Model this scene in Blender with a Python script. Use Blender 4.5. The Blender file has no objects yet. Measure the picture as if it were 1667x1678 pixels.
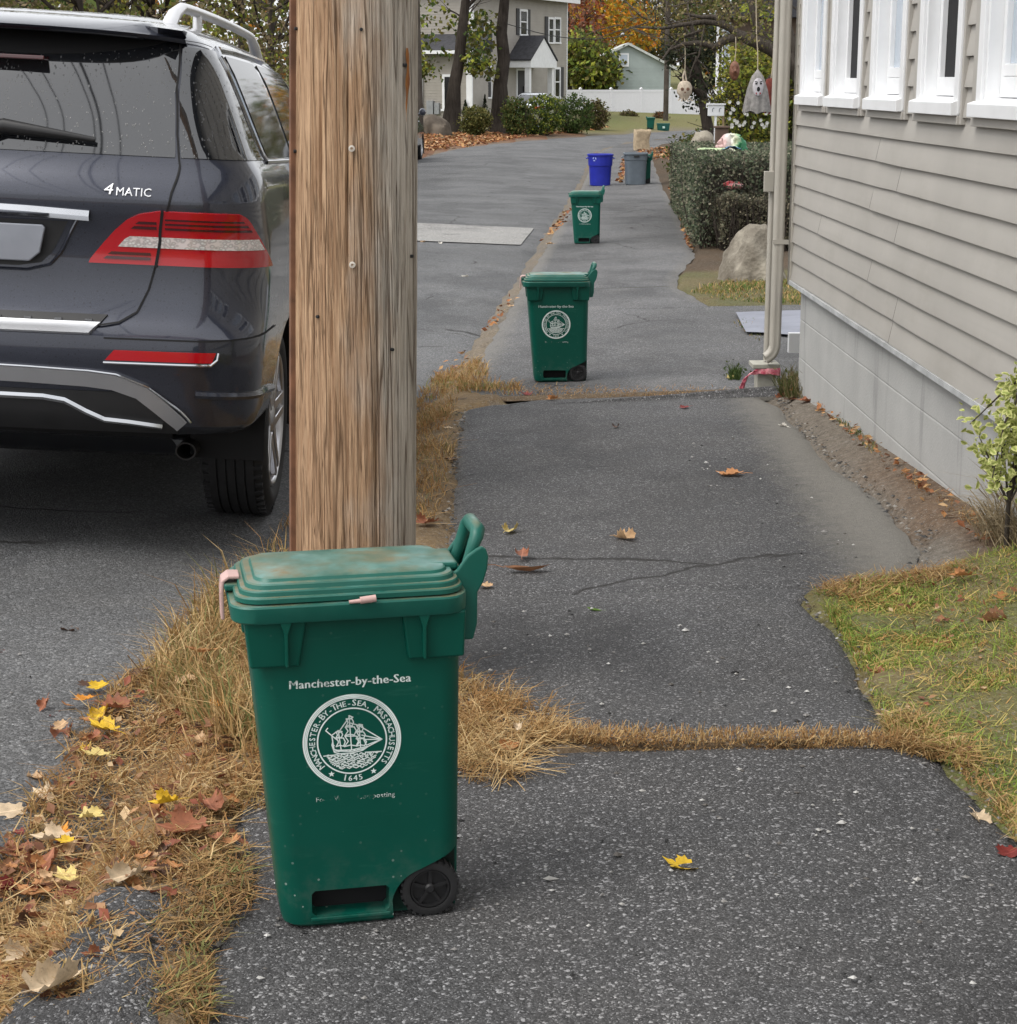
import bpy, bmesh, math, random
import numpy as np
from mathutils import Vector, Matrix, Euler
R = math.radians
C = bpy.context.scene.collection
SC = bpy.context.scene
rnd = random.Random(7)

# ---------------------------------------------------------------- camera
CAMZ = 1.42
F_PX, CX, CY, HX, HY = 3000.0, 833.5, 839.0, 796.0, 134.0
PITCH = math.atan((CY - HY) / F_PX)
YAW = math.atan((CX - HX) / F_PX * math.cos(PITCH))
cd = bpy.data.cameras.new('camera')
cd.sensor_fit = 'HORIZONTAL'; cd.sensor_width = 36.0
cd.lens = F_PX / 1667.0 * 36.0
cd.clip_start = 0.05; cd.clip_end = 2000
cam = bpy.data.objects.new('camera', cd); C.objects.link(cam)
cam.location = (0, 0, CAMZ)
cam.rotation_euler = (math.pi / 2 - PITCH, 0, -YAW)
SC.camera = cam

# ---------------------------------------------------------------- sky and sun (overcast)
SUN_EL, SUN_ROT = R(56), R(240)
w = bpy.data.worlds.new("World"); SC.world = w; w.use_nodes = True
wn, wl = w.node_tree.nodes, w.node_tree.links
sky = wn.new('ShaderNodeTexSky'); sky.sky_type = 'NISHITA'; sky.sun_disc = False
sky.sun_elevation = SUN_EL; sky.sun_rotation = SUN_ROT
sky.dust_density = 6.0; sky.air_density = 1.0; sky.ozone_density = 1.0
hs = wn.new('ShaderNodeHueSaturation'); hs.inputs['Saturation'].default_value = 0.2
wl.new(sky.outputs[0], hs.inputs['Color'])
ov = wn.new('ShaderNodeMix'); ov.data_type = 'RGBA'; ov.inputs[0].default_value = 0.6      # closed cloud layer evens out the sky
ov.inputs[7].default_value = (7.3, 7.4, 7.6, 1); wl.new(hs.outputs[0], ov.inputs[6])
wl.new(ov.outputs[2], wn['Background'].inputs['Color'])
wn['Background'].inputs['Strength'].default_value = 0.11
sd = bpy.data.lights.new('sun', 'SUN'); sd.energy = 0.8; sd.angle = R(30); sd.color = (1.0, 0.95, 0.88)
sun = bpy.data.objects.new('sun', sd); C.objects.link(sun)
# sky sun_rotation is measured clockwise from +Y; lamp shines along -Z
sdir = Vector((math.sin(SUN_ROT) * math.cos(SUN_EL), math.cos(SUN_ROT) * math.cos(SUN_EL), math.sin(SUN_EL)))
sun.rotation_euler = sdir.to_track_quat('Z', 'Y').to_euler()
SC.view_settings.view_transform = 'Standard'; SC.view_settings.look = 'None'
SC.view_settings.exposure = 1.02; SC.view_settings.gamma = 1.0
SC.cycles.use_denoising = True
SC.cycles.max_bounces = 6; SC.cycles.transparent_max_bounces = 12
SC.cycles.sample_clamp_indirect = 8

# ---------------------------------------------------------------- points read off the photograph -> 3-D
def ray(px, py):
    u = (px - CX) / F_PX; v = -(py - CY) / F_PX
    c, s = math.cos(PITCH), math.sin(PITCH)
    a, b, d = u, c + v * s, -s + v * c
    cy, sy = math.cos(YAW), math.sin(YAW)
    return Vector((a * cy + b * sy, -a * sy + b * cy, d))
def at(px, py, Y):
    r = ray(px, py); r = r * (Y / r.y)
    return Vector((r.x, r.y, r.z + CAMZ))

def interp(t, pts):
    if t <= pts[0][0]: return pts[0][1]
    for (a, va), (b, vb) in zip(pts, pts[1:]):
        if t <= b: return va + (vb - va) * (t - a) / (b - a)
    return pts[-1][1]
ZB = [(-8, .17), (0, .09), (2.94, 0), (6.4, -.135), (10.65, -.30), (22.3, -.49), (40.3, -.78), (62, -.86), (85, -.90), (115, -.88), (160, -.4), (400, 4), (900, 8)]
def zb(Y): return interp(Y, ZB)
def sx(Y):
    d = max(0.0, min(Y, 96.0) - 62.0)
    return .075 * Y + .009 * d * d + (max(0.0, Y - 96.0) * .4)
def sm(t): t = max(0.0, min(1.0, t)); return t * t * (3 - 2 * t)
def gz(X, Y):
    u = X - sx(Y); b = zb(Y)
    if u > -1.05:
        z = b + .03 * (min(u, 1.4) + .42)
        if Y < 14:
            z += .08 * sm((u - .82) / .36) * (1 - sm((Y - 9.3) / 3))
        z -= .06 * sm((-.90 - u) / .15)
        if u > 1.5: z += .05 * sm((u - 1.5) / 3)
        return z
    z = b - .085 + .035 * min(-1.05 - u, 2.7) - .035 * max(0.0, min(-3.75 - u, 2.75))
    if u < -6.5: z += .05 * sm((-6.5 - u) / .3) + .05 * min(-6.5 - u, 18)
    return z
def G(px, py, dz=0.0):
    r = ray(px, py); Y = 1.0; st = 0.25
    while Y < 300:
        p = r * (Y / r.y)
        if p.z + CAMZ < gz(p.x, Y) + dz:
            lo, hi = Y - st, Y
            for _ in range(24):
                m = (lo + hi) / 2; p = r * (m / r.y)
                if p.z + CAMZ < gz(p.x, m) + dz: hi = m
                else: lo = m
            p = r * (hi / r.y); return Vector((p.x, hi, p.z + CAMZ))
        Y += st; st = max(.25, Y * .01)
    return at(px, py, 300)

# ---------------------------------------------------------------- mesh builder
class MB:
    def __init__(s): s.v = []; s.f = []; s.c = []; s.m = []; s.cur = 0
    def add(s, vs, fs, col=None, mi=None):
        o = len(s.v); s.v += [tuple(p) for p in vs]
        s.f += [tuple(i + o for i in f) for f in fs]
        s.m += [s.cur if mi is None else mi] * len(fs)
        if col is not None: s.c += [col] * len(vs)
        return s
    def box(s, x0, x1, y0, y1, z0, z1, M=None):
        vs = [Vector((x, y, z)) for x in (x0, x1) for y in (y0, y1) for z in (z0, z1)]
        if M is not None: vs = [M @ p for p in vs]
        return s.add(vs, [(0, 1, 3, 2), (4, 6, 7, 5), (0, 4, 5, 1), (2, 3, 7, 6), (0, 2, 6, 4), (1, 5, 7, 3)])
    def tube(s, pts, rad, n=8, cap=True, col=None):
        pts = [Vector(p) for p in pts]
        if not hasattr(rad, '__len__'): rad = [rad] * len(pts)
        vs = []; fs = []; ref = None
        for i, p in enumerate(pts):
            t = (pts[min(i + 1, len(pts) - 1)] - pts[max(i - 1, 0)])
            t = t.normalized() if t.length > 1e-9 else Vector((0, 0, 1))
            if ref is None: ref = t.orthogonal().normalized()
            ref = (ref - t * ref.dot(t)); ref = ref.normalized() if ref.length > 1e-6 else t.orthogonal().normalized()
            b = t.cross(ref)
            for k in range(n):
                a = 2 * math.pi * k / n
                vs.append(p + (ref * math.cos(a) + b * math.sin(a)) * rad[i])
        for i in range(len(pts) - 1):
            for k in range(n):
                fs.append((i * n + k, i * n + (k + 1) % n, (i + 1) * n + (k + 1) % n, (i + 1) * n + k))
        if cap: fs.append(tuple(range(n - 1, -1, -1))); fs.append(tuple((len(pts) - 1) * n + k for k in range(n)))
        return s.add(vs, fs, col)
    def lathe(s, prof, n=24, M=None, closed=False):
        vs = []; fs = []; m = len(prof)
        for k in range(n):
            a = 2 * math.pi * k / n
            for r, z in prof:
                p = Vector((r * math.cos(a), r * math.sin(a), z))
                vs.append(M @ p if M is not None else p)
        for k in range(n):
            for i in range(m if closed else m - 1):
                j = (i + 1) % m
                fs.append((k * m + i, ((k + 1) % n) * m + i, ((k + 1) % n) * m + j, k * m + j))
        return s.add(vs, fs)
    def prism(s, poly, d0, d1, M=None):
        n = len(poly)
        vs = [Vector((x, y, d0)) for x, y in poly] + [Vector((x, y, d1)) for x, y in poly]
        if M is not None: vs = [M @ p for p in vs]
        return s.add(vs, [tuple(range(n - 1, -1, -1)), tuple(range(n, 2 * n))] + [(i, (i + 1) % n, (i + 1) % n + n, i + n) for i in range(n)])
    def grid(s, rows, close_u=False, col=None):
        nu = len(rows[0]); vs = [p for r in rows for p in r]; fs = []
        for i in range(len(rows) - 1):
            for k in range(nu if close_u else nu - 1):
                fs.append((i * nu + k, i * nu + (k + 1) % nu, (i + 1) * nu + (k + 1) % nu, (i + 1) * nu + k))
        return s.add(vs, fs, col)
    def build(s, name, mat, parent=None, smooth=None, bevel=None, solid=None, wn=False):
        me = bpy.data.meshes.new(name)
        me.from_pydata(s.v, [], s.f)
        mats = mat if isinstance(mat, (list, tuple)) else [mat]
        for m in mats: me.materials.append(m)
        if len(mats) > 1: me.polygons.foreach_set('material_index', s.m)
        if s.c and len(s.c) == len(s.v):
            ca = me.color_attributes.new('Col', 'FLOAT_COLOR', 'POINT')
            a = np.ones((len(s.v), 4), dtype=np.float32); a[:, :3] = np.array(s.c, dtype=np.float32)
            ca.data.foreach_set('color', a.ravel())
        me.validate(); me.update()
        if smooth is not None:
            me.shade_smooth(); me.set_sharp_from_angle(angle=R(smooth))
        o = bpy.data.objects.new(name, me); C.objects.link(o)
        if parent is not None: o.parent = parent
        if solid:
            md = o.modifiers.new('solid', 'SOLIDIFY'); md.thickness = solid; md.offset = 0
        if bevel:
            md = o.modifiers.new('bevel', 'BEVEL'); md.width = bevel; md.segments = 2; md.limit_method = 'ANGLE'; md.angle_limit = R(40)
        return o
def fixn(o):
    bm = bmesh.new(); bm.from_mesh(o.data); bmesh.ops.recalc_face_normals(bm, faces=bm.faces); bm.to_mesh(o.data); bm.free(); return o
def tag(o, label=None, cat=None, group=None, kind=None):
    if label: o['label'] = label
    if cat: o['category'] = cat
    if group: o['group'] = group
    if kind: o['kind'] = kind
    return o
def empty(name, loc, rz=0.0, label=None, cat=None, group=None):
    o = bpy.data.objects.new(name, None); C.objects.link(o); o.location = loc; o.rotation_euler = (0, 0, rz)
    o.empty_display_size = .1
    return tag(o, label, cat, group)
def copy_tree(o, parent=None):
    c = o.copy(); C.objects.link(c)
    if parent is not None: c.parent = parent
    for ch in list(o.children): copy_tree(ch, c)
    return c
def apply_mods(o):
    dg = bpy.context.evaluated_depsgraph_get()
    me = bpy.data.meshes.new_from_object(o.evaluated_get(dg)); o.modifiers.clear(); o.data = me; return o

# ---------------------------------------------------------------- materials
class N:
    """small node-graph helper"""
    def __init__(s, name):
        s.mat = bpy.data.materials.new(name); s.mat.use_nodes = True
        s.t = s.mat.node_tree; s.n = s.t.nodes; s.l = s.t.links
        s.b = s.n['Principled BSDF']; s.out = s.n['Material Output']; s._co = None
    def node(s, typ, ins=None, **kw):
        nd = s.n.new(typ)
        for k, v in kw.items(): setattr(nd, k, v)
        for k, v in (ins or {}).items(): s.put(nd.inputs[k], v)
        return nd
    def put(s, sock, v):
        if isinstance(v, bpy.types.NodeSocket): s.l.new(v, sock)
        else: sock.default_value = (v[0], v[1], v[2], 1) if (hasattr(v, '__len__') and len(v) == 3 and sock.type == 'RGBA') else v
    def co(s, kind='Object'):
        if s._co is None: s._co = s.node('ShaderNodeTexCoord')
        return s._co.outputs[kind]
    def map(s, scale, kind='Object', loc=(0, 0, 0)):
        return s.node('ShaderNodeMapping', {'Vector': s.co(kind), 'Scale': scale, 'Location': loc}).outputs[0]
    def noise(s, scale=5., detail=4., rough=.55, vec=None, out=0, dist=0.):
        return s.node('ShaderNodeTexNoise', {'Vector': vec if vec is not None else s.co(), 'Scale': scale, 'Detail': detail, 'Roughness': rough, 'Distortion': dist}).outputs[out]
    def vor(s, scale, vec=None, feature='F1', out='Distance', rnd_=1.0):
        return s.node('ShaderNodeTexVoronoi', {'Vector': vec if vec is not None else s.co(), 'Scale': scale, 'Randomness': rnd_}, feature=feature).outputs[out]
    def ramp(s, fac, stops, interp='LINEAR'):
        nd = s.node('ShaderNodeValToRGB', {'Fac': fac}); cr = nd.color_ramp; cr.interpolation = interp
        while len(cr.elements) < len(stops): cr.elements.new(.5)
        for e, (p, c) in zip(cr.elements, stops):
            e.position = p; c = (c, c, c) if not hasattr(c, '__len__') else c; e.color = (*c, 1)
        return nd.outputs[0]
    def mix(s, fac, a, b, blend='MIX'):
        nd = s.node('ShaderNodeMix', data_type='RGBA', blend_type=blend)
        s.put(nd.inputs[0], fac); s.put(nd.inputs[6], a); s.put(nd.inputs[7], b); return nd.outputs[2]
    def math(s, op, a, b=0.0, clamp=False):
        nd = s.node('ShaderNodeMath', operation=op, use_clamp=clamp); s.put(nd.inputs[0], a); s.put(nd.inputs[1], b); return nd.outputs[0]
    def sep(s, vec):
        return s.node('ShaderNodeSeparateXYZ', {'Vector': vec}).outputs
    def attr(s, name='Col'):
        return s.node('ShaderNodeAttribute', attribute_name=name).outputs['Color']
    def bump(s, h, strength=.3, dist=.01):
        b = s.node('ShaderNodeBump', {'Height': h, 'Strength': strength, 'Distance': dist}); s.l.new(b.outputs[0], s.b.inputs['Normal']); return b
    def set(s, **kw):
        for k, v in kw.items(): s.put(s.b.inputs[k.replace('_', ' ')], v)
        return s
def plain(name, col, rough=.6, metal=0., var=.12, scale=8., coat=0., bump=0., bscale=60.):
    m = N(name); f = m.noise(scale, 5)
    c = m.mix(m.ramp(f, [(.3, 0), (.7, 1)]), tuple(x * (1 - var) for x in col), tuple(min(1, x * (1 + var)) for x in col))
    m.set(Base_Color=c, Roughness=rough, Metallic=metal, Coat_Weight=coat)
    if bump: m.bump(m.noise(bscale, 3), bump, .004)
    return m.mat

def asphalt(name, base=.075, fleck=.42, amount=.90, tint=(1, 1, 1.03), warm=.0, sc=150., wet=.35, rough=.82, dust=False, cracks=.9):
    m = N(name)
    big = m.noise(.55, 5, .6); mid = m.noise(3.2, 5, .65)
    v1 = m.node('ShaderNodeTexVoronoi', {'Vector': m.co(), 'Scale': sc}); v2 = m.node('ShaderNodeTexVoronoi', {'Vector': m.co(), 'Scale': sc * 2.1})
    r1 = m.node('ShaderNodeSeparateColor', {'Color': v1.outputs['Color']}).outputs[0]
    r2 = m.node('ShaderNodeSeparateColor', {'Color': v2.outputs['Color']}).outputs[1]
    b = base
    c1 = m.ramp(r1, [(0, b * .35), (.45, b * .85), (.75, b * 1.25), (amount - .01, b * 2.0), (amount + .02, fleck * .7), (1, fleck)])
    c2 = m.ramp(r2, [(0, b * .4), (.6, b), (.88, b * 1.7), (.97, fleck * .6), (1, fleck * .8)])
    c = m.mix(.5, c1, c2)
    c = m.mix(m.ramp(big, [(.35, 0), (.65, 1)]), m.mix(1., c, tuple(1 - wet for _ in range(3)), 'MULTIPLY'), c)
    c = m.mix(m.ramp(mid, [(.3, 0), (.75, .5)]), c, m.mix(1., c, (1.25, 1.2, 1.12), 'MULTIPLY'))
    st = m.noise(.9, 6, .68, m.map((1., .55, 1.), loc=(3.1, 7.7, 0)))
    c = m.mix(m.ramp(st, [(.50, 0), (.60, .55), (.72, .65)]), c, m.mix(1., c, (.52, .52, .53), 'MULTIPLY'))
    wob = m.node('ShaderNodeVectorMath', {0: m.co(), 1: m.node('ShaderNodeVectorMath', {0: m.noise(2.2, 4, .6, out=1), 1: (.34, .34, 0)}, operation='MULTIPLY').outputs[0]}, operation='ADD').outputs[0]
    ck = m.vor(.62, vec=wob, feature='DISTANCE_TO_EDGE'); ckm = m.math('MULTIPLY', m.ramp(ck, [(.0, 1), (.0042, .8), (.0075, 0)]), m.ramp(m.noise(.8, 3, .5, m.map((1, 1, 1), loc=(9, 2, 0))), [(.50, 0), (.56, cracks)]))
    c = m.mix(ckm, c, (.018, .016, .014))
    c = m.mix(1., c, tint, 'MULTIPLY')
    if dust:
        dm = m.sep(m.attr())[0]; df = m.ramp(m.math('ADD', dm, m.math('MULTIPLY', m.math('SUBTRACT', m.noise(16, 6, .7), .5), .9)), [(.22, 0), (.85, .92)])
        c = m.mix(df, c, m.mix(m.noise(60, 4, .7), (.10, .095, .085), (.25, .235, .205)))
    m.set(Base_Color=c, Roughness=rough, Specular_IOR_Level=.35)
    h = m.math('ADD', m.math('MULTIPLY', v1.outputs['Distance'], -1.), m.math('MULTIPLY', v2.outputs['Distance'], -.5))
    m.bump(m.math('SUBTRACT', h, m.math('MULTIPLY', ckm, 2.)), .55, .006)
    return m.mat

M = {}
M['walk_near'] = asphalt('walk_asphalt', .066, .58, .93, wet=.28, cracks=.6, sc=185.)
M['walk_mid'] = asphalt('walk_asphalt_mid', .082, .50, .92, sc=190., wet=.38, dust=True)
M['walk_far'] = asphalt('walk_asphalt_far', .110, .5, .93, tint=(1, 1, 1.02), wet=.42, dust=True)
M['road'] = asphalt('road_asphalt', .115, .40, .94, tint=(.98, 1., 1.03), wet=.3, sc=130)
M['patch'] = asphalt('road_patch', .26, .45, .95, tint=(1, .99, .96), wet=.12, sc=80)
def attr_mat(name, rough=.85, trans=.0, nscale=0., spec=.25):
    m = N(name); c = m.attr()
    if nscale:
        c = m.mix(m.noise(nscale, 4), m.mix(1., c, (.6, .6, .6), 'MULTIPLY'), m.mix(1., c, (1.35, 1.35, 1.35), 'MULTIPLY'))
    m.set(Base_Color=c, Roughness=rough, Specular_IOR_Level=spec)
    if trans:
        tr = m.node('ShaderNodeBsdfTranslucent', {'Color': c}); mx = m.node('ShaderNodeMixShader', {'Fac': trans})
        m.l.new(m.b.outputs[0], mx.inputs[1]); m.l.new(tr.outputs[0], mx.inputs[2]); m.l.new(mx.outputs[0], m.out.inputs[0])
    return m.mat
M['foliage'] = attr_mat('foliage_leaves', .7, .3)
M['grass'] = attr_mat('grass_blades', .75, .25)
M['leaf'] = attr_mat('fallen_leaf', .6, .12, 55.)
def ground_mat():
    m = N('ground_soil'); c = m.attr()
    n = m.noise(30, 6, .7); n2 = m.noise(5, 5, .6); g = m.vor(160, out='Distance')
    c = m.mix(m.ramp(n, [(.3, 0), (.7, 1)]), m.mix(1., c, (.55, .52, .5), 'MULTIPLY'), m.mix(1., c, (1.3, 1.3, 1.3), 'MULTIPLY'))
    c = m.mix(m.ramp(n2, [(.35, 0), (.7, .5)]), c, m.mix(1., c, (.75, .68, .6), 'MULTIPLY'))
    gc = m.node('ShaderNodeSeparateColor', {'Color': m.vor(170, out='Color')}).outputs[0]; gf = m.node('ShaderNodeSeparateColor', {'Color': m.vor(420, out='Color')}).outputs[1]
    c = m.mix(m.ramp(gc, [(.0, 0), (.88, .08), (.94, .45), (1, .6)]), c, (.28, .26, .23)); c = m.mix(m.ramp(gf, [(0, .55), (.35, 0)]), c, (.05, .042, .034))
    m.set(Base_Color=c, Roughness=.95, Specular_IOR_Level=.1); m.bump(m.math('ADD', n, m.math('MULTIPLY', g, -1.)), .35, .008); return m.mat
M['ground'] = ground_mat()
def bark(name, a, b, sc=1.):
    m = N(name); v = m.map((14 * sc, 14 * sc, 2.2 * sc)); n = m.noise(1., 6, .7, v); n2 = m.noise(1.2, 3)
    c = m.mix(m.ramp(n, [(.3, 0), (.7, 1)]), a, b); c = m.mix(m.ramp(n2, [(.45, 0), (.7, .5)]), c, tuple(x * 1.5 for x in b))
    m.set(Base_Color=c, Roughness=.95, Specular_IOR_Level=.1); m.bump(n, .8, .03); return m.mat
M['bark'] = bark('bark_dark', (.018, .014, .012), (.06, .05, .042))
M['bark_grey'] = bark('bark_grey', (.035, .028, .022), (.11, .095, .08), 3)
def stone(name, a, b, sc=6.):
    m = N(name); n = m.noise(sc, 8, .7); n2 = m.noise(sc * .4, 3); v = m.vor(sc * 6)
    c = m.mix(m.ramp(n, [(.3, 0), (.7, 1)]), a, b); c = m.mix(m.ramp(n2, [(.5, 0), (.62, .7)]), c, tuple(min(1, x * 1.7) for x in b))
    m.set(Base_Color=c, Roughness=.92, Specular_IOR_Level=.2); m.bump(m.math('ADD', n, m.math('MULTIPLY', v, .4)), .8, .02); return m.mat
# ================================================================ GROUND, ROAD, SIDEWALK
SEAMS = []
def hash2(x, y): 
    v = math.sin(x * 127.1 + y * 311.7) * 43758.5453; return v - math.floor(v)
def vnoise(x, y):
    xi, yi = math.floor(x), math.floor(y); fx, fy = x - xi, y - yi
    fx = fx * fx * (3 - 2 * fx); fy = fy * fy * (3 - 2 * fy)
    a = hash2(xi, yi); b = hash2(xi + 1, yi); c = hash2(xi, yi + 1); d = hash2(xi + 1, yi + 1)
    return a + (b - a) * fx + (c - a) * fy + (a - b - c + d) * fx * fy
def lerp3(a, b, t): return tuple(x + (y - x) * t for x, y in zip(a, b))

WL = [(-3, -.60), (2.7, -.45), (3.1, -.48), (3.55, -.52), (4.0, -.34), (4.3, -.40), (5.3, -.30), (6.2, -.13), (8, -.14), (9.6, -.13), (9.95, .12), (10.5, -.12), (11, -.125), (62, 3.7), (70, 4.88), (80, 7.97), (95, 15.9)]
WR = [(-3, .95), (2.7, 1.05), (3.4, .99), (3.8, 1.0), (4.0, .92), (4.15, .91), (4.5, .96), (5.0, .94), (5.2, .92), (5.40, 1.28), (5.75, 1.42), (7.3, 1.46), (9, 1.50), (9.5, 1.55), (9.75, 1.5), (9.76, 7), (14.6, 7), (14.65, 1.8), (16.5, 1.72), (18, 1.9), (20, 2.28), (23, 2.54), (31, 3.13), (40, 3.8), (62, 5.45), (70, 6.6), (95, 17)]
def walk_sheet(name, Y0, Y1, mat, lift=0.0, step=.06, slant=0.0, nx=40, seam_noise=.008):
    mb = MB(); rows = []
    n = max(3, int((Y1 - Y0) / step)); 
    for i in range(n + 1):
        Y = Y0 + (Y1 - Y0) * i / n
        l = interp(Y, WL) + .05 * (vnoise(Y * 6, 1.3) - .5) + .02 * (vnoise(Y * 25, 3.1) - .5)
        r = interp(Y, WR) + (.05 * (vnoise(Y * 6, 9.3) - .5) if interp(Y, WR) < 3 else 0)
        row = []
        for k in range(nx + 1):
            t = k / nx; X = l + (r - l) * t
            yy = Y + slant * (X - .3) + (seam_noise * (vnoise(X * 9, Y0 + i) - .5) if i in (0, n) else 0)
            z = gz(X, yy) + lift + .012 * (vnoise(X * 1.7, yy * 1.7) - .5)
            if k in (0, nx): z -= .022
            elif k in (1, nx - 1): z -= .003
            if i in (0, n): z -= .01
            row.append((X, yy, z))
        rows.append(row)
    mb.grid(rows)
    for (X, Y, z) in [p for rw in rows for p in rw]:
        d = 0.
        if 5.2 < Y < 10.2: d = sm((X - .90 - .05 * (Y - 5.4)) / .45) if Y < 9.75 else .35 * sm((X - 1.1) / .4)
        if Y < 12: d = max(d, .45 * sm((interp(Y, WL) + .10 - X) / .10))
        if Y > 10: d = max(d, .6 * sm((-.70 - (X - sx(Y))) / .2), .5 * sm((X - interp(Y, WR) + .25) / .25) if Y > 15 else 0)
        mb.c.append((d, d, d))
    o = mb.build(name, mat, smooth=60); tag(o, kind='structure'); return o

def build_ground():
    def axis(lo, hi, dense0, dense1, d, g=1.25):
        a = list(np.arange(dense0, dense1 + 1e-6, d)); s = d; x = dense1
        while x < hi: s *= g; x += s; a.append(min(x, hi))
        s = d; x = dense0; pre = []
        while x > lo: s *= g; x -= s; pre.append(max(x, lo))
        return pre[::-1] + a
    Xs = axis(-160, 220, -3, 3.2, .06); Ys = axis(-30, 700, 1.5, 13, .07, 1.06)
    mb = MB(); rows = []; cols = []
    straw = (.24, .17, .09); soil = (.11, .08, .052); sand = (.185, .172, .150); lawn = (.10, .095, .04)
    for Y in Ys:
        row = []
        for X in Xs:
            u = X - sx(Y); z = gz(X, Y)
            l, r = interp(Y, WL), interp(Y, WR)
            if -6.45 < u < -1.08 or (l - .02 < X < r + .02 and Y < 90): z -= .035
            if -1.08 <= u and X < l and Y < 12: z += .03 * vnoise(X * 7, Y * 7) - .006
            if X > r and Y < 5.3: z += .03 * vnoise(X * 5, Y * 5)
            n = vnoise(X * 3, Y * 3)
            if u < -6.5:
                c = lerp3((.17, .075, .035), (.085, .075, .035), sm((-6.5 - u - 1.2 + n) / 2.5))
                if u < -11: c = lerp3(c, (.09, .10, .035), .6)
                if Y > 84: c = lerp3(c, lerp3((.13, .155, .045), (.17, .155, .06), n), sm((Y - 84) / 6))
            elif X <= l + .02 or u < -.9:
                c = lerp3(soil, straw, .35 + .65 * n) if Y < 12 else lerp3((.15, .142, .13), (.20, .165, .12), n)
            elif Y < 5.4: c = lerp3((.20, .16, .08), (.13, .145, .05), n)
            elif Y < 9.9:
                c = lerp3(sand, lerp3((.17, .15, .125), (.15, .10, .065), sm((8.2 - Y) / 2.2)), sm((X - 1.44 + .16 * n) / .18))
            elif Y < 18: c = lerp3((.15, .12, .06), (.09, .10, .035), n)
            elif Y < 95: c = lerp3((.06, .045, .03), (.09, .06, .035), n)
            else: c = lerp3((.13, .155, .045), (.17, .155, .06), n)
            row.append((X, Y, z)); cols.append(c)
        rows.append(row)
    mb.grid(rows); mb.c = cols
    o = mb.build('ground', M['ground'], smooth=80); tag(o, kind='structure')
build_ground()

def build_road():
    mb = MB(); rows = []
    Y = -12.0
    while Y < 135:
        row = []
        for k in range(41):
            u = -6.5 + (6.5 - 1.06) * k / 40
            if k == 40: u += .05 * (vnoise(Y * 5, 2.2) - .5)
            if k == 0: u += .2 * (vnoise(Y * 1.3, 4.2) - .5)
            X = u + sx(Y); z = gz(X, Y) + .012 * (vnoise(X * 1.1, Y * 1.1) - .5)
            if k in (0, 40): z -= .03
            row.append((X, Y, z))
        rows.append(row); Y += .12 if 1 < Y < 14 else .6
    mb.grid(rows); tag(mb.build('road', M['road'], smooth=60), kind='structure')
    # pale repair strip laid across the carriageway
    mb = MB(); rows = []
    a0, a1 = G(640, 362).y, G(640, 392).y; b0, b1 = G(905, 375).y, G(905, 394).y
    for i in range(13):
        row = []
        for k in range(31):
            t = k / 30; f = i / 12; ya = a1 + (b1 - a1) * t; yb = a0 + (b0 - a0) * t
            yy = ya + (yb - ya) * f + .05 * (vnoise(t * 22, f * 3) - .5)
            X = sx(yy) - 6.3 + 5.0 * t; row.append((X, yy, gz(X, yy) + .012 + .012 * (vnoise(X * 1.1, yy * 1.1) - .5)))
        rows.append(row)
    mb.grid(rows); tag(mb.build('road_patch', M['patch'], smooth=60), kind='structure')
build_road()

SEAM1 = G(1180, 1216).y; SEAM2 = G(1000, 966).y; SEAM3 = G(1000, 646).y; SEAM4 = G(1060, 468).y
walk_sheet('sidewalk', -3, SEAM1 - .018, M['walk_near'], slant=-.03, seam_noise=.03)
walk_sheet('sidewalk', SEAM1 + .018, SEAM2 - .004, M['walk_mid'], slant=-.03, seam_noise=.012)
walk_sheet('sidewalk', SEAM2 + .004, SEAM3 - .03, M['walk_mid'], lift=-.006, seam_noise=.01)
walk_sheet('sidewalk', SEAM3 + .03, SEAM4 - .01, M['walk_far'], step=.12, seam_noise=.02, nx=60)
walk_sheet('sidewalk', SEAM4 + .01, 92, M['walk_far'], step=.3, nx=24)

# asphalt lump of the old kerb at the near left corner
def berm():
    mb = MB(); rows = []
    for i in range(41):
        Y = 2.2 + (3.25 - 2.2) * i / 40; row = []
        for k in range(17):
            t = k / 16; X = -.80 + .33 * t + .03 * (vnoise(Y * 9, k * .3) - .5) + (Y - 2.7) * -.12
            h = math.sin(math.pi * t) ** .6 * .045 * (.6 + .8 * vnoise(X * 12, Y * 12)) * sm((3.22 - Y) / .25)
            row.append((X, Y, gz(X, Y) - .012 + h))
        rows.append(row)
    mb.grid(rows); tag(mb.build('kerb', M['walk_near'], smooth=60), kind='structure')
berm()

# earth filled joints between the sidewalk panels
mb = MB()
for Ys, sl, wd in ((SEAM1, -.03, .028), (SEAM3, 0, .07)):
    rows = []
    for k in range(41):
        X = -.55 + 1.9 * k / 40; yy = Ys + sl * (X - .3); rows.append([(X, yy + d * wd, gz(X, yy + d * wd) + (.004 if abs(d) < .5 else -.012)) for d in (-1, -.4, .4, 1)])
    mb.grid(rows)
mb.c = [(.13, .095, .06)] * len(mb.v); tag(mb.build('joint_soil', M['ground'], smooth=60), kind='structure')

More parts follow.
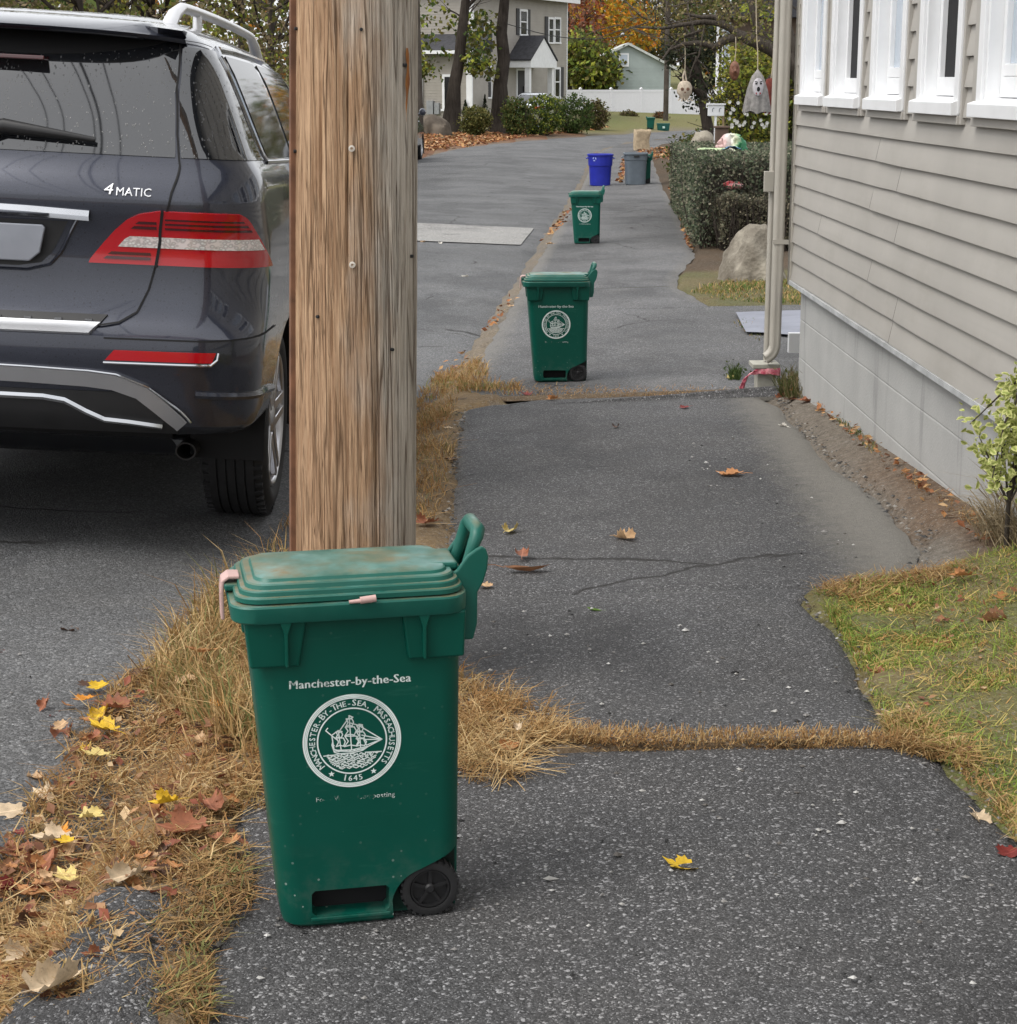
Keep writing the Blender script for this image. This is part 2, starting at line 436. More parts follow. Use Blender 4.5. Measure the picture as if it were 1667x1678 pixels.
# ---------------------------------------------------------------- blades of grass
DRY = [(.42, .27, .115), (.50, .34, .16), (.34, .20, .08), (.27, .155, .065), (.58, .43, .22), (.38, .26, .10)]
RUST = [(.36, .19, .07), (.42, .25, .10), (.28, .15, .06), (.46, .31, .14)]
GREEN = [(.10, .15, .035), (.14, .19, .045), (.17, .19, .06), (.22, .19, .08), (.07, .11, .03), (.30, .23, .11), (.12, .17, .04), (.25, .15, .07)]
DRYGREEN = DRY + [(.20, .20, .07), (.16, .18, .06)]
def inpoly(x, y, P):
    c = False; j = len(P) - 1
    for i in range(len(P)):
        if (P[i][1] > y) != (P[j][1] > y) and x < (P[j][0] - P[i][0]) * (y - P[i][1]) / (P[j][1] - P[i][1]) + P[i][0]: c = not c
        j = i
    return c
def blade(mb, p, h, lean, az, width, col, r):
    d = Vector((math.cos(az), math.sin(az), 0)); sd_ = Vector((-d.y, d.x, 0)) * width
    a2 = r.uniform(0, 6.28); sd_ = Vector((math.cos(a2), math.sin(a2), 0)) * width
    q1 = p + d * (lean * h * .35) + Vector((0, 0, h * .55)); q2 = p + d * (lean * h) + Vector((0, 0, h * max(.12, 1 - .35 * lean)))
    mb.add([p - sd_, p + sd_, q1 + sd_ * .8, q1 - sd_ * .8, q2], [(0, 1, 2, 3), (3, 2, 4)], col)
def grow(mb, polyw, n, h0, h1, pal, lean=(.3, 1.2), width=.0016, seed=1, clump=0., cr=.05, flat=0., hscale=None):
    r = random.Random(seed); xs = [p[0] for p in polyw]; ys = [p[1] for p in polyw]; k = 0; tries = 0
    cl = []
    while k < n and tries < n * 30:
        tries += 1
        if clump and (not cl or r.random() < 1. / clump):
            x, y = r.uniform(min(xs), max(xs)), r.uniform(min(ys), max(ys))
            if not inpoly(x, y, polyw): continue
            cl = [x, y, r.uniform(.5, 1.3), r.choice(pal)]
        if clump:
            x, y = cl[0] + r.gauss(0, cr), cl[1] + r.gauss(0, cr); hs = cl[2]
            if not inpoly(x, y, polyw): continue
        else:
            x, y = r.uniform(min(xs), max(xs)), r.uniform(min(ys), max(ys)); hs = 1
            if not inpoly(x, y, polyw): continue
        if hscale: hs *= hscale(x, y)
        c = r.choice(pal) if (not clump or r.random() < .5) else cl[3]
        b = r.uniform(.75, 1.2); c = tuple(v * b for v in c)
        h = r.uniform(h0, h1) * hs; az = r.uniform(0, 6.28)
        ln = r.uniform(*lean)
        if r.random() < flat:
            h *= 1.4; L = h; d = Vector((math.cos(az), math.sin(az), 0)); p = Vector((x, y, gz(x, y) + r.uniform(.004, .03)))
            s2 = Vector((-d.y, d.x, .2)) * width; q = p + d * L + Vector((0, 0, r.uniform(-.004, .02)))
            mb.add([p - s2, p + s2, q + s2 * .5, q - s2 * .5], [(0, 1, 2, 3)], c)
        else:
            blade(mb, Vector((x, y, gz(x, y) - .004)), h, ln, az, width * r.uniform(.7, 1.4), c, r)
        k += 1
def gp(*pts): return [tuple(G(x, y))[:2] for x, y in pts]
mb = MB()
P = gp((30, 1678), (240, 1678), (190, 1560), (330, 1480), (400, 1330), (560, 1330), (640, 1180), (560, 960), (330, 1030), (180, 1130), (100, 1240), (20, 1370), (-60, 1500), (-80, 1678))
grow(mb, P, 17000, .018, .075, DRY + [RUST[0], RUST[2]], (.4, 1.7), .0016, 11, 14, .035, flat=.35)
P = gp((225, 1690), (345, 1690), (350, 1560), (420, 1480), (410, 1400), (330, 1400), (240, 1520)); grow(mb, P, 3000, .010, .042, DRY[2:4] + DRY[:1] + RUST[2:3] + DRY[5:] + [(.17, .12, .06), (.2, .2, .07)], (.5, 1.8), .0014, 111, 14, .03, flat=.45)
P = gp((-60, 1690), (170, 1690), (200, 1560), (120, 1500), (-60, 1500)); grow(mb, P, 5200, .015, .05, DRY, (.5, 1.8), .0015, 112, 14, .03, flat=.45)
P = gp((235, 1130), (400, 1260), (560, 1200), (560, 960), (460, 930), (380, 960), (290, 1040))
grow(mb, P, 6500, .07, .19, DRYGREEN, (.25, 1.1), .0017, 12, 20, .05)
P = gp((430, 900), (560, 900), (640, 860), (640, 700), (470, 850))
grow(mb, P, 1500, .03, .10, DRY + RUST, (.3, 1.2), .0016, 13, 14, .04)
P = gp((700, 1200), (745, 1290), (860, 1285), (840, 1240), (930, 1205), (890, 1165), (760, 1110), (650, 1110))
grow(mb, P, 3000, .022, .085, DRY + RUST[:2], (.4, 1.6), .0012, 14, 18, .03, flat=.3)
P = gp((740, 1245), (860, 1290), (850, 1240), (930, 1215), (760, 1200)); grow(mb, P, 350, .05, .12, DRY[:2] + DRY[4:5], (1.2, 2.2), .0015, 15, 0, flat=.8)
P = gp((870, 1202), (1100, 1214), (1300, 1213), (1500, 1218), (1500, 1233), (1300, 1228), (1000, 1229), (900, 1222)); grow(mb, P, 5200, .004, .014, RUST + DRY[:2] + DRY[4:5], (1.2, 3.2), .0011, 16, 0, flat=.75, hscale=lambda x, y: .5 + vnoise(x * 9, 3.))
P = gp((600, 870), (700, 880), (740, 800), (730, 780), (745, 735), (735, 700), (752, 655), (690, 655), (640, 700)); grow(mb, P, 3400, .03, .10, RUST + DRY[:3] + [(.2, .2, .07)], (.3, 1.3), .0017, 17, 14, .05, flat=.15)
P = gp((680, 665), (700, 655), (860, 650), (850, 632), (800, 628), (800, 600), (770, 596), (730, 605), (690, 640)); grow(mb, P, 2600, .02, .075, RUST + DRY[:2] + [(.22, .22, .07)], (.3, 1.2), .002, 18, 12, .05)
P = gp((850, 650), (1220, 648), (1220, 641), (850, 636)); grow(mb, P, 1100, .008, .022, RUST, (.5, 1.6), .0016, 19, 0, flat=.3)
tag(mb.build('dry_grass', M['grass']), 'straw coloured dry grass along the broken edge of the sidewalk', 'dry grass', kind='stuff')
mb = MB()
P = gp((1330, 972), (1440, 950), (1590, 925), (1720, 900), (1780, 1500), (1690, 1400), (1600, 1295), (1540, 1240), (1460, 1215), (1445, 1183), (1405, 1090), (1365, 1022))
grow(mb, P, 30000, .016, .048, [tuple(v * q for v, q in zip(c, (2.0, 1.95, 1.5))) for c in GREEN], (.3, 1.3), .0014, 21, 26, .045, flat=.12)
P = gp((1330, 972), (1440, 948), (1590, 925), (1600, 950), (1450, 975), (1400, 1000)); grow(mb, P, 3200, .02, .055, DRY + RUST, (.6, 1.8), .0014, 22, 10, .03, flat=.4)
P = gp((1440, 1190), (1470, 1235), (1560, 1250), (1620, 1320), (1680, 1400), (1700, 1400), (1600, 1250), (1500, 1180)); grow(mb, P, 2600, .012, .045, DRY, (.6, 1.8), .0014, 23, 10, .03, flat=.4)
tag(mb.build('lawn_grass', M['grass']), 'patchy green and brown lawn at the right of the sidewalk', 'lawn', kind='stuff')
mb = MB()
P = gp((1595, 890), (1640, 905), (1720, 930), (1720, 850), (1640, 850)); grow(mb, P, 700, .10, .26, [(.30, .24, .15), (.22, .17, .10), (.38, .31, .2)], (.5, 1.6), .0022, 24, 10, .05)
tag(mb.build('withered_stalks', M['grass']), 'tangled grey withered stalks at the foot of the variegated shrub', 'dead stalks', kind='stuff')
mb = MB()
P = gp((1130, 478), (1180, 492), (1320, 500), (1320, 462), (1200, 458)); grow(mb, P, 2600, .02, .06, GREEN[:4] + DRY[:2] + [(.3, .25, .08)], (.3, 1.2), .004, 25, 14, .1)
P = gp((1200, 530), (1240, 560), (1270, 560), (1230, 520)); grow(mb, P, 250, .015, .04, GREEN[:4] + DRY[:2], (.3, 1.2), .003, 26, 8, .06)
P = gp((1340, 655), (1400, 720), (1450, 760), (1440, 735), (1360, 660)); grow(mb, P, 500, .01, .04, GREEN[:4] + DRY[:2], (.3, 1.2), .002, 27, 8, .04)
P = gp((1500, 800), (1640, 900), (1640, 870), (1480, 780)); grow(mb, P, 300, .01, .035, RUST + DRY[:2], (.5, 1.6), .0016, 28, 8, .04, flat=.4)
tag(mb.build('weedy_grass', M['grass']), 'thin weedy grass by the boulder and along the foundation wall', 'weeds', kind='stuff')
# ================================================================ NEAR HOUSE (right)
XW = 1.62
def siding_mat(name, col):
    m = N(name); n = m.noise(1.6, 5, .6); v = m.map((3, 1.2, 40)); n2 = m.noise(1., 3, .6, v)
    c = m.mix(m.ramp(n, [(.3, 0), (.75, 1)]), tuple(x * .9 for x in col), tuple(x * 1.07 for x in col))
    c = m.mix(m.ramp(n2, [(.5, 0), (.8, .25)]), c, tuple(x * .8 for x in col)); gr = m.noise(1., 6, .7, m.map((2, 2.2, 5))); c = m.mix(m.ramp(gr, [(.52, 0), (.75, .35)]), c, tuple(x * q for x, q in zip(col, (.72, .70, .66))))
    m.set(Base_Color=c, Roughness=.55, Specular_IOR_Level=.3); m.bump(m.noise(140, 2, .5, m.map((1, .08, 1))), .05, .002); return m.mat
M['siding'] = siding_mat('taupe_vinyl_siding', (.405, .385, .352))
M['trim'] = plain('white_trim', (.76, .77, .78), .45, var=.06, scale=5)
M['beige'] = plain('beige_metal', (.40, .375, .325), .5, var=.08, scale=6)
M['blackglass'] = N('dark_glass').set(Base_Color=(.012, .012, .014), Roughness=.06, Specular_IOR_Level=.6).mat
M['screen'] = plain('black_insect_screen', (.008, .008, .009), .9, var=.3, scale=30)
M['paleglass'] = N('pale_glass').set(Base_Color=(.42, .48, .55), Roughness=.08, Specular_IOR_Level=.7).mat
def block_mat():
    m = N('grey_block'); n = m.noise(2.5, 6, .65); vv = m.map((9, 9, .9)); n2 = m.noise(1., 4, .6, vv)
    c = m.mix(m.ramp(n, [(.3, 0), (.7, 1)]), (.36, .36, .35), (.44, .44, .425))
    c = m.mix(m.ramp(n2, [(.6, 0), (.72, .35)]), c, (.13, .13, .13))
    z = m.sep(m.co())[2]
    low = m.ramp(m.math('ADD', z, m.math('MULTIPLY', m.noise(7, 4), .16)), [(.0, .8), (.10, 0)])
    c = m.mix(low, c, (.46, .46, .45))
    m.set(Base_Color=c, Roughness=.9, Specular_IOR_Level=.2); m.bump(m.noise(90, 4), .4, .004); return m.mat
M['block'] = block_mat()

def near_house():
    Y1 = G(1343, 650); 
    yc = (XW / ray(1297, 300).x) * ray(1297, 300).y      # far corner of the wall
    r = ray(1667, 702); y_ = r * (XW / r.x); zs = y_.z + CAMZ     # bottom of siding
    Ynear = -2.5
    H = empty('clapboard_house', (XW, yc, gz(XW, yc)), 0, 'taupe clapboard house with a row of narrow white windows over a grey block foundation', 'house')
    Mi = Matrix.Translation(-Vector(H.location))
    def B(mb, name, mat, parent=H, off=None, **k):
        o = mb.build(name, mat, parent, **k); return o
    def L(x, y, z): return Vector((x, y, z)) - Vector(H.location)
    # foundation: block wall set 45 mm behind the siding, with block joints cut as shallow grooves
    fx = XW + .035; mb = MB(); rows = []
    fy0 = yc - .20
    top = zs + .02
    ys = list(np.arange(Ynear, fy0 + .001, .05)); 
    zl = []
    zz = top
    course = .20
    k = 0
    levels = [top]
    while zz > -.9: 
        zz -= course; levels.append(zz)
    zsam = []
    for lv in levels: zsam += [lv, lv - .006, lv - .012]
    rows = []
    for z in zsam:
        row = []
        for y in ys:
            d = 0.
            for lv in levels[1:]:
                if abs(z - (lv - .006)) < .003: d = .0016
            # vertical joints every .40 with half-bond offset
            ci = int((top - z) / course); ph = (y + (.2 if ci % 2 else 0)) % .40
            bul = .004 * (vnoise(y * 2.3, z * 4) - .5) + .001 * (vnoise(y * 14, z * 20) - .5)
            if ph < .03 and vnoise(y * 3, ci * 7.) > .35: d = max(d, .0012)
            row.append(L(fx + d + bul, y, z))
        rows.append(row)
    mb.grid(rows)
    mb.box(fx + .03 - H.location.x, fx + 5 - H.location.x, Ynear - yc, fy0 - yc, -.9 - H.location.z, top - H.location.z)
    found = B(mb, 'foundation', M['block'])
    # siding courses (each lap leans out at its foot)
    exp_ = .1014; mb = MB(); z = zs; i = 0
    joints = {}
    rj = random.Random(5)
    jg = MB()
    def lap(z, ya, yb, x_out=.017, x_in=.003):
        n = max(2, int((yb - ya) / .12)); rows = []
        for zz, xo in ((z, 0.003 - .0), (z, -x_out), (z + .012, -x_out + .0005), (z + exp_ * .5, -x_out * .62), (z + exp_ - .001, -x_in)):
            row = []
            for q in range(n + 1):
                y = ya + (yb - ya) * q / n; wav = .0030 * (vnoise(y * 2.2, z * 31) - .5) + .007 * (vnoise(y * .55, z * 17) - .5)
                row.append(L(XW + .02 + xo + .4 * wav * (1 if xo < 0 else 0), y, zz + wav * .9))
            rows.append(row)
        mb.grid(rows)
    zsill = 1.33  # below the window sills the laps run full length
    def zpix(px, py): r_ = ray(px, py); return (r_ * (XW / r_.x)).z + CAMZ
    zsill = zpix(1500, 198)
    ztop = 4.8
    jy = {1: 1470, 2: 1425, 3: 1340, 4: 1466, 5: 1423, 6: 1466, 0: 1464, 7: 1430}
    wins = []
    for (pl, pr) in ((1311, 1354), (1359, 1414), (1424, 1486), (1501, 1579), (1598, 1700)):
        ya = ray(pl, 150); yb = ray(pr, 150); ya = ya.y * XW / ya.x; yb = yb.y * XW / yb.x
        wins.append((yb, ya))
    y2 = wins[-1][0]; wins[-1] = (wins[-1][1] - .80, wins[-1][1])
    p_ = wins[-1][0] - .86
    for _ in range(6): wins.append((p_ - .78, p_)); p_ -= .86
    while z < ztop:
        if z + exp_ <= zsill + .05:
            if i in jy:
                rr = ray(jy[i], 400); yj = rr.y * XW / rr.x
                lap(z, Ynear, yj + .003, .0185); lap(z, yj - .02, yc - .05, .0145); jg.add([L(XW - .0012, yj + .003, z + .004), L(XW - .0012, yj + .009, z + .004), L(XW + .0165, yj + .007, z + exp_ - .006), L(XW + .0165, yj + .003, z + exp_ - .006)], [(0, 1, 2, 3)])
            else: lap(z, Ynear, yc - .05)
        else:
            ed = [(yc - .05)]
            spans = []; cur = yc - .05
            for (a, b) in wins: spans.append((b + .0, cur)); cur = a
            spans.append((Ynear, cur))
            for a, b in spans:
                if b - a > .01: lap(z, a, b)
        z += exp_; i += 1
    mb.box(.021, 5, Ynear - yc, -.03, zs - H.location.z + .005, zsill + .04 - H.location.z)
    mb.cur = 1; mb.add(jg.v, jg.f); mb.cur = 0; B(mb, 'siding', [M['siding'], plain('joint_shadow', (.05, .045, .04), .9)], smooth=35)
    # drip edge under the siding
    mb = MB(); mb.box(-.004, .035, Ynear - yc, -.05, zs - .022 - H.location.z, zs - .001 - H.location.z); B(mb, 'drip_edge', plain('dull_drip_edge', (.42, .43, .43), .6, var=.25, scale=9))
    # corner board
    mb = MB(); mb.box(.0, .10, -.048, .022, zs - .03 - H.location.z, ztop - H.location.z); B(mb, 'corner_board', M['beige'], bevel=.004)
    # back wall and roof volume so that the house is a house from elsewhere
    mb = MB(); mb.box(.05, 5, -.028, .015, zs - H.location.z, ztop - H.location.z); mb.box(4.9, 5., Ynear - yc, -.03, -1, ztop - H.location.z); B(mb, 'rear_wall', M['siding'])
    mb = MB(); z0 = ztop - H.location.z + .003
    mb.prism([(-.35, 0), (5.35, 0), (2.5, 1.9)], Ynear - yc, .35, Matrix(((1, 0, 0, 0), (0, 0, 1, 0), (0, 1, 0, z0), (0, 0, 0, 1)))); B(mb, 'roof', plain('roof_shingle', (.06, .06, .065), .9, var=.4, scale=30))
    # windows
    kinds = ['pale', 'dark', 'pale', 'dark', 'pale'] + ['dark', 'pale'] * 3
    for j, ((a, b), kd) in enumerate(zip(wins, kinds)):
        zb_ = zsill; zt = 2.75; wo = empty('window', L(XW, (a + b) / 2, zb_)); wo.parent = H
        h = (b - a) / 2; t = .022
        f = MB()
        # J-channel / casing in siding colour, then white frame
        t2 = .055
        f.box(-.010, .02, h - t2, h, .0, zt - zb_ + .10); f.box(-.004, .02, -h, -h + t, .0, zt - zb_ + .10)
        f.box(-.012, .02, -h + t, h - t2, -.0, .030)
        f.build('casing', M['siding'], wo, bevel=.002)
        f = MB(); hw = h - (t + t2) / 2 - .002; ch = .060
        f.box(-.012, .075, hw - ch, hw, .035, zt - zb_); f.box(-.012, .075, -hw, -hw + ch, .035, zt - zb_); f.box(-.012, .075, -hw + ch, hw - ch, zt - zb_ - ch, zt - zb_)
        f.box(.0, .080, hw - ch - .018, hw - ch - .001, .06, zt - zb_ - ch); f.box(.0, .080, -hw + ch + .001, -hw + ch + .018, .06, zt - zb_ - ch)
        sh = (t - t2) / 2; f.v = [(x_, y_ + sh, z_) for x_, y_, z_ in f.v]; fr = f.build('frame', M['trim'], wo, bevel=.003)
        s = MB(); s.prism([(-.034, .031), (-.034, .074), (-.012, .082), (.10, .10), (.10, .031)], -h + .026, h - .036, Matrix(((1, 0, 0, 0), (0, 0, 1, 0), (0, 1, 0, 0), (0, 0, 0, 1)))); s.build('sill', M['trim'], wo, bevel=.002)
        iw = hw - ch - .02
        s = MB(); q = .035
        s.box(.045, .075, iw - q, iw, .095, .62); s.box(.045, .075, -iw, -iw + q, .095, .62); s.box(.045, .075, -iw + q, iw - q, .095, .16); s.box(.045, .075, -iw + q, iw - q, .58, .62)
        s.box(.060, .082, iw - q, iw, .621, zt - zb_ - ch); s.box(.060, .082, -iw, -iw + q, .621, zt - zb_ - ch)
        if kd == 'pale': s.box(.045, .075, -iw + q + .0005, iw - q - .0005, .161, .20)
        s.v = [(x_, y_ + sh, z_) for x_, y_, z_ in s.v]; s.build('sash', M['trim'], wo, bevel=.002)
        p = MB(); p.box(.064, .070, -iw + q + .001, iw - q - .001, .201 if kd == 'pale' else .161, .579); p.box(.074, .080, -iw + q + .001, iw - q - .001, .621, zt - zb_ - ch); p.v = [(x_, y_ + sh, z_) for x_, y_, z_ in p.v]; p.build('pane', M['paleglass' if kd == 'pale' else 'screen'], wo)
        p = MB(); p.box(.12, .13, -iw - .05, iw + .05, .03, zt - zb_); p.build('blind', M['trim'] if kd == 'pale' else M['screen'], wo)
    # wall above and between windows behind the laps
    mb = MB(); cur = yc - .03
    for (a, b) in wins: mb.box(.024, .09, b - yc, cur - yc, zsill + .041 - H.location.z, ztop - H.location.z); cur = a
    mb.box(.024, .09, Ynear - yc, cur - yc, zsill + .041 - H.location.z, ztop - H.location.z)
    mb.box(.10, .12, Ynear - yc, -.06, 2.75 - H.location.z, ztop - H.location.z)
    B(mb, 'sheathing', M['siding'])
    # downspouts
    def spout(px, py_top, ybot_px, dx, w_, name, foot=True):
        p = ray(px, 300); y = yc + dx; X = p.x / p.y * y; zbot = at(px, ybot_px, y).z
        mb = MB(); o = X - XW; zl0 = zbot - H.location.z; n = 24
        def ring(cx_, cy_, z_, tilt=0.):
            rw = []
            for k in range(n):
                a = 2 * math.pi * k / n; q = max(abs(math.cos(a)), abs(math.sin(a))); rr = w_ / 2 / (q ** .75)
                rib = .0035 * (1 if k % 3 == 0 else 0)
                rw.append(Vector((cx_ + (rr - rib) * math.cos(a) * .95, cy_ + (rr - rib) * math.sin(a) * 1.1, z_)))
            return rw
        rows = []
        if foot:
            pth = [(-.16, -.0, .015), (-.11, 0, .03), (-.06, 0, .06), (-.02, 0, .11), (0, 0, .17)]
        else: pth = []
        pts = [(o, dx, zl0 + .17), (o, dx, 1.0), (o, dx, ztop - H.location.z)]
        for z_ in [zl0] + list(np.linspace(zl0 + .25, ztop - H.location.z, 12)):
            rows.append(ring(o, dx, z_))
        if foot:
            pre = []
            for t in range(7):
                th = (t / 6) * 1.15; c0 = Vector((o - .085, dx, zl0 + .08))
                rw = []
                for p0 in ring(0, 0, 0):
                    rad = .085 + p0.x; rw.append(Vector((c0.x + rad * math.cos(-th), c0.y + p0.y, c0.z + rad * math.sin(-th))))
                pre.append(rw)
            rows = pre[::-1] + rows[1:]
        mb.grid(rows, close_u=True); d = B(mb, name, M['beige'], smooth=50); fixn(d); return X, y, zbot
    X, y, zb_ = spout(1279, 0, 588, -.02, .062, 'downspout')
    spout(1268, 0, 590, .10, .05, 'downspout', foot=False)
    # strap and screw of the front downspout, and the little flap on the rear pipe
    mb = MB(); zt_ = at(1278, 395, yc).z - H.location.z; mb.box(X - XW - .034, X - XW + .05, -.057, -.053, zt_ - .012, zt_ + .012); B(mb, 'strap', M['beige'])
    mb = MB(); zt_ = at(1268, 300, yc).z - H.location.z
    mb.box(X - XW - .075, X - XW - .02, .055, .075, zt_ - .05, zt_ + .06); B(mb, 'pipe_collar', M['beige'], bevel=.004)
    # white corner post and dark gap seen between pipe and foundation
    mb = MB(); q = at(1297, 575, yc + .25); mb.box(q.x - XW - .02, q.x - XW + .12, .22, .26, at(1297, 577, yc + .25).z - H.location.z, at(1297, 545, yc + .25).z - H.location.z); B(mb, 'skirt_board', M['trim'])
    return H, yc, zs
HOUSE, YC, ZS = near_house()
# ================================================================ PARKED SUV
def paint_mat(name, col):
    m = N(name); d = m.vor(95, out='Distance'); d2 = m.vor(95, out='Color')
    rr = m.node('ShaderNodeSeparateColor', {'Color': d2}).outputs[0]
    drop = m.math('MULTIPLY', m.math('LESS_THAN', d, .28), m.math('GREATER_THAN', rr, .80))
    fl = m.noise(900, 2); n = m.noise(1.2, 5, .6)
    c = m.mix(m.ramp(fl, [(.45, 0), (.65, 1)]), col, tuple(x * 1.9 + .004 for x in col)); c = m.mix(m.math('MULTIPLY', drop, .55), c, tuple(x * .35 for x in col))
    m.set(Base_Color=c, Metallic=.55, Roughness=m.ramp(n, [(.3, .26), (.7, .36)]), Coat_Weight=1., Coat_Roughness=.035)
    m.bump(drop, .25, .002); return m.mat
M['paint'] = paint_mat('grey_metallic_paint', (.022, .025, .038))
M['paint_white'] = paint_mat('pale_car_paint', (.55, .58, .62))
def glass_mat():
    m = N('tinted_car_glass'); d = m.vor(80, out='Distance'); rr = m.node('ShaderNodeSeparateColor', {'Color': m.vor(80, out='Color')}).outputs[0]
    st = m.vor(1., vec=m.map((95, 95, 38)), out='Distance')
    drop = m.math('MULTIPLY', m.math('LESS_THAN', st, .26), m.math('GREATER_THAN', rr, .55))
    m.set(Base_Color=(.010, .011, .013), Roughness=m.math('ADD', .03, m.math('MULTIPLY', drop, .5)), Specular_IOR_Level=.5, IOR=2.0)
    m.bump(drop, .35, .002); return m.mat
M['carglass'] = glass_mat()
M['sideglass'] = N('dark_side_glass').set(Base_Color=(.018, .018, .014), Roughness=.05, Specular_IOR_Level=.5, IOR=1.36).mat
M['chrome'] = N('chrome').set(Base_Color=(.52, .53, .55), Metallic=1., Roughness=.12).mat
M['satin'] = plain('satin_silver', (.62, .62, .64), .28, 1., var=.04)
M['rubber'] = plain('black_rubber', (.014, .014, .015), .75, var=.3, scale=30)
M['blackplastic'] = plain('black_plastic', (.013, .013, .014), .5, var=.2, scale=20)
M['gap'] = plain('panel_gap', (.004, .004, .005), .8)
M['redlens'] = N('red_lens').set(Base_Color=(.42, .003, .009), Roughness=.12, Coat_Weight=.5, Coat_Roughness=.03, Specular_IOR_Level=.6).mat
M['darkred'] = N('dark_red_lens').set(Base_Color=(.055, .003, .005), Roughness=.12, Coat_Weight=1.).mat
def ledmat():
    m = N('clear_lens'); v = m.vor(1., vec=m.map((60, 60, 90)), out='Distance'); c = m.ramp(v, [(.1, (.95, .93, .90)), (.45, (.5, .45, .43)), (.7, (.85, .76, .74))])
    m.set(Base_Color=c, Roughness=.15, Coat_Weight=1., Metallic=.3); return m.mat
M['led'] = ledmat()

CARLV = [  # z, halfwidth, rear y, corner radius, bow, front y
    (.26, .80, 1.05, .26, .04, 4.50), (.40, .84, .75, .26, .04, 4.62), (.515, .89, .22, .25, .05, 4.72), (.53, .905, .10, .25, .05, 4.72), (.56, .935, .045, .25, .06, 4.76),
    (.66, .950, .015, .26, .07, 4.79), (.76, .957, .0, .27, .075, 4.80), (.83, .960, .004, .27, .075, 4.79), (.855, .961, .040, .27, .072, 4.77),
    (.92, .963, .078, .27, .07, 4.74), (1.02, .963, .090, .27, .07, 4.62), (1.10, .960, .092, .27, .07, 4.30), (1.16, .956, .088, .27, .07, 3.85),
    (1.22, .950, .080, .26, .068, 3.66), (1.275, .944, .072, .25, .066, 3.58), (1.285, .943, .074, .25, .066, 3.57), (1.345, .932, .108, .245, .065, 3.49), (1.375, .918, .130, .24, .064, 3.44),
    (1.40, .898, .140, .235, .064, 3.40), (1.46, .860, .168, .23, .062, 3.27), (1.54, .806, .212, .22, .06, 3.08), (1.62, .748, .268, .21, .06, 2.86),
    (1.675, .698, .322, .20, .06, 2.66), (1.715, .640, .40, .20, .06, 2.44), (1.745, .565, .52, .22, .06, 2.20), (1.765, .45, .70, .22, .05, 1.95), (1.775, .30, .95, .18, .02, 1.75)]
SEDLV = [(.22, .80, .18, .22, .04, 4.35), (.45, .87, .03, .24, .05, 4.5), (.60, .89, 0, .25, .06, 4.52), (.75, .89, .03, .25, .06, 4.46), (.86, .88, .08, .25, .05, 4.1), (.94, .86, .28, .24, .05, 3.3),
    (1.0, .83, .62, .22, .05, 3.0), (1.15, .74, .95, .2, .05, 2.7), (1.28, .66, 1.25, .2, .05, 2.35), (1.36, .58, 1.5, .2, .05, 2.1), (1.39, .40, 1.7, .2, .02, 1.9)]
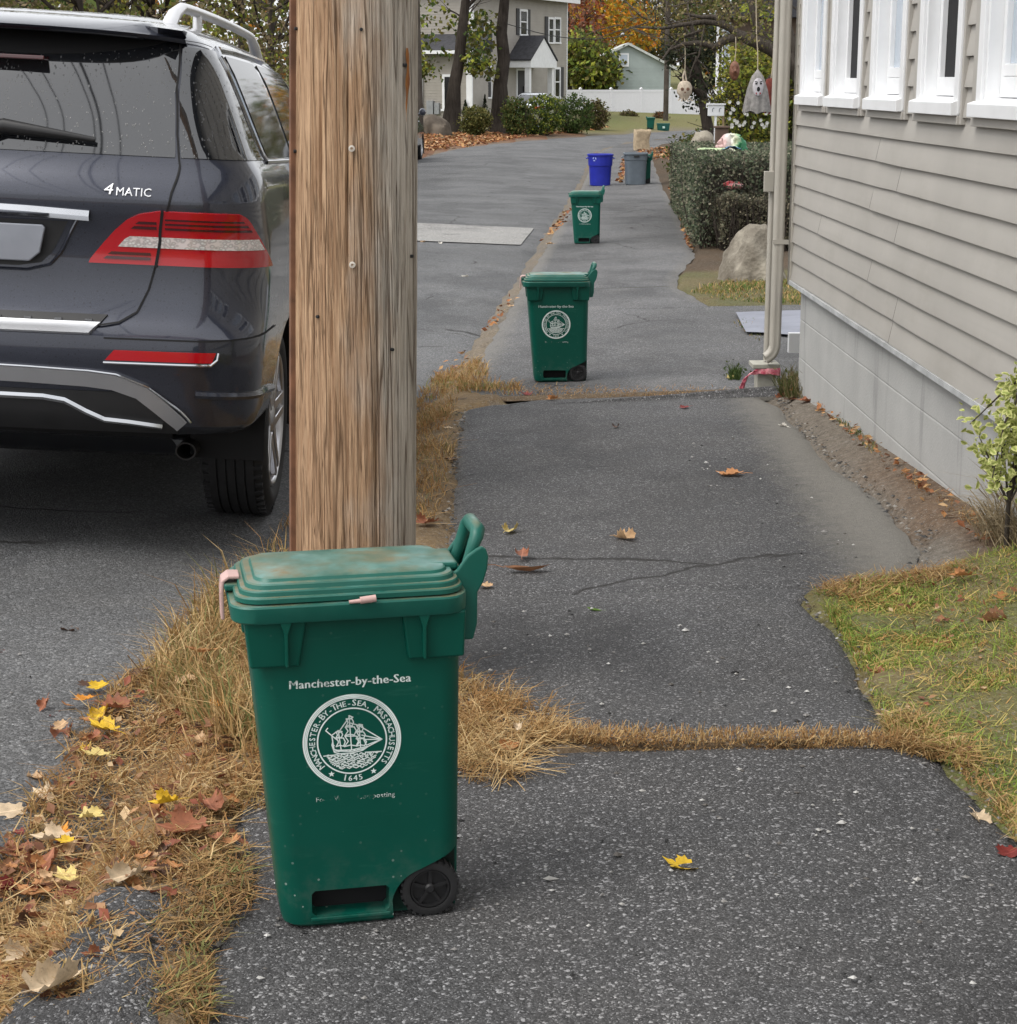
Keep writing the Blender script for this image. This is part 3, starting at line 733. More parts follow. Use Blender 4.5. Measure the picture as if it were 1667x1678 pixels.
class Loft:
    def __init__(s, lv):
        s.lv = lv; s.z0, s.z1 = lv[0][0], lv[-1][0]; x = [l[0] for l in lv]; s.sl = []; n = len(lv)
        for k in range(1, 6):                       # monotone cubic slopes
            y = [l[k] for l in lv]; d = [(y[i + 1] - y[i]) / (x[i + 1] - x[i]) for i in range(n - 1)]; m = [d[0]]
            for i in range(1, n - 1):
                if d[i - 1] * d[i] <= 0: m.append(0.)
                else: h0, h1 = x[i] - x[i - 1], x[i + 1] - x[i]; w1, w2 = 2 * h1 + h0, h1 + 2 * h0; m.append((w1 + w2) / (w1 / d[i - 1] + w2 / d[i]))
            s.sl.append(m + [d[-1]])
    def par(s, z):
        z = max(s.z0, min(s.z1, z)); i = 0
        while i < len(s.lv) - 2 and z > s.lv[i + 1][0]: i += 1
        a, b = s.lv[i], s.lv[i + 1]; h = b[0] - a[0]; t = (z - a[0]) / h; t2, t3 = t * t, t * t * t
        return [(2 * t3 - 3 * t2 + 1) * a[k] + (t3 - 2 * t2 + t) * h * s.sl[k - 1][i] + (3 * t2 - 2 * t3) * b[k] + (t3 - t2) * h * s.sl[k - 1][i + 1] for k in range(1, 6)]
    def pt(s, p, z):
        w_, r, rad, bow, yf = s.par(z)
        wi = w_ - rad; rf = min(.45, w_ * .6); ex = 2.5
        if p <= 1: x = wi * p; return Vector((x, r + bow * (x / w_) ** 2 * 1.0, z))
        yb = r + bow * (wi / w_) ** 2
        if p <= 2:
            a = (p - 1) * math.pi / 2; sl = bow * 2 * wi / w_ ** 2
            x = wi + rad * math.sin(a) ** (2 / ex); y = yb + rad * (1 - max(0, math.cos(a)) ** (2 / ex)) + sl * (x - wi) * .5
            return Vector((x, y, z))
        sl = bow * 2 * wi / w_ ** 2
        y2 = yb + rad + sl * rad * .5; y3 = yf - rf
        if p <= 3: t = p - 2; return Vector((w_ + .012 * math.sin(math.pi * t), y2 + (y3 - y2) * t, z))
        if p <= 4: a = (p - 3) * math.pi / 2; return Vector((w_ - rf + rf * math.cos(a), y3 + rf * .6 * math.sin(a), z))
        t = p - 4; return Vector(((w_ - rf) * (1 - t), y3 + rf * .6 + .08 * t, z))
    def nrm(s, p, z):
        e = .01; z_ = max(s.z0 + e, min(s.z1 - e, z)); a = s.pt(max(0, p - e), z_); b = s.pt(p + e, z_); c = s.pt(p, z_ - e); d = s.pt(p, z_ + e)
        n = (b - a).cross(d - c); return n.normalized()
    def px(s, x, z):
        lo, hi = 0., 2.
        for _ in range(30):
            m = (lo + hi) / 2
            if s.pt(m, z).x < x: lo = m
            else: hi = m
        return hi
    def py(s, y, z):
        lo, hi = 1., 4.
        for _ in range(30):
            m = (lo + hi) / 2
            if s.pt(m, z).y < y: lo = m
            else: hi = m
        return hi
    def S(s, p, z, d=0., mir=1):
        q = s.pt(abs(p), z) + s.nrm(abs(p), z) * d
        sg = (1 if p >= 0 else -1) * mir
        return Vector((q.x * sg, q.y, q.z))
    def body(s):
        ps = list(np.linspace(0, 1, 7)) + list(np.linspace(1, 2, 13))[1:] + list(np.linspace(2, 3, 40))[1:] + list(np.linspace(3, 4, 9))[1:] + list(np.linspace(4, 5, 6))[1:]
        zs = []
        for a, b in zip(s.lv, s.lv[1:]):
            k = max(1, int((b[0] - a[0]) / .03)); zs += [a[0] + (b[0] - a[0]) * i / k for i in range(k)]
        zs.append(s.z1)
        rows = []
        for z in zs:
            r = [s.pt(p, z) for p in ps]; l = [Vector((-q.x, q.y, q.z)) for q in r[1:-1]]
            rows.append(r + l[::-1])
        mb = MB(); mb.grid(rows, close_u=True); n = len(rows[0])
        mb.f.append(tuple(range(n - 1, -1, -1))); mb.f.append(tuple((len(rows) - 1) * n + k for k in range(n))); mb.m += [0, 0]
        return mb
    def patch(s, rows, d=.004, n=10, sub=5, mir=1, mb=None, thick=True):
        """rows = [(z, pL, pR)] bottom to top"""
        mb = mb or MB(); R_ = []
        for (za, la, ra), (zb_, lb, rb) in zip(rows, rows[1:]):
            for k in range(sub): t = k / sub; R_.append((za + (zb_ - za) * t, la + (lb - la) * t, ra + (rb - ra) * t))
        R_.append(rows[-1])
        vs = [[s.S(l + (r - l) * k / n, z, d, mir) for k in range(n + 1)] for z, l, r in R_]
        mb.grid(vs)
        if thick:
            bs = [[s.S(l + (r - l) * k / n, z, -.004, mir) for k in range(n + 1)] for z, l, r in R_]
            for a, b in ((vs[0], bs[0]), (vs[-1], bs[-1]), ([r[0] for r in vs], [r[0] for r in bs]), ([r[-1] for r in vs], [r[-1] for r in bs])): mb.grid([a, b])
        return mb
    def ribbon(s, path, width, d=.004, mir=1, mb=None, sub=6, thick=True, prof=None):
        mb = mb or MB(); P = []
        for (pa, za), (pb, zb_) in zip(path, path[1:]):
            for k in range(sub): t = k / sub; P.append((pa + (pb - pa) * t, za + (zb_ - za) * t))
        P.append(path[-1]); pts = [(s.S(p, z, d), s.nrm(abs(p), z)) for p, z in P]; rows = []
        N_ = len(pts)
        for i, (q, nn) in enumerate(pts):
            if P[i][0] < 0: nn = Vector((-nn.x, nn.y, nn.z))
            t = (pts[min(i + 1, N_ - 1)][0] - pts[max(i - 1, 0)][0]).normalized(); b = t.cross(nn).normalized()
            w_ = width[0] + (width[1] - width[0]) * i / (N_ - 1) if isinstance(width, tuple) else width
            row = [q - b * w_ / 2 - nn * (d + .003), q - b * w_ / 2, q + nn * w_ * (.30 if prof else 0), q + b * w_ / 2, q + b * w_ / 2 - nn * (d + .003)]
            if not thick: row = row[1:4]
            rows.append([Vector((v.x * mir, v.y, v.z)) for v in row])
        mb.grid(rows); return mb

def wheel_parts(parent, side, R_=.375, W_=.25, rim=.265, spokes=5):
    # local frame: axle along x, outer face towards +x*side
    wo = empty('wheel', (0, 0, 0)); wo.parent = parent
    MX = Matrix(((0, 0, side, 0), (1, 0, 0, 0), (0, 1, 0, 0), (0, 0, 0, 1)))
    h = W_ / 2; mb = MB()
    prof = [(rim - .01, -h + .02), (rim + .02, -h + .005), (R_ - .05, -h), (R_ - .02, -h + .015), (R_ - .004, -h + .04)]
    for k in range(5):
        c = -h + .055 + k * (W_ - .11) / 4; prof += [(R_, c - .017), (R_, c + .017 - .006), (R_ - .008, c + .017 - .005), (R_ - .008, c + .017)]
    prof += [(R_ - .004, h - .04), (R_ - .02, h - .015), (R_ - .05, h), (R_ - .075, h + .003), (rim + .02, h - .003), (rim, h - .012), (rim - .01, h - .03)]
    mb.lathe(prof, 56, MX)
    for k in range(56):  # tread blocks on the shoulders
        a = 2 * math.pi * k / 56
        T = MX @ Matrix.Rotation(a, 4, 'Z')
        for sg in (-1, 1): mb.box(R_ - .03, R_ - .0005, -.007, .007, sg * (h - .032) - .018, sg * (h - .032) + .018, T)
    mb.build('tyre', M['rubber'], wo, smooth=35)
    mb = MB(); mb.lathe([(rim - .01, h - .03), (rim - .002, h - .008), (rim - .012, h - .004), (rim - .025, h - .012), (rim - .035, h - .06), (rim - .05, -h + .03), (rim - .06, -h + .03), (rim - .05, h - .065)], 56, MX)
    for k in range(spokes):
        for da in (-.13, .13):
            a = 2 * math.pi * k / spokes; T = MX @ Matrix.Rotation(a, 4, 'Z')
            c = [(.05, .035 * math.copysign(1, da)), (rim - .02, math.tan(da) * (rim - .02) * .95)]
            (x0, y0), (x1, y1) = c; w0, w1 = .020, .015
            vs = [Vector(v) for v in ((x0, y0 - w0, h - .055), (x0, y0 + w0, h - .055), (x1, y1 + w1, h - .028), (x1, y1 - w1, h - .028),
                  (x0, y0 - w0, h - .018), (x0, y0 + w0, h - .018), (x1, y1 + w1, h - .006), (x1, y1 - w1, h - .006))]
            mb.add([T @ v for v in vs], [(0, 1, 2, 3), (4, 7, 6, 5), (0, 4, 5, 1), (1, 5, 6, 2), (2, 6, 7, 3), (3, 7, 4, 0)])
    mb.lathe([(0, h - .012), (.035, h - .012), (.06, h - .022), (.07, h - .06), (0, h - .06)], 24, MX)
    fixn(mb.build('rim', M['satin'], wo, smooth=30, bevel=.003))
    mb = MB(); mb.lathe([(0, -.01), (.17, -.01), (.17, .012), (0, .012)], 32, MX); mb.build('brake_disc', M['blackplastic'], wo, smooth=30)
    return wo

def text_mesh(txt, size=1., align='CENTER', space=1., shear=0., res=2):
    cu = bpy.data.curves.new('txt', 'FONT'); cu.body = txt; cu.size = size; cu.align_x = align; cu.space_character = space; cu.shear = shear; cu.resolution_u = res
    o = bpy.data.objects.new('txt', cu); C.objects.link(o); dg = bpy.context.evaluated_depsgraph_get(); dg.update()
    me = o.evaluated_get(dg).to_mesh(); vs = [v.co.copy() for v in me.vertices]; fs = [tuple(p.vertices) for p in me.polygons]
    o.evaluated_get(dg).to_mesh_clear(); bpy.data.objects.remove(o); bpy.data.curves.remove(cu); return vs, fs

def arch_cut(body, ys, r_, w0=.55):
    """cut the four wheel openings with exact booleans"""
    mb = MB()
    for y in ys:
        for sg in (-1, 1):
            T = Matrix(((0, 0, sg, 0), (1, 0, 0, y), (0, 1, 0, .385), (0, 0, 0, 1)))
            mb.lathe([(0, w0), (r_, w0), (r_ * 1.0, 1.3), (0, 1.3)], 48, T)
    cut = mb.build('cut', M['gap']); fixn(cut); fixn(body)
    md = body.modifiers.new('b', 'BOOLEAN'); md.operation = 'DIFFERENCE'; md.solver = 'EXACT'; md.object = cut
    bpy.context.view_layer.update(); apply_mods(body); bpy.data.objects.remove(cut)
    body.data.shade_smooth(); body.data.set_sharp_from_angle(angle=R(38))

def make_suv():
    car = empty('parked_suv', (0, 0, 0)); L = Loft(CARLV)
    body = L.body().build('body', M['paint'], car, smooth=40); arch_cut(body, (1.02, 3.93), .45)
    X = lambda x, z: L.px(max(.02, x - .10), z); Y = lambda y, z: L.py(y, z)
    # wheel arch liners and dark underside
    mb = MB()
    for y in (1.02, 3.93):
        for sg in (-1, 1):
            T = Matrix(((0, 0, sg, 0), (1, 0, 0, y), (0, 1, 0, .385), (0, 0, 0, 1)))
            arc = [math.pi * (-.02 + 1.04 * k / 24) for k in range(25)]
            mb.grid([[T @ Vector((r_ * math.cos(a), r_ * math.sin(a), x_)) for a in arc] for r_, x_ in ((.449, .93), (.449, .66), (.40, .655), (.0, .655))])
    mb.box(-.66, .66, 1.3, 4.3, .30, .34); mb.tube([(-.7, 1.02, .42), (.7, 1.02, .42)], .06, 10); mb.box(-.60, .60, .55, .95, .44, .52); mb.build('underbody', M['gap'], car, smooth=40)
    for y in (1.02, 3.93):
        for sg in (-1, 1):
            wh = wheel_parts(car, sg); wh.location = (sg * .80, y, .375); wh.rotation_euler.x = rnd.uniform(0, 1)
    # rear window, its top darkened by painted spoiler shade
    wz0, wz1 = 1.405, 1.67
    g = L.patch([(wz0, -1.0, 1.0), (1.46, -1.04, 1.04), (1.54, -1.12, 1.12), (wz1, -1.375, 1.375)], .0035, 48, 20); g.build('rear_window', M['carglass'], car, smooth=40)
    # black patch painting the spoiler's shade and reflection onto the glass
    b = L.patch([(1.608, -.36, .36), (1.615, -.62, .62), (1.632, -.90, .90), (1.660, -1.22, 1.22), (1.680, -1.38, 1.38)], .006, 40); b.build('spoiler_shade', M['gap'], car, smooth=40)
    # spoiler : curved blade carrying on the roof line
    mb = MB(); rows = []
    for i in range(33):
        t = -1 + 2 * i / 32; x = .66 * t; e = 1 - abs(t) ** 6
        lip = .16 + .07 * t * t + .12 * (1 - e); z = 1.704 - .014 * t * t - .006 * (1 - e)
        back = .62
        rows.append([Vector((x * .95, back, z + .050)), Vector((x, .42, z + .036)), Vector((x, .28, z + .020)), Vector((x, lip + .02, z)), Vector((x, lip, z - .010)), Vector((x, lip + .01, z - .024)), Vector((x, lip + .06, z - .030)), Vector((x, .40, z - .022)), Vector((x * .95, back, z - .02))])
    mb.grid(rows); fixn(mb.build('spoiler', M['paint'], car, smooth=50))
    mb = MB(); mb.box(-.22, .22, .19, .26, 1.668, 1.682); mb.build('brake_light', M['darkred'], car, bevel=.003)
    # quarter glass that wraps round the rear pillar
    for m in (1, -1):
        rows = [(1.405, 1.03, Y(.66, 1.405)), (1.46, 1.07, Y(.62, 1.46)), (1.54, 1.16, Y(.60, 1.54)), (1.62, 1.31, Y(.58, 1.62)), (1.648, 1.375, Y(.575, 1.648))]
        L.patch(rows, .0035, 16, mir=m).build('quarter_glass', M['carglass'], car, smooth=40)
        L.ribbon([(Y(.67, 1.402), 1.402), (Y(.645, 1.42), 1.42), (Y(.61, 1.54), 1.54), (Y(.59, 1.63), 1.63), (Y(.66, 1.662), 1.662), (Y(1.1, 1.672), 1.672), (Y(2.0, 1.672), 1.672)], .014, .008, m, prof=1).build('window_trim', M['chrome'], car, smooth=40)
        for (ya, yb, yc_, yd) in ((.74, 1.42, .70, 1.40), (1.50, 2.42, 1.48, 2.40)):
            L.patch([(1.41, Y(ya, 1.41), Y(yb, 1.41)), (1.64, Y(yc_ + .03, 1.64), Y(yd, 1.64))], .0035, 14, mir=m).build('side_window', M['sideglass'], car, smooth=40)
        L.patch([(1.41, Y(2.48, 1.41), Y(3.05, 1.41)), (1.62, Y(2.48, 1.62), Y(2.62, 1.62))], .0035, 10, mir=m).build('side_window', M['sideglass'], car, smooth=40)
        L.ribbon([(Y(.66, 1.398), 1.398), (Y(2.0, 1.395), 1.395), (Y(3.1, 1.39), 1.39)], .012, .006, m, prof=1).build('belt_trim', M['satin'], car, smooth=40)
        # tail light: red shell, clear LED bar, darker cells, split line
        def rowp(z, t): return t
        xl = {1.062: .492, 1.075: .497, 1.09: .508, 1.13: .538, 1.18: .58, 1.215: .618, 1.235: .66, 1.246: .72}
        yr = {1.062: .37, 1.075: .355, 1.09: .335, 1.13: .29, 1.18: .245, 1.215: .215, 1.235: .195, 1.246: .175}
        zs = sorted(xl); rows = [(z, X(xl[z], z), Y(yr[z], z)) for z in zs]
        tl = L.patch(rows, .012, 28, 4, mir=m).build('taillight', M['redlens'], car, smooth=40)
        L.patch([(1.122, X(.588, 1.122), Y(.285, 1.122)), (1.150, X(.611, 1.150), Y(.258, 1.150)), (1.160, X(.628, 1.160), Y(.25, 1.16))], .0145, 26, 3, mir=m, thick=False).build('led_bar', M['led'], tl, smooth=40)
        mb = MB()
        for (a, b2, c, d2) in ((1.078, 1.088, .54, .695), (1.094, 1.104, .555, .695), (1.186, 1.196, .63, .715), (1.203, 1.212, .645, .715)):
            L.patch([(a, X(c, a), X(d2, a)), (b2, X(c + .012, b2), X(d2, b2))], .0145, 8, 1, mir=m, mb=mb, thick=False)
        for (a, b2, c, d2) in ((1.186, 1.194, .742, .222), (1.202, 1.209, .742, .207), (1.217, 1.223, .742, .192)):
            L.patch([(a, X(c, a), Y(d2, a)), (b2, X(c, b2), Y(d2 - .006, b2))], .0145, 14, 1, mir=m, mb=mb, thick=False)
        mb.build('dark_cell', M['darkred'], tl, smooth=40)
        L.ribbon([(X(.712, 1.055), 1.055), (X(.726, 1.15), 1.15), (X(.735, 1.25), 1.25)], .010, .0155, m, thick=False).build('split_line', M['gap'], tl, smooth=40)
        # tailgate shut line
        L.ribbon([(1.39, 1.672), (1.15, 1.55), (1.055, 1.46), (1.015, 1.40), (X(.762, 1.30), 1.30), (X(.742, 1.23), 1.23), (X(.715, 1.08), 1.08), (X(.69, .98), .98), (X(.655, .905), .905), (X(.60, .87), .87), (X(.52, .855), .855)], .007, .0062, m, thick=False).build('shut_line', M['gap'], car, smooth=40)
        L.ribbon([(1.39, 1.672), (1.7, 1.668), (Y(.57, 1.660), 1.660)], .007, .003, m, thick=False).build('roof_joint', M['gap'], car, smooth=40)
        # bumper: reflector with chrome lip, step line, side crease
        L.patch([(.752, X(.565, .752), X(.912, .752)), (.785, X(.595, .785), X(.925, .785))], .006, 16, 2, mir=m).build('reflector', M['redlens'], car, smooth=40)
        L.ribbon([(X(.56, .744), .744), (X(.78, .744), .744), (X(.908, .745), .745), (X(.928, .762), .762), (X(.932, .785), .785)], .008, .009, m, prof=1).build('reflector_trim', M['chrome'], car, smooth=40)
        L.ribbon([(X(.86, .655), .655), (Y(.40, .64), .64), (Y(.60, .625), .625)], .020, .010, m, prof=1).build('bumper_crease', M['paint'], car, smooth=40)
        L.ribbon([(X(.56, .823), .823), (X(.9, .823), .823), (Y(.55, .84), .84)], .006, .003, m, thick=False).build('bumper_joint', M['gap'], car, smooth=40)
        # roof rail with feet
        mb = MB(); pts = []
        for i in range(17):
            t = i / 16; y = .60 + 2.5 * t; e = min(1., min(t, 1 - t) * 7); pts.append((m * (.55 - .03 * (t - .4) ** 2), y, 1.705 + .100 * math.sin(e * math.pi / 2) + .012 * math.sin(math.pi * t)))
        mb.tube(pts, [.020 + .010 * (1 - min(1., min(i, 16 - i) / 2)) for i in range(17)], 12); mb.tube([(m * .55, 1.25, 1.72), (m * .55, 1.25, 1.80)], .018, 10)
        mb.build('roof_rail', plain('bright_rail', (.74, .74, .75), .35, .7, var=.03), car, smooth=50)
        # door handles, mirror, exhaust, door seams
        for y in (1.62, 2.62):
            mb = MB(); hz = 1.23; mb.tube([Vector((m * .958, y - .10, hz)), Vector((m * .985, y - .08, hz)), Vector((m * .988, y + .06, hz)), Vector((m * .958, y + .09, hz))], .014, 8); mb.build('door_handle', M['chrome'], car, smooth=50)
        for y in (1.46, 2.46): L.ribbon([(Y(y, .5), .5), (Y(y, .9), .9), (Y(y, 1.38), 1.38)], .007, .003, m, thick=False).build('door_seam', M['gap'], car, smooth=40)
        mb = MB(); mb.lathe([(.0, 0), (.06, .01), (.085, .06), (.08, .12), (.0, .13)], 16, Matrix.Translation((m * 1.04, 3.06, 1.46)) @ Matrix.Rotation(R(-90), 4, 'X') @ Matrix.Diagonal((1.3, .9, 1, 1))); mb.tube([(m * .92, 3.08, 1.42), (m * 1.0, 3.1, 1.44)], .025, 8); fixn(mb.build('mirror', M['paint'], car, smooth=50))
        mb = MB(); mb.lathe([(.032, 0), (.038, 0), (.038, .25), (.030, .25), (.030, .01)], 20, Matrix.Translation((m * .66, .48, .40)) @ Matrix.Rotation(R(-90), 4, 'X'), closed=True); fixn(mb.build('exhaust_pipe', plain('dark_steel', (.03, .028, .027), .6, .3, var=.3, scale=25), car, smooth=40))  # exhaust pipe in a dark mottled steel tone
    # number plate recess, plate, handle strip
    rz = [(1.035, .29), (1.05, .36), (1.09, .39), (1.16, .425), (1.205, .445)]
    L.patch([(z, -X(x, z), X(x, z)) for z, x in rz], .0035, 20, 2).build('plate_recess', M['paint'], car, smooth=40)
    rz = [(1.042, .26), (1.055, .335), (1.09, .37), (1.16, .405), (1.20, .425)]
    L.patch([(z, -X(x, z), X(x, z)) for z, x in rz], .006, 20, 2, thick=False).build('recess_panel', M['blackplastic'], car, smooth=40)
    L.ribbon([(-X(.455, 1.205), 1.205), (-X(.40, 1.09), 1.09), (-X(.365, 1.05), 1.05), (-X(.29, 1.03), 1.03), (0.0001, 1.03), (X(.29, 1.03), 1.03), (X(.365, 1.05), 1.05), (X(.40, 1.09), 1.09), (X(.455, 1.205), 1.205)], .010, .006, 1, prof=1).build('recess_lip', M['paint'], car, smooth=40)
    mb = MB(); q = L.pt(0, 1.12); mb.prism([(-.205, 1.06), (.205, 1.06), (.24, 1.09), (.257, 1.175), (.247, 1.185), (-.247, 1.185), (-.257, 1.175), (-.24, 1.09)], .050, .062, Matrix(((1, 0, 0, 0), (0, 0, 1, 0), (0, 1, 0, 0), (0, 0, 0, 1))))
    plate = mb.build('plate_panel', plain('plate_grey', (.22, .235, .27), .3, var=.08, coat=.6), car, bevel=.004)
    L.ribbon([(-X(.495, 1.222), 1.222), (-X(.3, 1.230), 1.230), (.0001, 1.234), (X(.3, 1.230), 1.230), (X(.495, 1.222), 1.222)], .034, .012, 1, prof=1).build('chrome_strip', M['chrome'], car, smooth=40)
    # lettering on the tailgate
    mb = MB(); vs, fs = text_mesh('4', .046, 'LEFT', shear=.15); 
    def put(vs, fs, x0, z0, sx_=1.35):
        out = []
        for lay in (0, 1):
            for v in vs: x = x0 + v.x * sx_; z = z0 + v.y * .95; q = L.S(X(x, z), z, .002 + .004 * lay); out.append(q)
        n = len(vs); f2 = [tuple(i + n for i in f) for f in fs]; edges = {}
        for f in fs:
            for a, b in zip(f, f[1:] + f[:1]): edges[(a, b)] = 1
        side = [(a, b, b + n, a + n) for (a, b) in edges if (b, a) not in edges]
        mb.add(out, f2 + side)
    put(vs, fs, .540, 1.288); vs, fs = text_mesh('MATIC', .034, 'LEFT', 1.04); put(vs, fs, .580, 1.286, 1.12)
    mb.build('lettering', plain('bright_letters', (.82, .83, .85), .25, .3), car)
    # silver loading-edge plate with black studs strip
    L.patch([(.833, -X(.51, .833), X(.51, .833)), (.866, -X(.54, .866), X(.54, .866))], .010, 30, 3).build('loading_plate', plain('bright_plate', (.62, .63, .65), .3, .7, var=.05), car, smooth=40)
    L.patch([(.867, -X(.54, .867), X(.54, .867)), (.893, -X(.56, .893), X(.56, .893))], .006, 30, 2).build('studded_strip', M['blackplastic'], car, smooth=40)
    for k in range(11):
        mb = MB(); x = -.50 + .10 * k; q = L.S(math.copysign(X(abs(x), .872), x), .872, .008); mb.box(q.x - .012, q.x + .012, q.y - .004, q.y + .004, q.z - .003, q.z + .004); mb.build('stud', M['chrome'], car)
    # lower bumper: silver skid band, chrome wave, black diffuser
    L.patch([(.54, -X(.80, .54), X(.80, .54)), (.60, -X(.78, .60), X(.78, .60)), (.655, -X(.70, .655), X(.70, .655))], .006, 40, 2).build('diffuser', M['blackplastic'], car, smooth=40)
    band = [(.700, .0), (.698, .30), (.692, .50), (.684, .59), (.660, .675), (.622, .735), (.565, .815)]
    pth = [(-X(x, z), z) for z, x in band[:0:-1]] + [(.0001, .700)] + [(X(x, z), z) for z, x in band[1:]]
    L.ribbon(pth, .046, .010).build('skid_band', M['satin'], car, smooth=40)
    pth2 = [(-X(x, z + .026), z + .026) for z, x in [(b_[0], b_[1] + .012) for b_ in band[:0:-1]]] + [(.0001, .727)] + [(X(x + .012 + (.018 if x > .65 else 0), z + .026 - (.012 if x > .65 else 0)), z + .026 - (.012 if x > .65 else 0)) for z, x in band[1:]]
    L.ribbon(pth2, .007, .013, prof=1).build('skid_edge', M['chrome'], car, smooth=40)
    wv = [(.0, .638), (.36, .636), (.43, .628), (.50, .600), (.56, .580), (.64, .575), (.75, .565)]
    pth = [(-X(x, z), z) for x, z in wv[:0:-1]] + [(.0001, .638)] + [(X(x, z), z) for x, z in wv[1:]]
    L.ribbon(pth, .017, .014, prof=1).build('chrome_wave', M['chrome'], car, smooth=40)
    # rear wiper
    mb = MB(); P = [L.S(0.0001, 1.425, .03), L.S(X(.2, 1.445), 1.445, .035), L.S(X(.50, 1.428), 1.428, .028)]
    mb.tube(P, [.022, .016, .006], 8); fixn(mb.build('wiper', M['blackplastic'], car, smooth=50))
    # headlights and windscreen at the front end (seen from elsewhere only)
    for m in (1, -1): L.patch([(.86, 3.55, 4.15), (1.0, 3.5, 4.05)], .006, 12, mir=m).build('headlight', M['led'], car, smooth=40)
    w_ = L.patch([(1.40, 4.05, 4.99), (1.64, 4.02, 4.99)], .004, 12); L.patch([(1.40, 4.05, 4.99), (1.64, 4.02, 4.99)], .004, 12, mir=-1, mb=w_); w_.build('windscreen', M['carglass'], car, smooth=40)
    WARP = [(.2, .14), (.26, .20), (.53, .445), (.66, .600), (.76, .710), (.85, .800), (1.06, 1.013), (1.25, 1.20), (1.34, 1.30), (1.405, 1.37), (1.66, 1.75), (1.70, 1.785), (1.775, 1.87), (1.95, 2.03)]
    WL_ = Loft([(a, b, 0, 0, 0, 0) for a, b in WARP])
    for o in list(car.children) + [c for p in car.children for c in p.children]:      # fit the height of belt line, bumper and roof to the car in the street
        if o.type == 'MESH' and not o.name.startswith(('tyre', 'rim', 'brake')):
            for v in o.data.vertices: v.co.z = WL_.par(v.co.z)[0]
    return car
SUV = make_suv()
tag(SUV, 'dark grey rain speckled SUV parked at the kerb, seen from its right rear', 'car', 'cars parked on the street')
def seat_car(o, X, Y, th):
    g = gz(X, Y); o.location = (X, Y, g); o.rotation_euler = (0, 0, -th)
th = R(.6)
SUV.rotation_mode = 'ZYX'
def settle(o, x0, y0, th, pitch, roll, wx=.80, wy=1.02):
    """put the car's rear end at x0, y0 and let its right rear tyre touch the road"""
    o.rotation_euler = (pitch, roll, -th); o.location = (x0, y0, 0)
    Mx = Euler((pitch, roll, -th), 'ZYX').to_matrix()
    q = Mx @ Vector((wx, wy, 0)); o.location.z = gz(x0 + q.x, y0 + q.y) - q.z
settle(SUV, -1.770, 6.03, th, R(-1.8), R(2.9))
# ================================================================ GREEN COMPOST CARTS
def bin_mat():
    m = N('green_cart_plastic'); n = m.noise(2.5, 5, .6); sc = m.noise(1., 4, .7, m.map((8, 8, 60))); v = m.vor(70, out='Distance'); rr = m.node('ShaderNodeSeparateColor', {'Color': m.vor(70, out='Color')}).outputs[0]
    z = m.sep(m.co())[2]
    c = m.mix(m.ramp(n, [(.3, 0), (.7, 1)]), (.0006, .066, .045), (.001, .085, .060))
    c = m.mix(m.ramp(sc, [(.60, 0), (.72, .25)]), c, (.03, .14, .10))
    low = m.ramp(z, [(.02, 1), (.16, 0)])
    spk = m.math('MULTIPLY', m.math('MULTIPLY', m.math('LESS_THAN', v, .16), m.math('GREATER_THAN', rr, .82)), m.math('ADD', low, .08, True))
    c = m.mix(m.math('MULTIPLY', spk, .8), c, (.35, .42, .38))
    dirt = m.math('MULTIPLY', low, m.ramp(m.noise(22, 5, .7), [(.45, 0), (.75, .55)]))
    c = m.mix(dirt, c, (.10, .13, .11))
    m.set(Base_Color=c, Roughness=m.ramp(n, [(.3, .36), (.7, .48)]), Specular_IOR_Level=.28); m.bump(m.noise(300, 2), .06, .001); return m.mat
def lid_mat():
    m = N('green_lid_plastic'); n = m.noise(5, 5, .65); n2 = m.noise(14, 4)
    up = m.sep(m.node('ShaderNodeNewGeometry').outputs['Normal'])[2]
    c = m.mix(m.ramp(n, [(.3, 0), (.7, 1)]), (.002, .082, .060), (.007, .115, .086))
    dust = m.math('MULTIPLY', m.ramp(up, [(.75, 0), (1, 1)]), m.ramp(n, [(.36, .0), (.62, .9)]))  # dust on upward faces, with sky reflection painted in as paler colour
    c = m.mix(dust, c, m.mix(m.ramp(n2, [(.4, 0), (.6, 1)]), (.14, .26, .23), (.20, .15, .075)))
    m.set(Base_Color=c, Roughness=m.ramp(n2, [(.3, .32), (.7, .55)]), Specular_IOR_Level=.45); return m.mat
M['bin'] = bin_mat(); M['lid'] = lid_mat()
M['pinkplastic'] = plain('pinkish_latch', (.50, .33, .30), .5)
def print_mat(name, wear):
    m = N(name); n = m.noise(26, 5, .7); n2 = m.noise(7, 3)
    a = m.math('MULTIPLY', m.ramp(n, [(wear - .08, 0), (wear + .06, 1)]), m.ramp(n2, [(.22, .35), (.45, 1)]))
    m.set(Base_Color=(.78, .86, .83), Roughness=.6)
    tr = m.node('ShaderNodeBsdfTransparent'); mx = m.node('ShaderNodeMixShader', {'Fac': a}); m.l.new(tr.outputs[0], mx.inputs[1]); m.l.new(m.b.outputs[0], mx.inputs[2]); m.l.new(mx.outputs[0], m.out.inputs[0]); return m.mat
M['print'] = print_mat('white_print', .30); M['print_worn'] = print_mat('worn_white_print', .44); M['print_faint'] = print_mat('faint_white_print', .545)

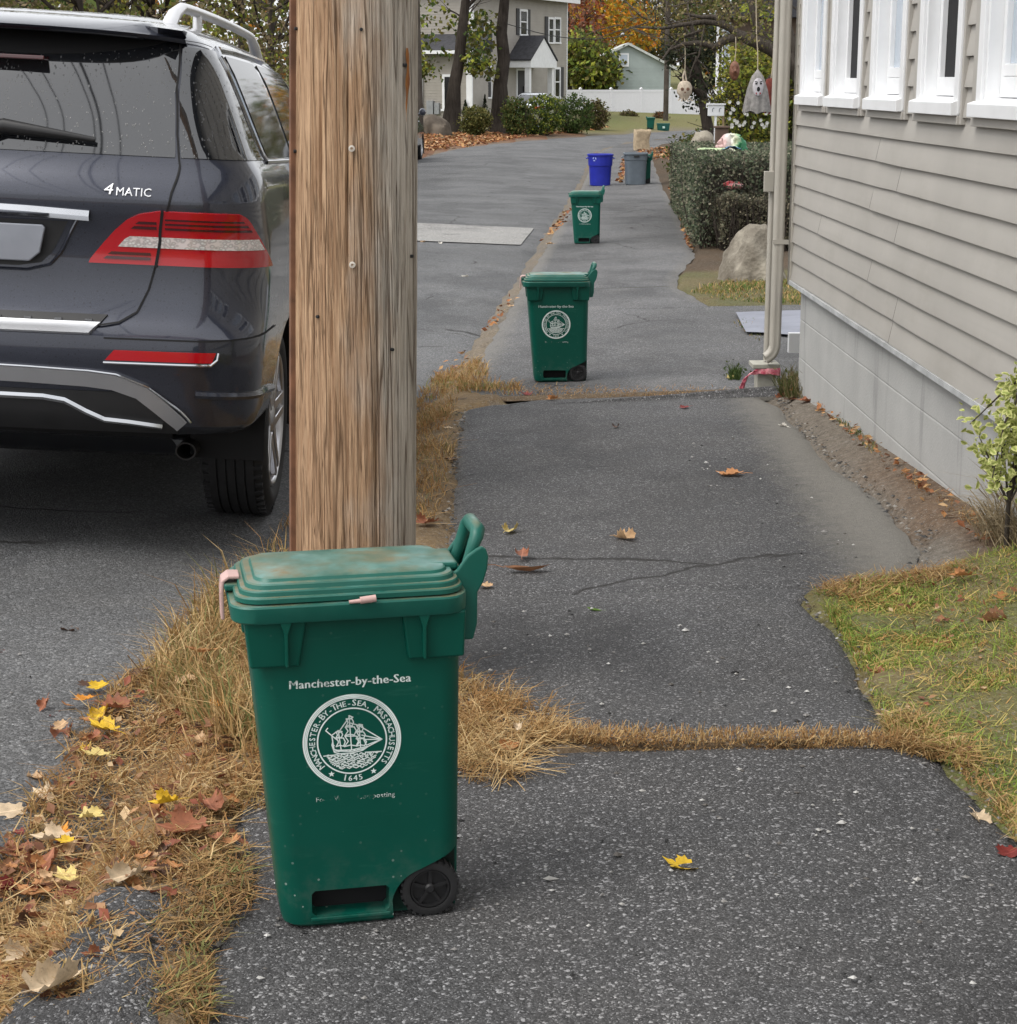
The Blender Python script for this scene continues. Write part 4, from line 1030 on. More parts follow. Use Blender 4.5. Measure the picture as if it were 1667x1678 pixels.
def rrect(x0, x1, y0, y1, r, z, n=5):
    pts = []
    for cx_, cy_, a0 in ((x1 - r, y1 - r, 0), (x0 + r, y1 - r, 90), (x0 + r, y0 + r, 180), (x1 - r, y0 + r, 270)):
        for k in range(n + 1): a = R(a0 + 90 * k / n); pts.append(Vector((cx_ + r * math.cos(a), cy_ + r * math.sin(a), z)))
    return pts
# x = along the cart (front -x, wheels and handle +x), y = across, seen face at -y
BH = .560
def bx0(z): return -.150 - .046 * z / BH
def bx1(z): return .158 + .006 * z / BH
def byh(z): return .090 + .012 * z / BH
def face_y(z): return -byh(z)

def ship_strokes():
    """town seal drawing : strokes in a unit circle (ship under sail over waves)"""
    S = []
    hull = [(-.58, -.20), (-.55, -.30), (-.40, -.36), (.0, -.36), (.32, -.30), (.50, -.18)]
    S += [hull, [(-.58, -.20), (-.45, -.24), (0, -.26), (.35, -.20), (.50, -.18)], [(-.55, -.26), (0, -.31), (.42, -.23)], [(-.58, -.20), (-.62, -.06), (-.60, .02)], [(-.62, -.06), (-.55, -.08)]]
    for k in range(7): S.append([(-.44 + .12 * k, -.285 + .02 * (k / 6)), (-.40 + .12 * k, -.285 + .02 * (k / 6))])
    # masts
    for (x0, y0, x1, y1) in ((-.34, -.24, -.42, .40), (-.02, -.26, -.08, .86), (.26, -.22, .22, .56)): S.append([(x0, y0), (x1, y1)])
    S += [[(.50, -.18), (.92, .02)], [(.92, .02), (.24, .50)], [(.92, .02), (.30, .20)], [(.92, .02), (.36, .05), (.44, -.14), (.92, .02)]]
    def sail(cx_, cy_, w_, h): 
        return [[(cx_ - w_, cy_ + h), (cx_ + w_ * .8, cy_ + h * .9)], [(cx_ - w_, cy_ + h), (cx_ - w_ * .45, cy_), (cx_ - w_ * 1.1, cy_ - h)], [(cx_ + w_ * .8, cy_ + h * .9), (cx_ + w_ * 1.25, cy_), (cx_ + w_ * .8, cy_ - h)], [(cx_ - w_ * 1.1, cy_ - h), (cx_ - .1 * w_, cy_ - h * .75), (cx_ + w_ * .8, cy_ - h)]]
    for a in ((-.07, .64, .10, .12), (-.05, .36, .15, .14), (-.03, .03, .19, .17), (.24, .42, .09, .10), (.26, .20, .12, .11), (.28, -.03, .13, .12), (-.40, .26, .09, .10), (-.36, .02, .12, .14)): S += sail(*a)
    S += [[(-.80, .42), (-.42, .06)], [(-.80, .42), (-.74, .50)], [(-.42, .40), (-.62, .26), (-.56, -.2)], [(-.08, .86), (.04, .80), (-.06, .76)], [(.22, .56), (.33, .53), (.23, .48)], [(-.42, .40), (-.30, .36), (-.41, .32)], [(-.08, .8), (-.40, .36)], [(.22, .52), (-.05, .62)]]
    # sea
    for k in range(9):
        y = -.40 - .055 * k; half = math.sqrt(max(0, .90 - y * y)) * .93; x = -half
        while x < half - .08:
            L_ = .10 + .16 * hash2(k, x); p = []
            for q in range(5): p.append((min(half, x + L_ * q / 4), y + .022 * math.sin(q * 1.57 + k)))
            S.append(p); x += L_ + .03 + .05 * hash2(x, k + 3)
    S.append([(-.88, -.40), (-.45, -.385)]); S.append([(.40, -.37), (.9, -.38)])
    return S

def decal(kind):
    """flat print in (x,z) of the cart side; returns (verts2d, faces)"""
    V = []; Fc = []
    def add(vs, fs):
        o = len(V); V.extend(vs); Fc.extend([tuple(i + o for i in f) for f in fs])
    def stroke(p, w_):
        for (a, b) in zip(p, p[1:]):
            d = Vector((b[0] - a[0], b[1] - a[1])); 
            if d.length < 1e-6: continue
            d.normalize(); n_ = Vector((-d.y, d.x)) * w_ / 2; e = d * w_ * .3
            a_ = Vector(a) - e; b_ = Vector(b) + e
            add([tuple(a_ - n_), tuple(b_ - n_), tuple(b_ + n_), tuple(a_ + n_)], [(0, 1, 2, 3)])
    def ring(r0, r1, n=96, a0=0, a1=360):
        vs = []; fs = []
        for k in range(n + 1):
            a = R(a0 + (a1 - a0) * k / n); vs += [(r0 * math.cos(a), r0 * math.sin(a)), (r1 * math.cos(a), r1 * math.sin(a))]
        for k in range(n): fs.append((2 * k, 2 * k + 1, 2 * k + 3, 2 * k + 2))
        add(vs, fs)
    if kind == 'seal':
        Rr = .0895
        ring(Rr * .965, Rr); ring(Rr * .905, Rr * .93); ring(Rr * .935, Rr * .96); ring(Rr * .685, Rr * .715)
        for (txt, mid, span, flip, sz) in (('MANCHESTER-BY-THE-SEA, MASSACHUSETTS', 90, 262, False, .0148), ('1645', 270, 30, True, .0150)):
            n = len(txt)
            for i, ch in enumerate(txt):
                if ch == ' ': continue
                t = (i + .5) / n - .5; a = mid - span * t if not flip else mid + span * t
                big = ch != ' ' and (i == 0 or txt[i - 1] in ' -')
                vs, fs = text_mesh(ch, sz * (1.15 if big else 1.), 'CENTER'); rot = R(a - 90) if not flip else R(a + 90)
                rad = Rr * (.755 if not flip else .865); out = []
                for v in vs:
                    x, y = v.x, v.y; out.append((rad * math.cos(R(a)) + x * math.cos(rot) - y * math.sin(rot), rad * math.sin(R(a)) + x * math.sin(rot) + y * math.cos(rot)))
                add(out, fs); add([(x_ + .0007, y_) for x_, y_ in out], fs)
        for a in (238, 302):
            c = Vector((.81 * Rr * math.cos(R(a)), .81 * Rr * math.sin(R(a)))); vs = [tuple(c)]
            for k in range(10): q = R(90 + 36 * k); r_ = .0060 if k % 2 == 0 else .0026; vs.append((c.x + r_ * math.cos(q), c.y + r_ * math.sin(q)))
            add(vs, [(0, 1 + k, 1 + (k + 1) % 10) for k in range(10)])
        for p in ship_strokes(): stroke([(x * Rr * .66, y * Rr * .66 - .002) for x, y in p], .0021)
    elif kind == 'title':
        vs, fs = text_mesh('Manchester-by-the-Sea', .0225, 'CENTER', 1.05); add([(v.x, v.y) for v in vs], fs)
        vs, fs = text_mesh('Manchester-by-the-Sea', .0225, 'CENTER', 1.05); add([(v.x + .0011, v.y) for v in vs], fs)
    elif kind == 'caption':
        vs, fs = text_mesh('Food Waste Composting', .0135, 'CENTER', 1.05); add([(v.x, v.y) for v in vs], fs)
    elif kind == 'bars':
        pass
    return V, Fc

def make_cart():
    root = empty('compost_cart', (0, 0, 0))
    # ---- body : tapered tub with a wheel well at the rear bottom and a hand slot
    mb = MB(); zs = [0, .006, .02, .05, .10, .2, .3, .4, .46, .52, BH]; rows = []
    for z in zs:
        e = .008 if z == 0 else (.002 if z == .006 else 0)
        rows.append(rrect(bx0(z) + e, bx1(z) - e, -byh(z) + e, byh(z) - e, .038, z, 6))
    mb.grid(rows, close_u=True); n = len(rows[0]); mb.f += [tuple(range(n - 1, -1, -1)), tuple((len(rows) - 1) * n + k for k in range(n))]; mb.m += [0, 0]
    body = mb.build('body', M['bin'], root); fixn(body)
    def well(r0):
        P = [(.30, -.05), (.044, -.05), (.040, .030)]
        for k in range(8): a = R(170 - 62 * k / 7); P.append((.115 + .075 * math.cos(a) - .002, .020 + .070 * math.sin(a) + .006))
        P += [(.165, .128), (.30, .160)]
        return P
    XZ = Matrix(((1, 0, 0, 0), (0, 0, 1, 0), (0, 1, 0, 0), (0, 0, 0, 1)))   # poly (x,z) extruded along y
    c1 = MB(); c1.prism(well(0), -.3, -.054, XZ); c1.prism(well(0), .054, .3, XZ)
    sl = [(-.100 + .008, .020), (.034 - .006, .020), (.034, .026), (.034, .062), (.028, .068), (-.094, .068), (-.100, .062), (-.100, .028)]
    c1.prism(sl, -.3, -.050, XZ); c1.prism(sl, .05, .3, XZ)
    cut = c1.build('cut', M['gap']); fixn(cut)
    md = body.modifiers.new('b', 'BOOLEAN'); md.operation = 'DIFFERENCE'; md.solver = 'EXACT'; md.object = cut
    bpy.context.view_layer.update(); apply_mods(body); bpy.data.objects.remove(cut)
    body.data.shade_smooth(); body.data.set_sharp_from_angle(angle=R(30))
    md = body.modifiers.new('bevel', 'BEVEL'); md.width = .0025; md.segments = 2; md.limit_method = 'ANGLE'; md.angle_limit = R(45)
    # slot lining (dark hollow) and lip under it
    for sg in (-1, 1): s = MB(); s.prism([(x * .985, z) for x, z in sl], sg * .0495, sg * .0505, XZ); s.build('slot_back', M['gap'], root)
    s = MB(); s.box(-.102, .036, -byh(.02) - .002, -byh(.02) + .004, .012, .0185); s.build('slot_lip', M['bin'], root, bevel=.0015)
    # trim the liner to the tub
    s = MB(); P = [(x if x < .2 else .155, max(.004, min(z, .132))) for x, z in well(0)]
    for sg in (-1, 1): s = MB(); s.prism(P, sg * .0525, sg * .0540, XZ); s.build('wheel_well', M['blackplastic'], root)
    # ---- corner pockets under the rim with their ribs
    for sg in (-1, 1):
        for (xa, xb, xc) in ((-.197, -.108, -.098), (.070, .166, .060)):
            mb = MB(); yb = sg * (byh(.50) - .003); zt, zb_ = .560, .478
            outer = sg * (byh(.54) + .012)
            left = xa < 0
            t = [(bx0(.54) - .006 if left else xc, zt), (xc if left else bx1(.54) + .004, zt), ((xb - .004) if left else bx1(.47) + .002, zb_), ((bx0(.466) - .004) if left else xa, zb_)]
            f = [Vector((x, outer if z > .5 else sg * (byh(.478) + .009), z)) for x, z in t]; bk = [Vector((x, yb, z)) for x, z in t]
            mb.add(f + bk, [(0, 1, 2, 3), (7, 6, 5, 4), (0, 4, 5, 1), (1, 5, 6, 2), (2, 6, 7, 3), (3, 7, 4, 0)])
            fixn(mb.build('corner_pocket', M['bin'], root, bevel=.004))
            xr = -.133 if left else .096
            mb = MB(); y0 = outer; mb.prism([(xr - .0025, .482), (xr + .0025, .482), (xr + .003, .538), (xr + .011, .562), (xr - .011, .562), (xr - .003, .538)], min(y0 - .010, y0 + .007) if sg < 0 else y0 - .006, y0 + .006 if sg < 0 else y0 + .010, XZ)
            mb.build('rib', M['bin'], root, bevel=.0012)
    # ---- rim collar
    mb = MB(); rows = []
    for (z, o) in ((.558, .004), (.558, .022), (.561, .024), (.585, .026), (.588, .024), (.589, .016), (.589, -.008), (.572, -.012)):
        rows.append(rrect(bx0(BH) - o, bx1(BH) + o * .3, -byh(BH) - o, byh(BH) + o, .032 + max(0, o) * .4, z, 6))
    mb.grid(rows, close_u=True); fixn(mb.build('rim', M['lid'], root, smooth=30))
    # ---- lid : stepped layers, slightly crowned, standing a little proud at the front
    mb = MB(); layers = [(.591, .018), (.5915, .0205), (.599, .0205), (.601, .018), (.6015, .013), (.608, .012), (.610, .010), (.6105, .003), (.617, .001), (.619, -.002), (.6195, -.012), (.624, -.015), (.626, -.019)]
    rows = []
    for z, o in layers:
        rr = []
        for p in rrect(bx0(BH) - o + .004, bx1(BH) + o * .7 - .012, -byh(BH) - o + .001, byh(BH) + o - .001, .036 + o * .4, z, 6): rr.append(p)
        rows.append(rr)
    for k in range(1, 6):
        t = k / 6; z = .626 + .004 * (1 - (1 - t) ** 2); c = Vector((-.015, 0, z)); rows.append([c + (Vector((p.x, p.y, z)) - c) * (1 - t) for p in rows[len(layers) - 1]])
    mb.grid(rows, close_u=True); n = len(rows[0]); mb.f.append(tuple((len(rows) - 1) * n + k for k in range(n))); mb.m.append(0)
    lid = mb.build('lid', M['lid'], root, smooth=24); fixn(lid)
    mb = MB(); mb.box(-.226, -.198, -.032, .032, .592, .603); mb.build('lid_tab', M['lid'], lid, bevel=.003)
    mb = MB(); mb.box(.10, .165, -.050, .050, .614, .627); mb.box(.13, .172, -.033, .033, .608, .6165); mb.build('hinge_cover', M['lid'], lid, bevel=.004)
    # latch : pinkish strap over the front edge, and a toggle on the side
    mb = MB(); pth = [(-.200, .612), (-.218, .613), (-.228, .606), (-.230, .588), (-.230, .540)]
    rows = [[Vector((x, y, z)) for y in (-.022, .022)] for x, z in pth]; mb.grid(rows); mb.build('front_latch', M['pinkplastic'], root, solid=.006, bevel=.002)
    # ---- handle bracket : two side plates sweeping up and back to a grip
    side = [(.095, .598), (.140, .601), (.162, .616), (.180, .640), (.194, .650), (.204, .655), (.212, .650), (.216, .636), (.214, .615), (.207, .592), (.197, .575), (.196, .520), (.189, .492), (.166, .492), (.166, .575), (.110, .583)]
    for sg in (-1, 1):
        y = sg * .058; mb = MB(); mb.prism(side, y - .005, y + .005, XZ); fixn(mb.build('handle_bracket', M['lid'], root, bevel=.003))
    mb = MB(); mb.tube([(.172, -.047, .590), (.190, -.047, .648), (.198, -.046, .668), (.202, -.036, .677), (.202, .036, .677), (.198, .046, .668), (.190, .047, .648), (.172, .047, .590)], [.009, .010, .012, .013, .013, .012, .010, .009], 14); fixn(mb.build('handle_grip', M['lid'], root, smooth=50))
    mb = MB(); mb.prism([(.166, .50), (.188, .50), (.194, .575), (.204, .60), (.206, .625), (.196, .622), (.188, .592), (.166, .580)], -.0545, .0545, XZ); fixn(mb.build('hinge_block', M['lid'], root, bevel=.003))
    # ---- wheels on an axle
    for sg in (-1, 1):
        wo = empty('wheel', (.106, sg * .073, .052)); wo.parent = root
        MX = Matrix(((1, 0, 0, 0), (0, 0, sg, 0), (0, 1, 0, 0), (0, 0, 0, 1)))
        mb = MB(); mb.lathe([(.036, -.016), (.048, -.016), (.0505, -.011), (.0505, .011), (.048, .016), (.040, .0175), (.036, .0165)], 40, MX, closed=True)
        for k in range(26):
            T = MX @ Matrix.Rotation(2 * math.pi * k / 26, 4, 'Z'); mb.box(.046, .0525, -.0028, .0028, -.015, .0155, T)
        fixn(mb.build('tyre', M['rubber'], wo, smooth=30))
        mb = MB(); mb.lathe([(.0362, -.012), (.0362, .0125), (.034, .0145), (.0315, .0145), (.0305, .006), (0, .006), (0, -.012)], 32, MX)
        for k in range(5):
            T = MX @ Matrix.Rotation(2 * math.pi * k / 5 + .3, 4, 'Z'); mb.box(.008, .031, -.003, .003, .006, .0125, T)
        mb.lathe([(0, .016), (.006, .016), (.009, .013), (.010, .005)], 16, MX); fixn(mb.build('rim', M['blackplastic'], wo, smooth=30))
    mb = MB(); mb.tube([(.106, -.062, .052), (.106, .062, .052)], .006, 8); mb.build('axle', M['satin'], root)
    # ---- print on the side that faces the street
    def put(kind, cx_, cz, mat, name, k=.93):
        V, Fc = decal(kind); mb = MB()
        sl_ = (face_y(BH) - face_y(0)) / BH
        mb.add([Vector((cx_ + x * k, face_y(cz + z * k) - .0007, cz + z * k)) for x, z in V], Fc); return mb.build(name, mat, root)
    put('seal', -.026, .338, M['print'], 'seal_print'); put('title', -.028, .437, M['print_worn'], 'title_print'); put('caption', -.022, .232, M['print_faint'], 'caption_print')
    return root
CART = make_cart()
def place_cart(o, X, Y, rz, label, group='green compost carts put out along the street'):
    o.location = (X, Y, gz(X, Y) + .006); o.rotation_euler = (0, 0, rz); tag(o, label, 'bin', group)
p1_ = at(600, 1514, 2.94)
c1_ = Vector((-.221, 3.015, 0))
place_cart(CART, c1_.x, c1_.y, R(11), 'largest green compost cart with a worn ship seal, in front of the thick pole')
# a small pinkish toggle clipped under the lid of this cart only
mb = MB(); mb.tube([(-.03, -.130, .590), (-.005, -.132, .592), (.006, -.132, .593)], [.003, .004, .006], 8); mb.tube([(-.012, -.133, .5925), (.014, -.133, .595)], .0062, 8); fixn(mb.build('side_toggle', M['pinkplastic'], CART, smooth=50))
q = at(905, 624, 10.62); C2 = copy_tree(CART); place_cart(C2, q.x + .045, 10.62 + .10, R(1.5), 'green compost cart standing alone on the sidewalk level with the house corner')
for ch in list(C2.children):
    if ch.name.startswith('side_toggle'): bpy.data.objects.remove(ch)
q = at(962, 398, 22.3); C3 = copy_tree(C2); place_cart(C3, q.x, 22.4, R(-2), 'green compost cart with a bright white seal in front of the blue recycling can')
mt = C3.children
for ch in C3.children:
    if ch.name.startswith(('title_print', 'caption_print')): ch.data = ch.data.copy(); ch.data.materials[0] = M['print']
    if ch.name.startswith('seal_print'): ch.data = ch.data.copy(); ch.data.materials[0] = plain('fresh_white_print', (.66, .75, .71), .6)
for o_ in (C3,):
    for ch in list(o_.children):
        if ch.name.startswith('front_latch'): bpy.data.objects.remove(ch)
q = at(1062, 304, 40.8); C4 = copy_tree(C3); place_cart(C4, q.x - .10, 40.95, R(0), 'green compost cart almost hidden behind the grey trash can')
q = G(1066, 212); C5 = copy_tree(C3); place_cart(C5, q.x, q.y, R(180), 'tiny dark green cart far off beside a teal box at the end of the street')
C5.scale = (1.05, 1.05, .95)

# ---------------------------------------------------------------- blue and grey cans, bag, boxes
M['blue'] = plain('blue_plastic', (.012, .022, .33), .42, var=.1)
M['greycan'] = plain('grey_plastic', (.115, .14, .165), .5, var=.1)
M['canprint'] = plain('pale_print', (.35, .42, .75), .6)
def round_can(name, label, cat, loc, mat, squareish, logo=False, rz=0):
    root = empty(name, loc, rz, label, cat, 'plastic cans on the sidewalk in front of the hedge')
    def ring(r, z):
        out = []
        for k in range(40):
            a = 2 * math.pi * k / 40; q = 1.
            if squareish: q = 1 / (abs(math.cos(a)) ** 5 + abs(math.sin(a)) ** 5) ** .2; q = min(q, 1.2) * .92
            out.append(Vector((r * q * math.cos(a), r * q * math.sin(a), z)))
        return out
    mb = MB(); prof = [(.215, .0), (.222, .01), (.245, .40), (.248, .42), (.262, .43), (.272, .62), (.272, .64)] if not squareish else [(.225, 0), (.232, .01), (.255, .50), (.257, .52), (.266, .53), (.272, .64)]
    rows = [ring(r, z) for r, z in prof] + [ring(.258, .64), ring(.225, .05)]
    mb.grid(rows, close_u=True); n = 40; mb.f += [tuple(range(n - 1, -1, -1)), tuple((len(rows) - 1) * n + k for k in range(n))]; mb.m += [0, 0]
    b = mb.build('body', mat, root, smooth=30); fixn(b)
    mb = MB(); mb.grid([ring(.270, .640), ring(.288, .640), ring(.292, .652), ring(.290, .672), ring(.280, .680), ring(.266, .678), ring(.258, .640)], close_u=True); fixn(mb.build('rim', mat, root, smooth=30))
    for sg in (-1, 1):
        mb = MB(); mb.tube([(sg * .262, -.07, .60), (sg * .30, -.06, .585), (sg * .305, 0, .58), (sg * .30, .06, .585), (sg * .262, .07, .60)], .013, 8); mb.build('handle', mat, root, smooth=50)
    if squareish:
        mb = MB(); mb.box(-.06, .06, -.275, -.258, .59, .625); mb.build('grip_pad', M['blackplastic'], root, bevel=.006)
    if logo:  # three chasing arrows printed near the rim
        mb = MB()
        for k in range(3):
            a0 = R(90 + 120 * k); 
            for (da, db) in ((.25, .9), (.9, 1.55)):
                P = [(.036 * math.cos(a0 + da), .036 * math.sin(a0 + da)), (.036 * math.cos(a0 + db), .036 * math.sin(a0 + db))]
                v = []
                for (x, z) in P: 
                    for s_ in (.72, 1.28): v.append((x * s_, z * s_))
                th0 = -1.57 - .55
                vs = []
                for x, z in v: th_ = th0 + x / .27; vs.append(Vector((.2745 * math.cos(th_), .2745 * math.sin(th_), .575 + z)))
                mb.add(vs, [(0, 1, 3, 2)])
        mb.build('recycling_symbol', M['canprint'], root)
    return root
q = at(985, 305, 40.3); round_can('recycling_can', 'open blue plastic recycling can at the edge of the road', 'bin', (q.x, 40.6, gz(q.x, 40.6)), M['blue'], False, True)
q = at(1043, 305, 40.3); round_can('trash_can', 'grey plastic trash can with rim handles in front of the tan paper bag', 'bin', (q.x, 40.6, gz(q.x, 40.6)), M['greycan'], True)

def paper_bag():
    q = G(1052, 246); root = empty('paper_bag', q, R(12), 'crumpled tan paper yard bag standing behind the grey trash can', 'bag'); mb = MB(); rows = []
    for i in range(15):
        z = .66 * i / 14; row = []
        for k in range(40):
            a = 2 * math.pi * k / 40; e = 1 / (abs(math.cos(a)) ** 6 + abs(math.sin(a)) ** 6) ** (1 / 6); x = .26 * e * math.cos(a); y = .19 * e * math.sin(a)
            j = .07 * (vnoise(a * 2.2 + 5, z * 7) - .5) * (1 if i else .3); sag = .06 * math.sin(z * 6) * (1 if math.cos(a) > 0 else .2)
            row.append(Vector((x * (1 + j * 2) - sag * .6, y * (1 + j * 2), z + (.09 * (vnoise(a * 1.9, 8.) - .35) if i == 14 else 0))))
        rows.append(row)
    mb.grid(rows, close_u=True); mb.f.append(tuple(range(39, -1, -1))); mb.m.append(0)
    fixn(mb.build('bag_body', plain('kraft_paper', (.42, .33, .22), .85, var=.2, scale=14, bump=.4), root, smooth=25, solid=.004))
paper_bag()
def tub(px, py, w_, d_, h, mat, name, label, lid=None, rz=0.):
    q = G(px, py); root = empty(name, q, rz, label, 'bin', 'low plastic bins across the street'); mb = MB(); rows = []
    for z, o in ((0, -.04), (.02, -.03), (h - .05, 0), (h - .05, .02), (h, .02), (h, -.02), (.05, -.05)): rows.append(rrect(-w_ / 2 - o, w_ / 2 + o, -d_ / 2 - o, d_ / 2 + o, .06, z, 4))
    mb.grid(rows, close_u=True); n = len(rows[0]); mb.f += [tuple(range(n - 1, -1, -1)), tuple((len(rows) - 1) * n + k for k in range(n))]; mb.m += [0, 0]
    fixn(mb.build('tub_body', mat, root, smooth=30))
    if lid:
        mb = MB(); rows = [rrect(-w_ / 2 - o, w_ / 2 + o, -d_ / 2 - o, d_ / 2 + o, .07, h + z, 4) for z, o in ((.003, .03), (.03, .035), (.06, .0), (.075, -.1))]
        mb.grid(rows, close_u=True); mb.f.append(tuple(3 * n + k for k in range(n))); mb.m.append(0); fixn(mb.build('tub_lid', lid, root, smooth=30))
    return root
tub(873, 219, .56, .42, .28, plain('dark_green_tub', (.012, .05, .035), .5), 'storage_tub', 'low dark green tub with a grey green lid on the far left road edge', plain('grey_green_lid', (.10, .16, .14), .5), R(-8))
t_ = tub(1087, 214, .62, .40, .36, plain('teal_box', (.01, .10, .085), .5), 'recycling_box', 'low teal recycling box far off beside a tiny green cart')
mb = MB(); mb.box(-.06, .06, -.243, -.238, .12, .22); mb.build('sticker', plain('pale_sticker', (.45, .6, .55), .6), t_)
# ================================================================ UTILITY POLE (near)
def pole_mat():
    m = N('weathered_pole_wood'); co = m.co(); x = m.sep(co)[0]
    fine = m.noise(1., 8, .75, m.map((95, 95, 4.5)), dist=.35); mid = m.noise(1., 5, .65, m.map((22, 22, 1.1))); pat = m.noise(1.8, 4, .6, m.map((2.2, 2.2, 1.1))); hair = m.noise(1., 4, .6, m.map((260, 260, 7)))
    def lines(vec, w_, sc=1.): return m.ramp(m.math('ABSOLUTE', m.math('SUBTRACT', m.noise(sc, 2, .5, vec), .5)), [(0, 1), (w_, 0)])
    l1 = lines(m.map((26, 26, .35)), .011); l2 = lines(m.map((62, 62, .9), loc=(3, 1, 2)), .014); l3 = lines(m.map((130, 130, 1.8), loc=(7, 4, 1)), .02)
    br = m.noise(1., 2, .5, m.map((14, 14, 2.2), loc=(5, 5, 5)))
    brown = m.mix(m.ramp(fine, [(.30, 0), (.5, .5), (.68, 1)]), (.22, .12, .065), (.62, .425, .27))
    grey = m.mix(m.ramp(fine, [(.30, 0), (.48, .55), (.68, 1)]), (.30, .25, .20), (.70, .64, .56))
    side = m.math('ADD', m.math('MULTIPLY', x, 5.5), m.math('ADD', m.math('MULTIPLY', m.math('SUBTRACT', pat, .5), 2.2), m.math('MULTIPLY', m.math('SUBTRACT', mid, .5), 1.2)))
    c = m.mix(m.ramp(side, [(-.30, 0), (.70, 1)]), brown, grey)
    red = m.ramp(m.math('ADD', m.math('MULTIPLY', x, -1.), m.math('MULTIPLY', m.math('SUBTRACT', mid, .5), .05)), [(.115, 0), (.135, 1)])
    c = m.mix(m.math('MULTIPLY', red, .7), c, (.17, .065, .028))
    c = m.mix(m.ramp(mid, [(.28, .6), (.42, 0)]), c, (.13, .075, .04))
    c = m.mix(m.ramp(hair, [(.56, 0), (.70, .55)]), c, (.12, .075, .045))
    ln = m.math('MAXIMUM', m.math('MULTIPLY', l1, .95), m.math('MAXIMUM', m.math('MULTIPLY', l2, m.ramp(br, [(.42, 0), (.5, .85)])), m.math('MULTIPLY', l3, m.ramp(br, [(.55, .6), (.62, 0)]))))
    c = m.mix(m.math('MULTIPLY', ln, .82), c, (.09, .052, .03))
    m.set(Base_Color=c, Roughness=.9, Specular_IOR_Level=.12)
    m.bump(m.math('SUBTRACT', m.math('ADD', fine, m.math('MULTIPLY', hair, .5)), m.math('MULTIPLY', ln, 1.2)), .8, .006); return m.mat
M['pole'] = pole_mat()
def near_pole():
    b = at(574, 900, 4.44); z0 = gz(b.x, 4.44) - .05; base = Vector((-.338, 4.44, z0)); lean = Vector((.021, .0, 1))
    root = empty('utility_pole', base, 0, 'thick weathered wooden utility pole rising behind the nearest green cart', 'utility pole')
    mb = MB(); rows = []; nz = 150; nk = 180; rp = random.Random(3)
    cracks = [(R(-90 - 17), .0, 1.05, .010, .8), (R(-90 - 5), 1.05, 2.3, .010, .6), (R(-90 + 22), .1, .9, .006, .5), (R(-90 - 38), .2, 1.9, .005, .5), (R(-90 + 48), .9, 2.0, .005, .5), (R(-90 - 58), .6, 2.2, .005, .5), (R(-90 + 8), .5, 1.5, .005, .4), (R(-90 - 28), 1.1, 2.3, .006, .4)]
    for i in range(nz + 1):
        z = 7.5 * (i / nz) ** 1.7; r0 = .1535 - .0060 * z; row = []
        for k in range(nk):
            a = 2 * math.pi * k / nk; d = .0035 * (vnoise(a * 26, z * 1.1) - .5) + .0028 * (vnoise(a * 60, z * 2.) - .5) + .004 * (vnoise(a * 3, z * .7) - .5)
            for (ca, za, zb_, dep, wd) in cracks:
                aa = ca + .035 * math.sin(z * 2.1 + ca * 5) + .02 * (vnoise(z * 6, ca) - .5)
                da = (a - aa + math.pi) % (2 * math.pi) - math.pi
                if abs(da) < .035 and za < z < zb_:
                    e = min(1, (z - za) / .12, (zb_ - z) / .12); d -= dep * e * max(0, 1 - abs(da) / .030)
            r_ = r0 + d; row.append(Vector((lean.x * z + r_ * math.cos(a), r_ * math.sin(a), z)))
        rows.append(row)
    mb.grid(rows, close_u=True); mb.f.append(tuple(nz * nk + k for k in range(nk))); mb.m.append(0)
    mb.build('shaft', M['pole'], root, smooth=70)
    def on(a_deg, z, o=0.): a = R(a_deg); r_ = .1535 - .0060 * z + o; return Vector((lean.x * z + r_ * math.cos(a), r_ * math.sin(a), z))
    mold = MB(); rows = []
    for i in range(30):
        z = 6.5 * i / 29
        rows.append([on(-166 + da, z, o) for da, o in ((-5, .0), (-4.5, .013), (4.5, .013), (5, .0))])
    mold.grid(rows); mold.build('ground_wire_strip', plain('dark_stained_strip', (.16, .075, .04), .8, var=.4, scale=14), root, bevel=.002)
    st = plain('galvanised', (.45, .42, .38), .45, .6)
    for (px, py, k) in ((577, 243, 1), (578, 433, 1), (661, 106, 0), (592, 48, 0), (481, 45, 0), (479, 250, 0), (671, 425, 0), (521, 520, 0), (641, 575, 0)):
        p = at(px, py, 4.30); z = p.z - base.z; x = (p.x - base.x - lean.x * z) / (.1535 - .0060 * z); a = math.degrees(-math.acos(max(-1, min(1, x))))
        mb = MB(); c = on(a, z, .001); n_ = Vector((math.cos(R(a)), math.sin(R(a)), 0)); T = Matrix.Translation(c) @ n_.to_track_quat('Z', 'Y').to_matrix().to_4x4()
        if k: mb.lathe([(.0025, .0), (.0075, .002), (.0075, .006), (.0035, .007), (.0025, .003)], 16, T); mb.build('nail', plain('pale_nail', (.62, .57, .5), .5), root)
        else: mb.lathe([(0, .006), (.004, .005), (.004, -.004)], 10, T); mb.build('nail', M['rubber'], root)
    # torn splinter showing fresh orange wood
    mb = MB(); rows = []
    for i in range(13):
        t = i / 12; p = at(664 + 1.5 * math.sin(t * 5), 78 + 122 * t, 4.33); z = p.z - base.z
        x = (p.x - base.x - lean.x * z) / (.1535 - .0060 * z); a = math.degrees(-math.acos(max(-1, min(1, x)))); w_ = 3.0 * math.sin(math.pi * min(1, t * 1.02 + .12)) ** .7 * (1 + .35 * math.sin(t * 17))
        rows.append([on(a - w_, z, .0045), on(a, z, .0052), on(a + w_ * .8, z, .0045)])
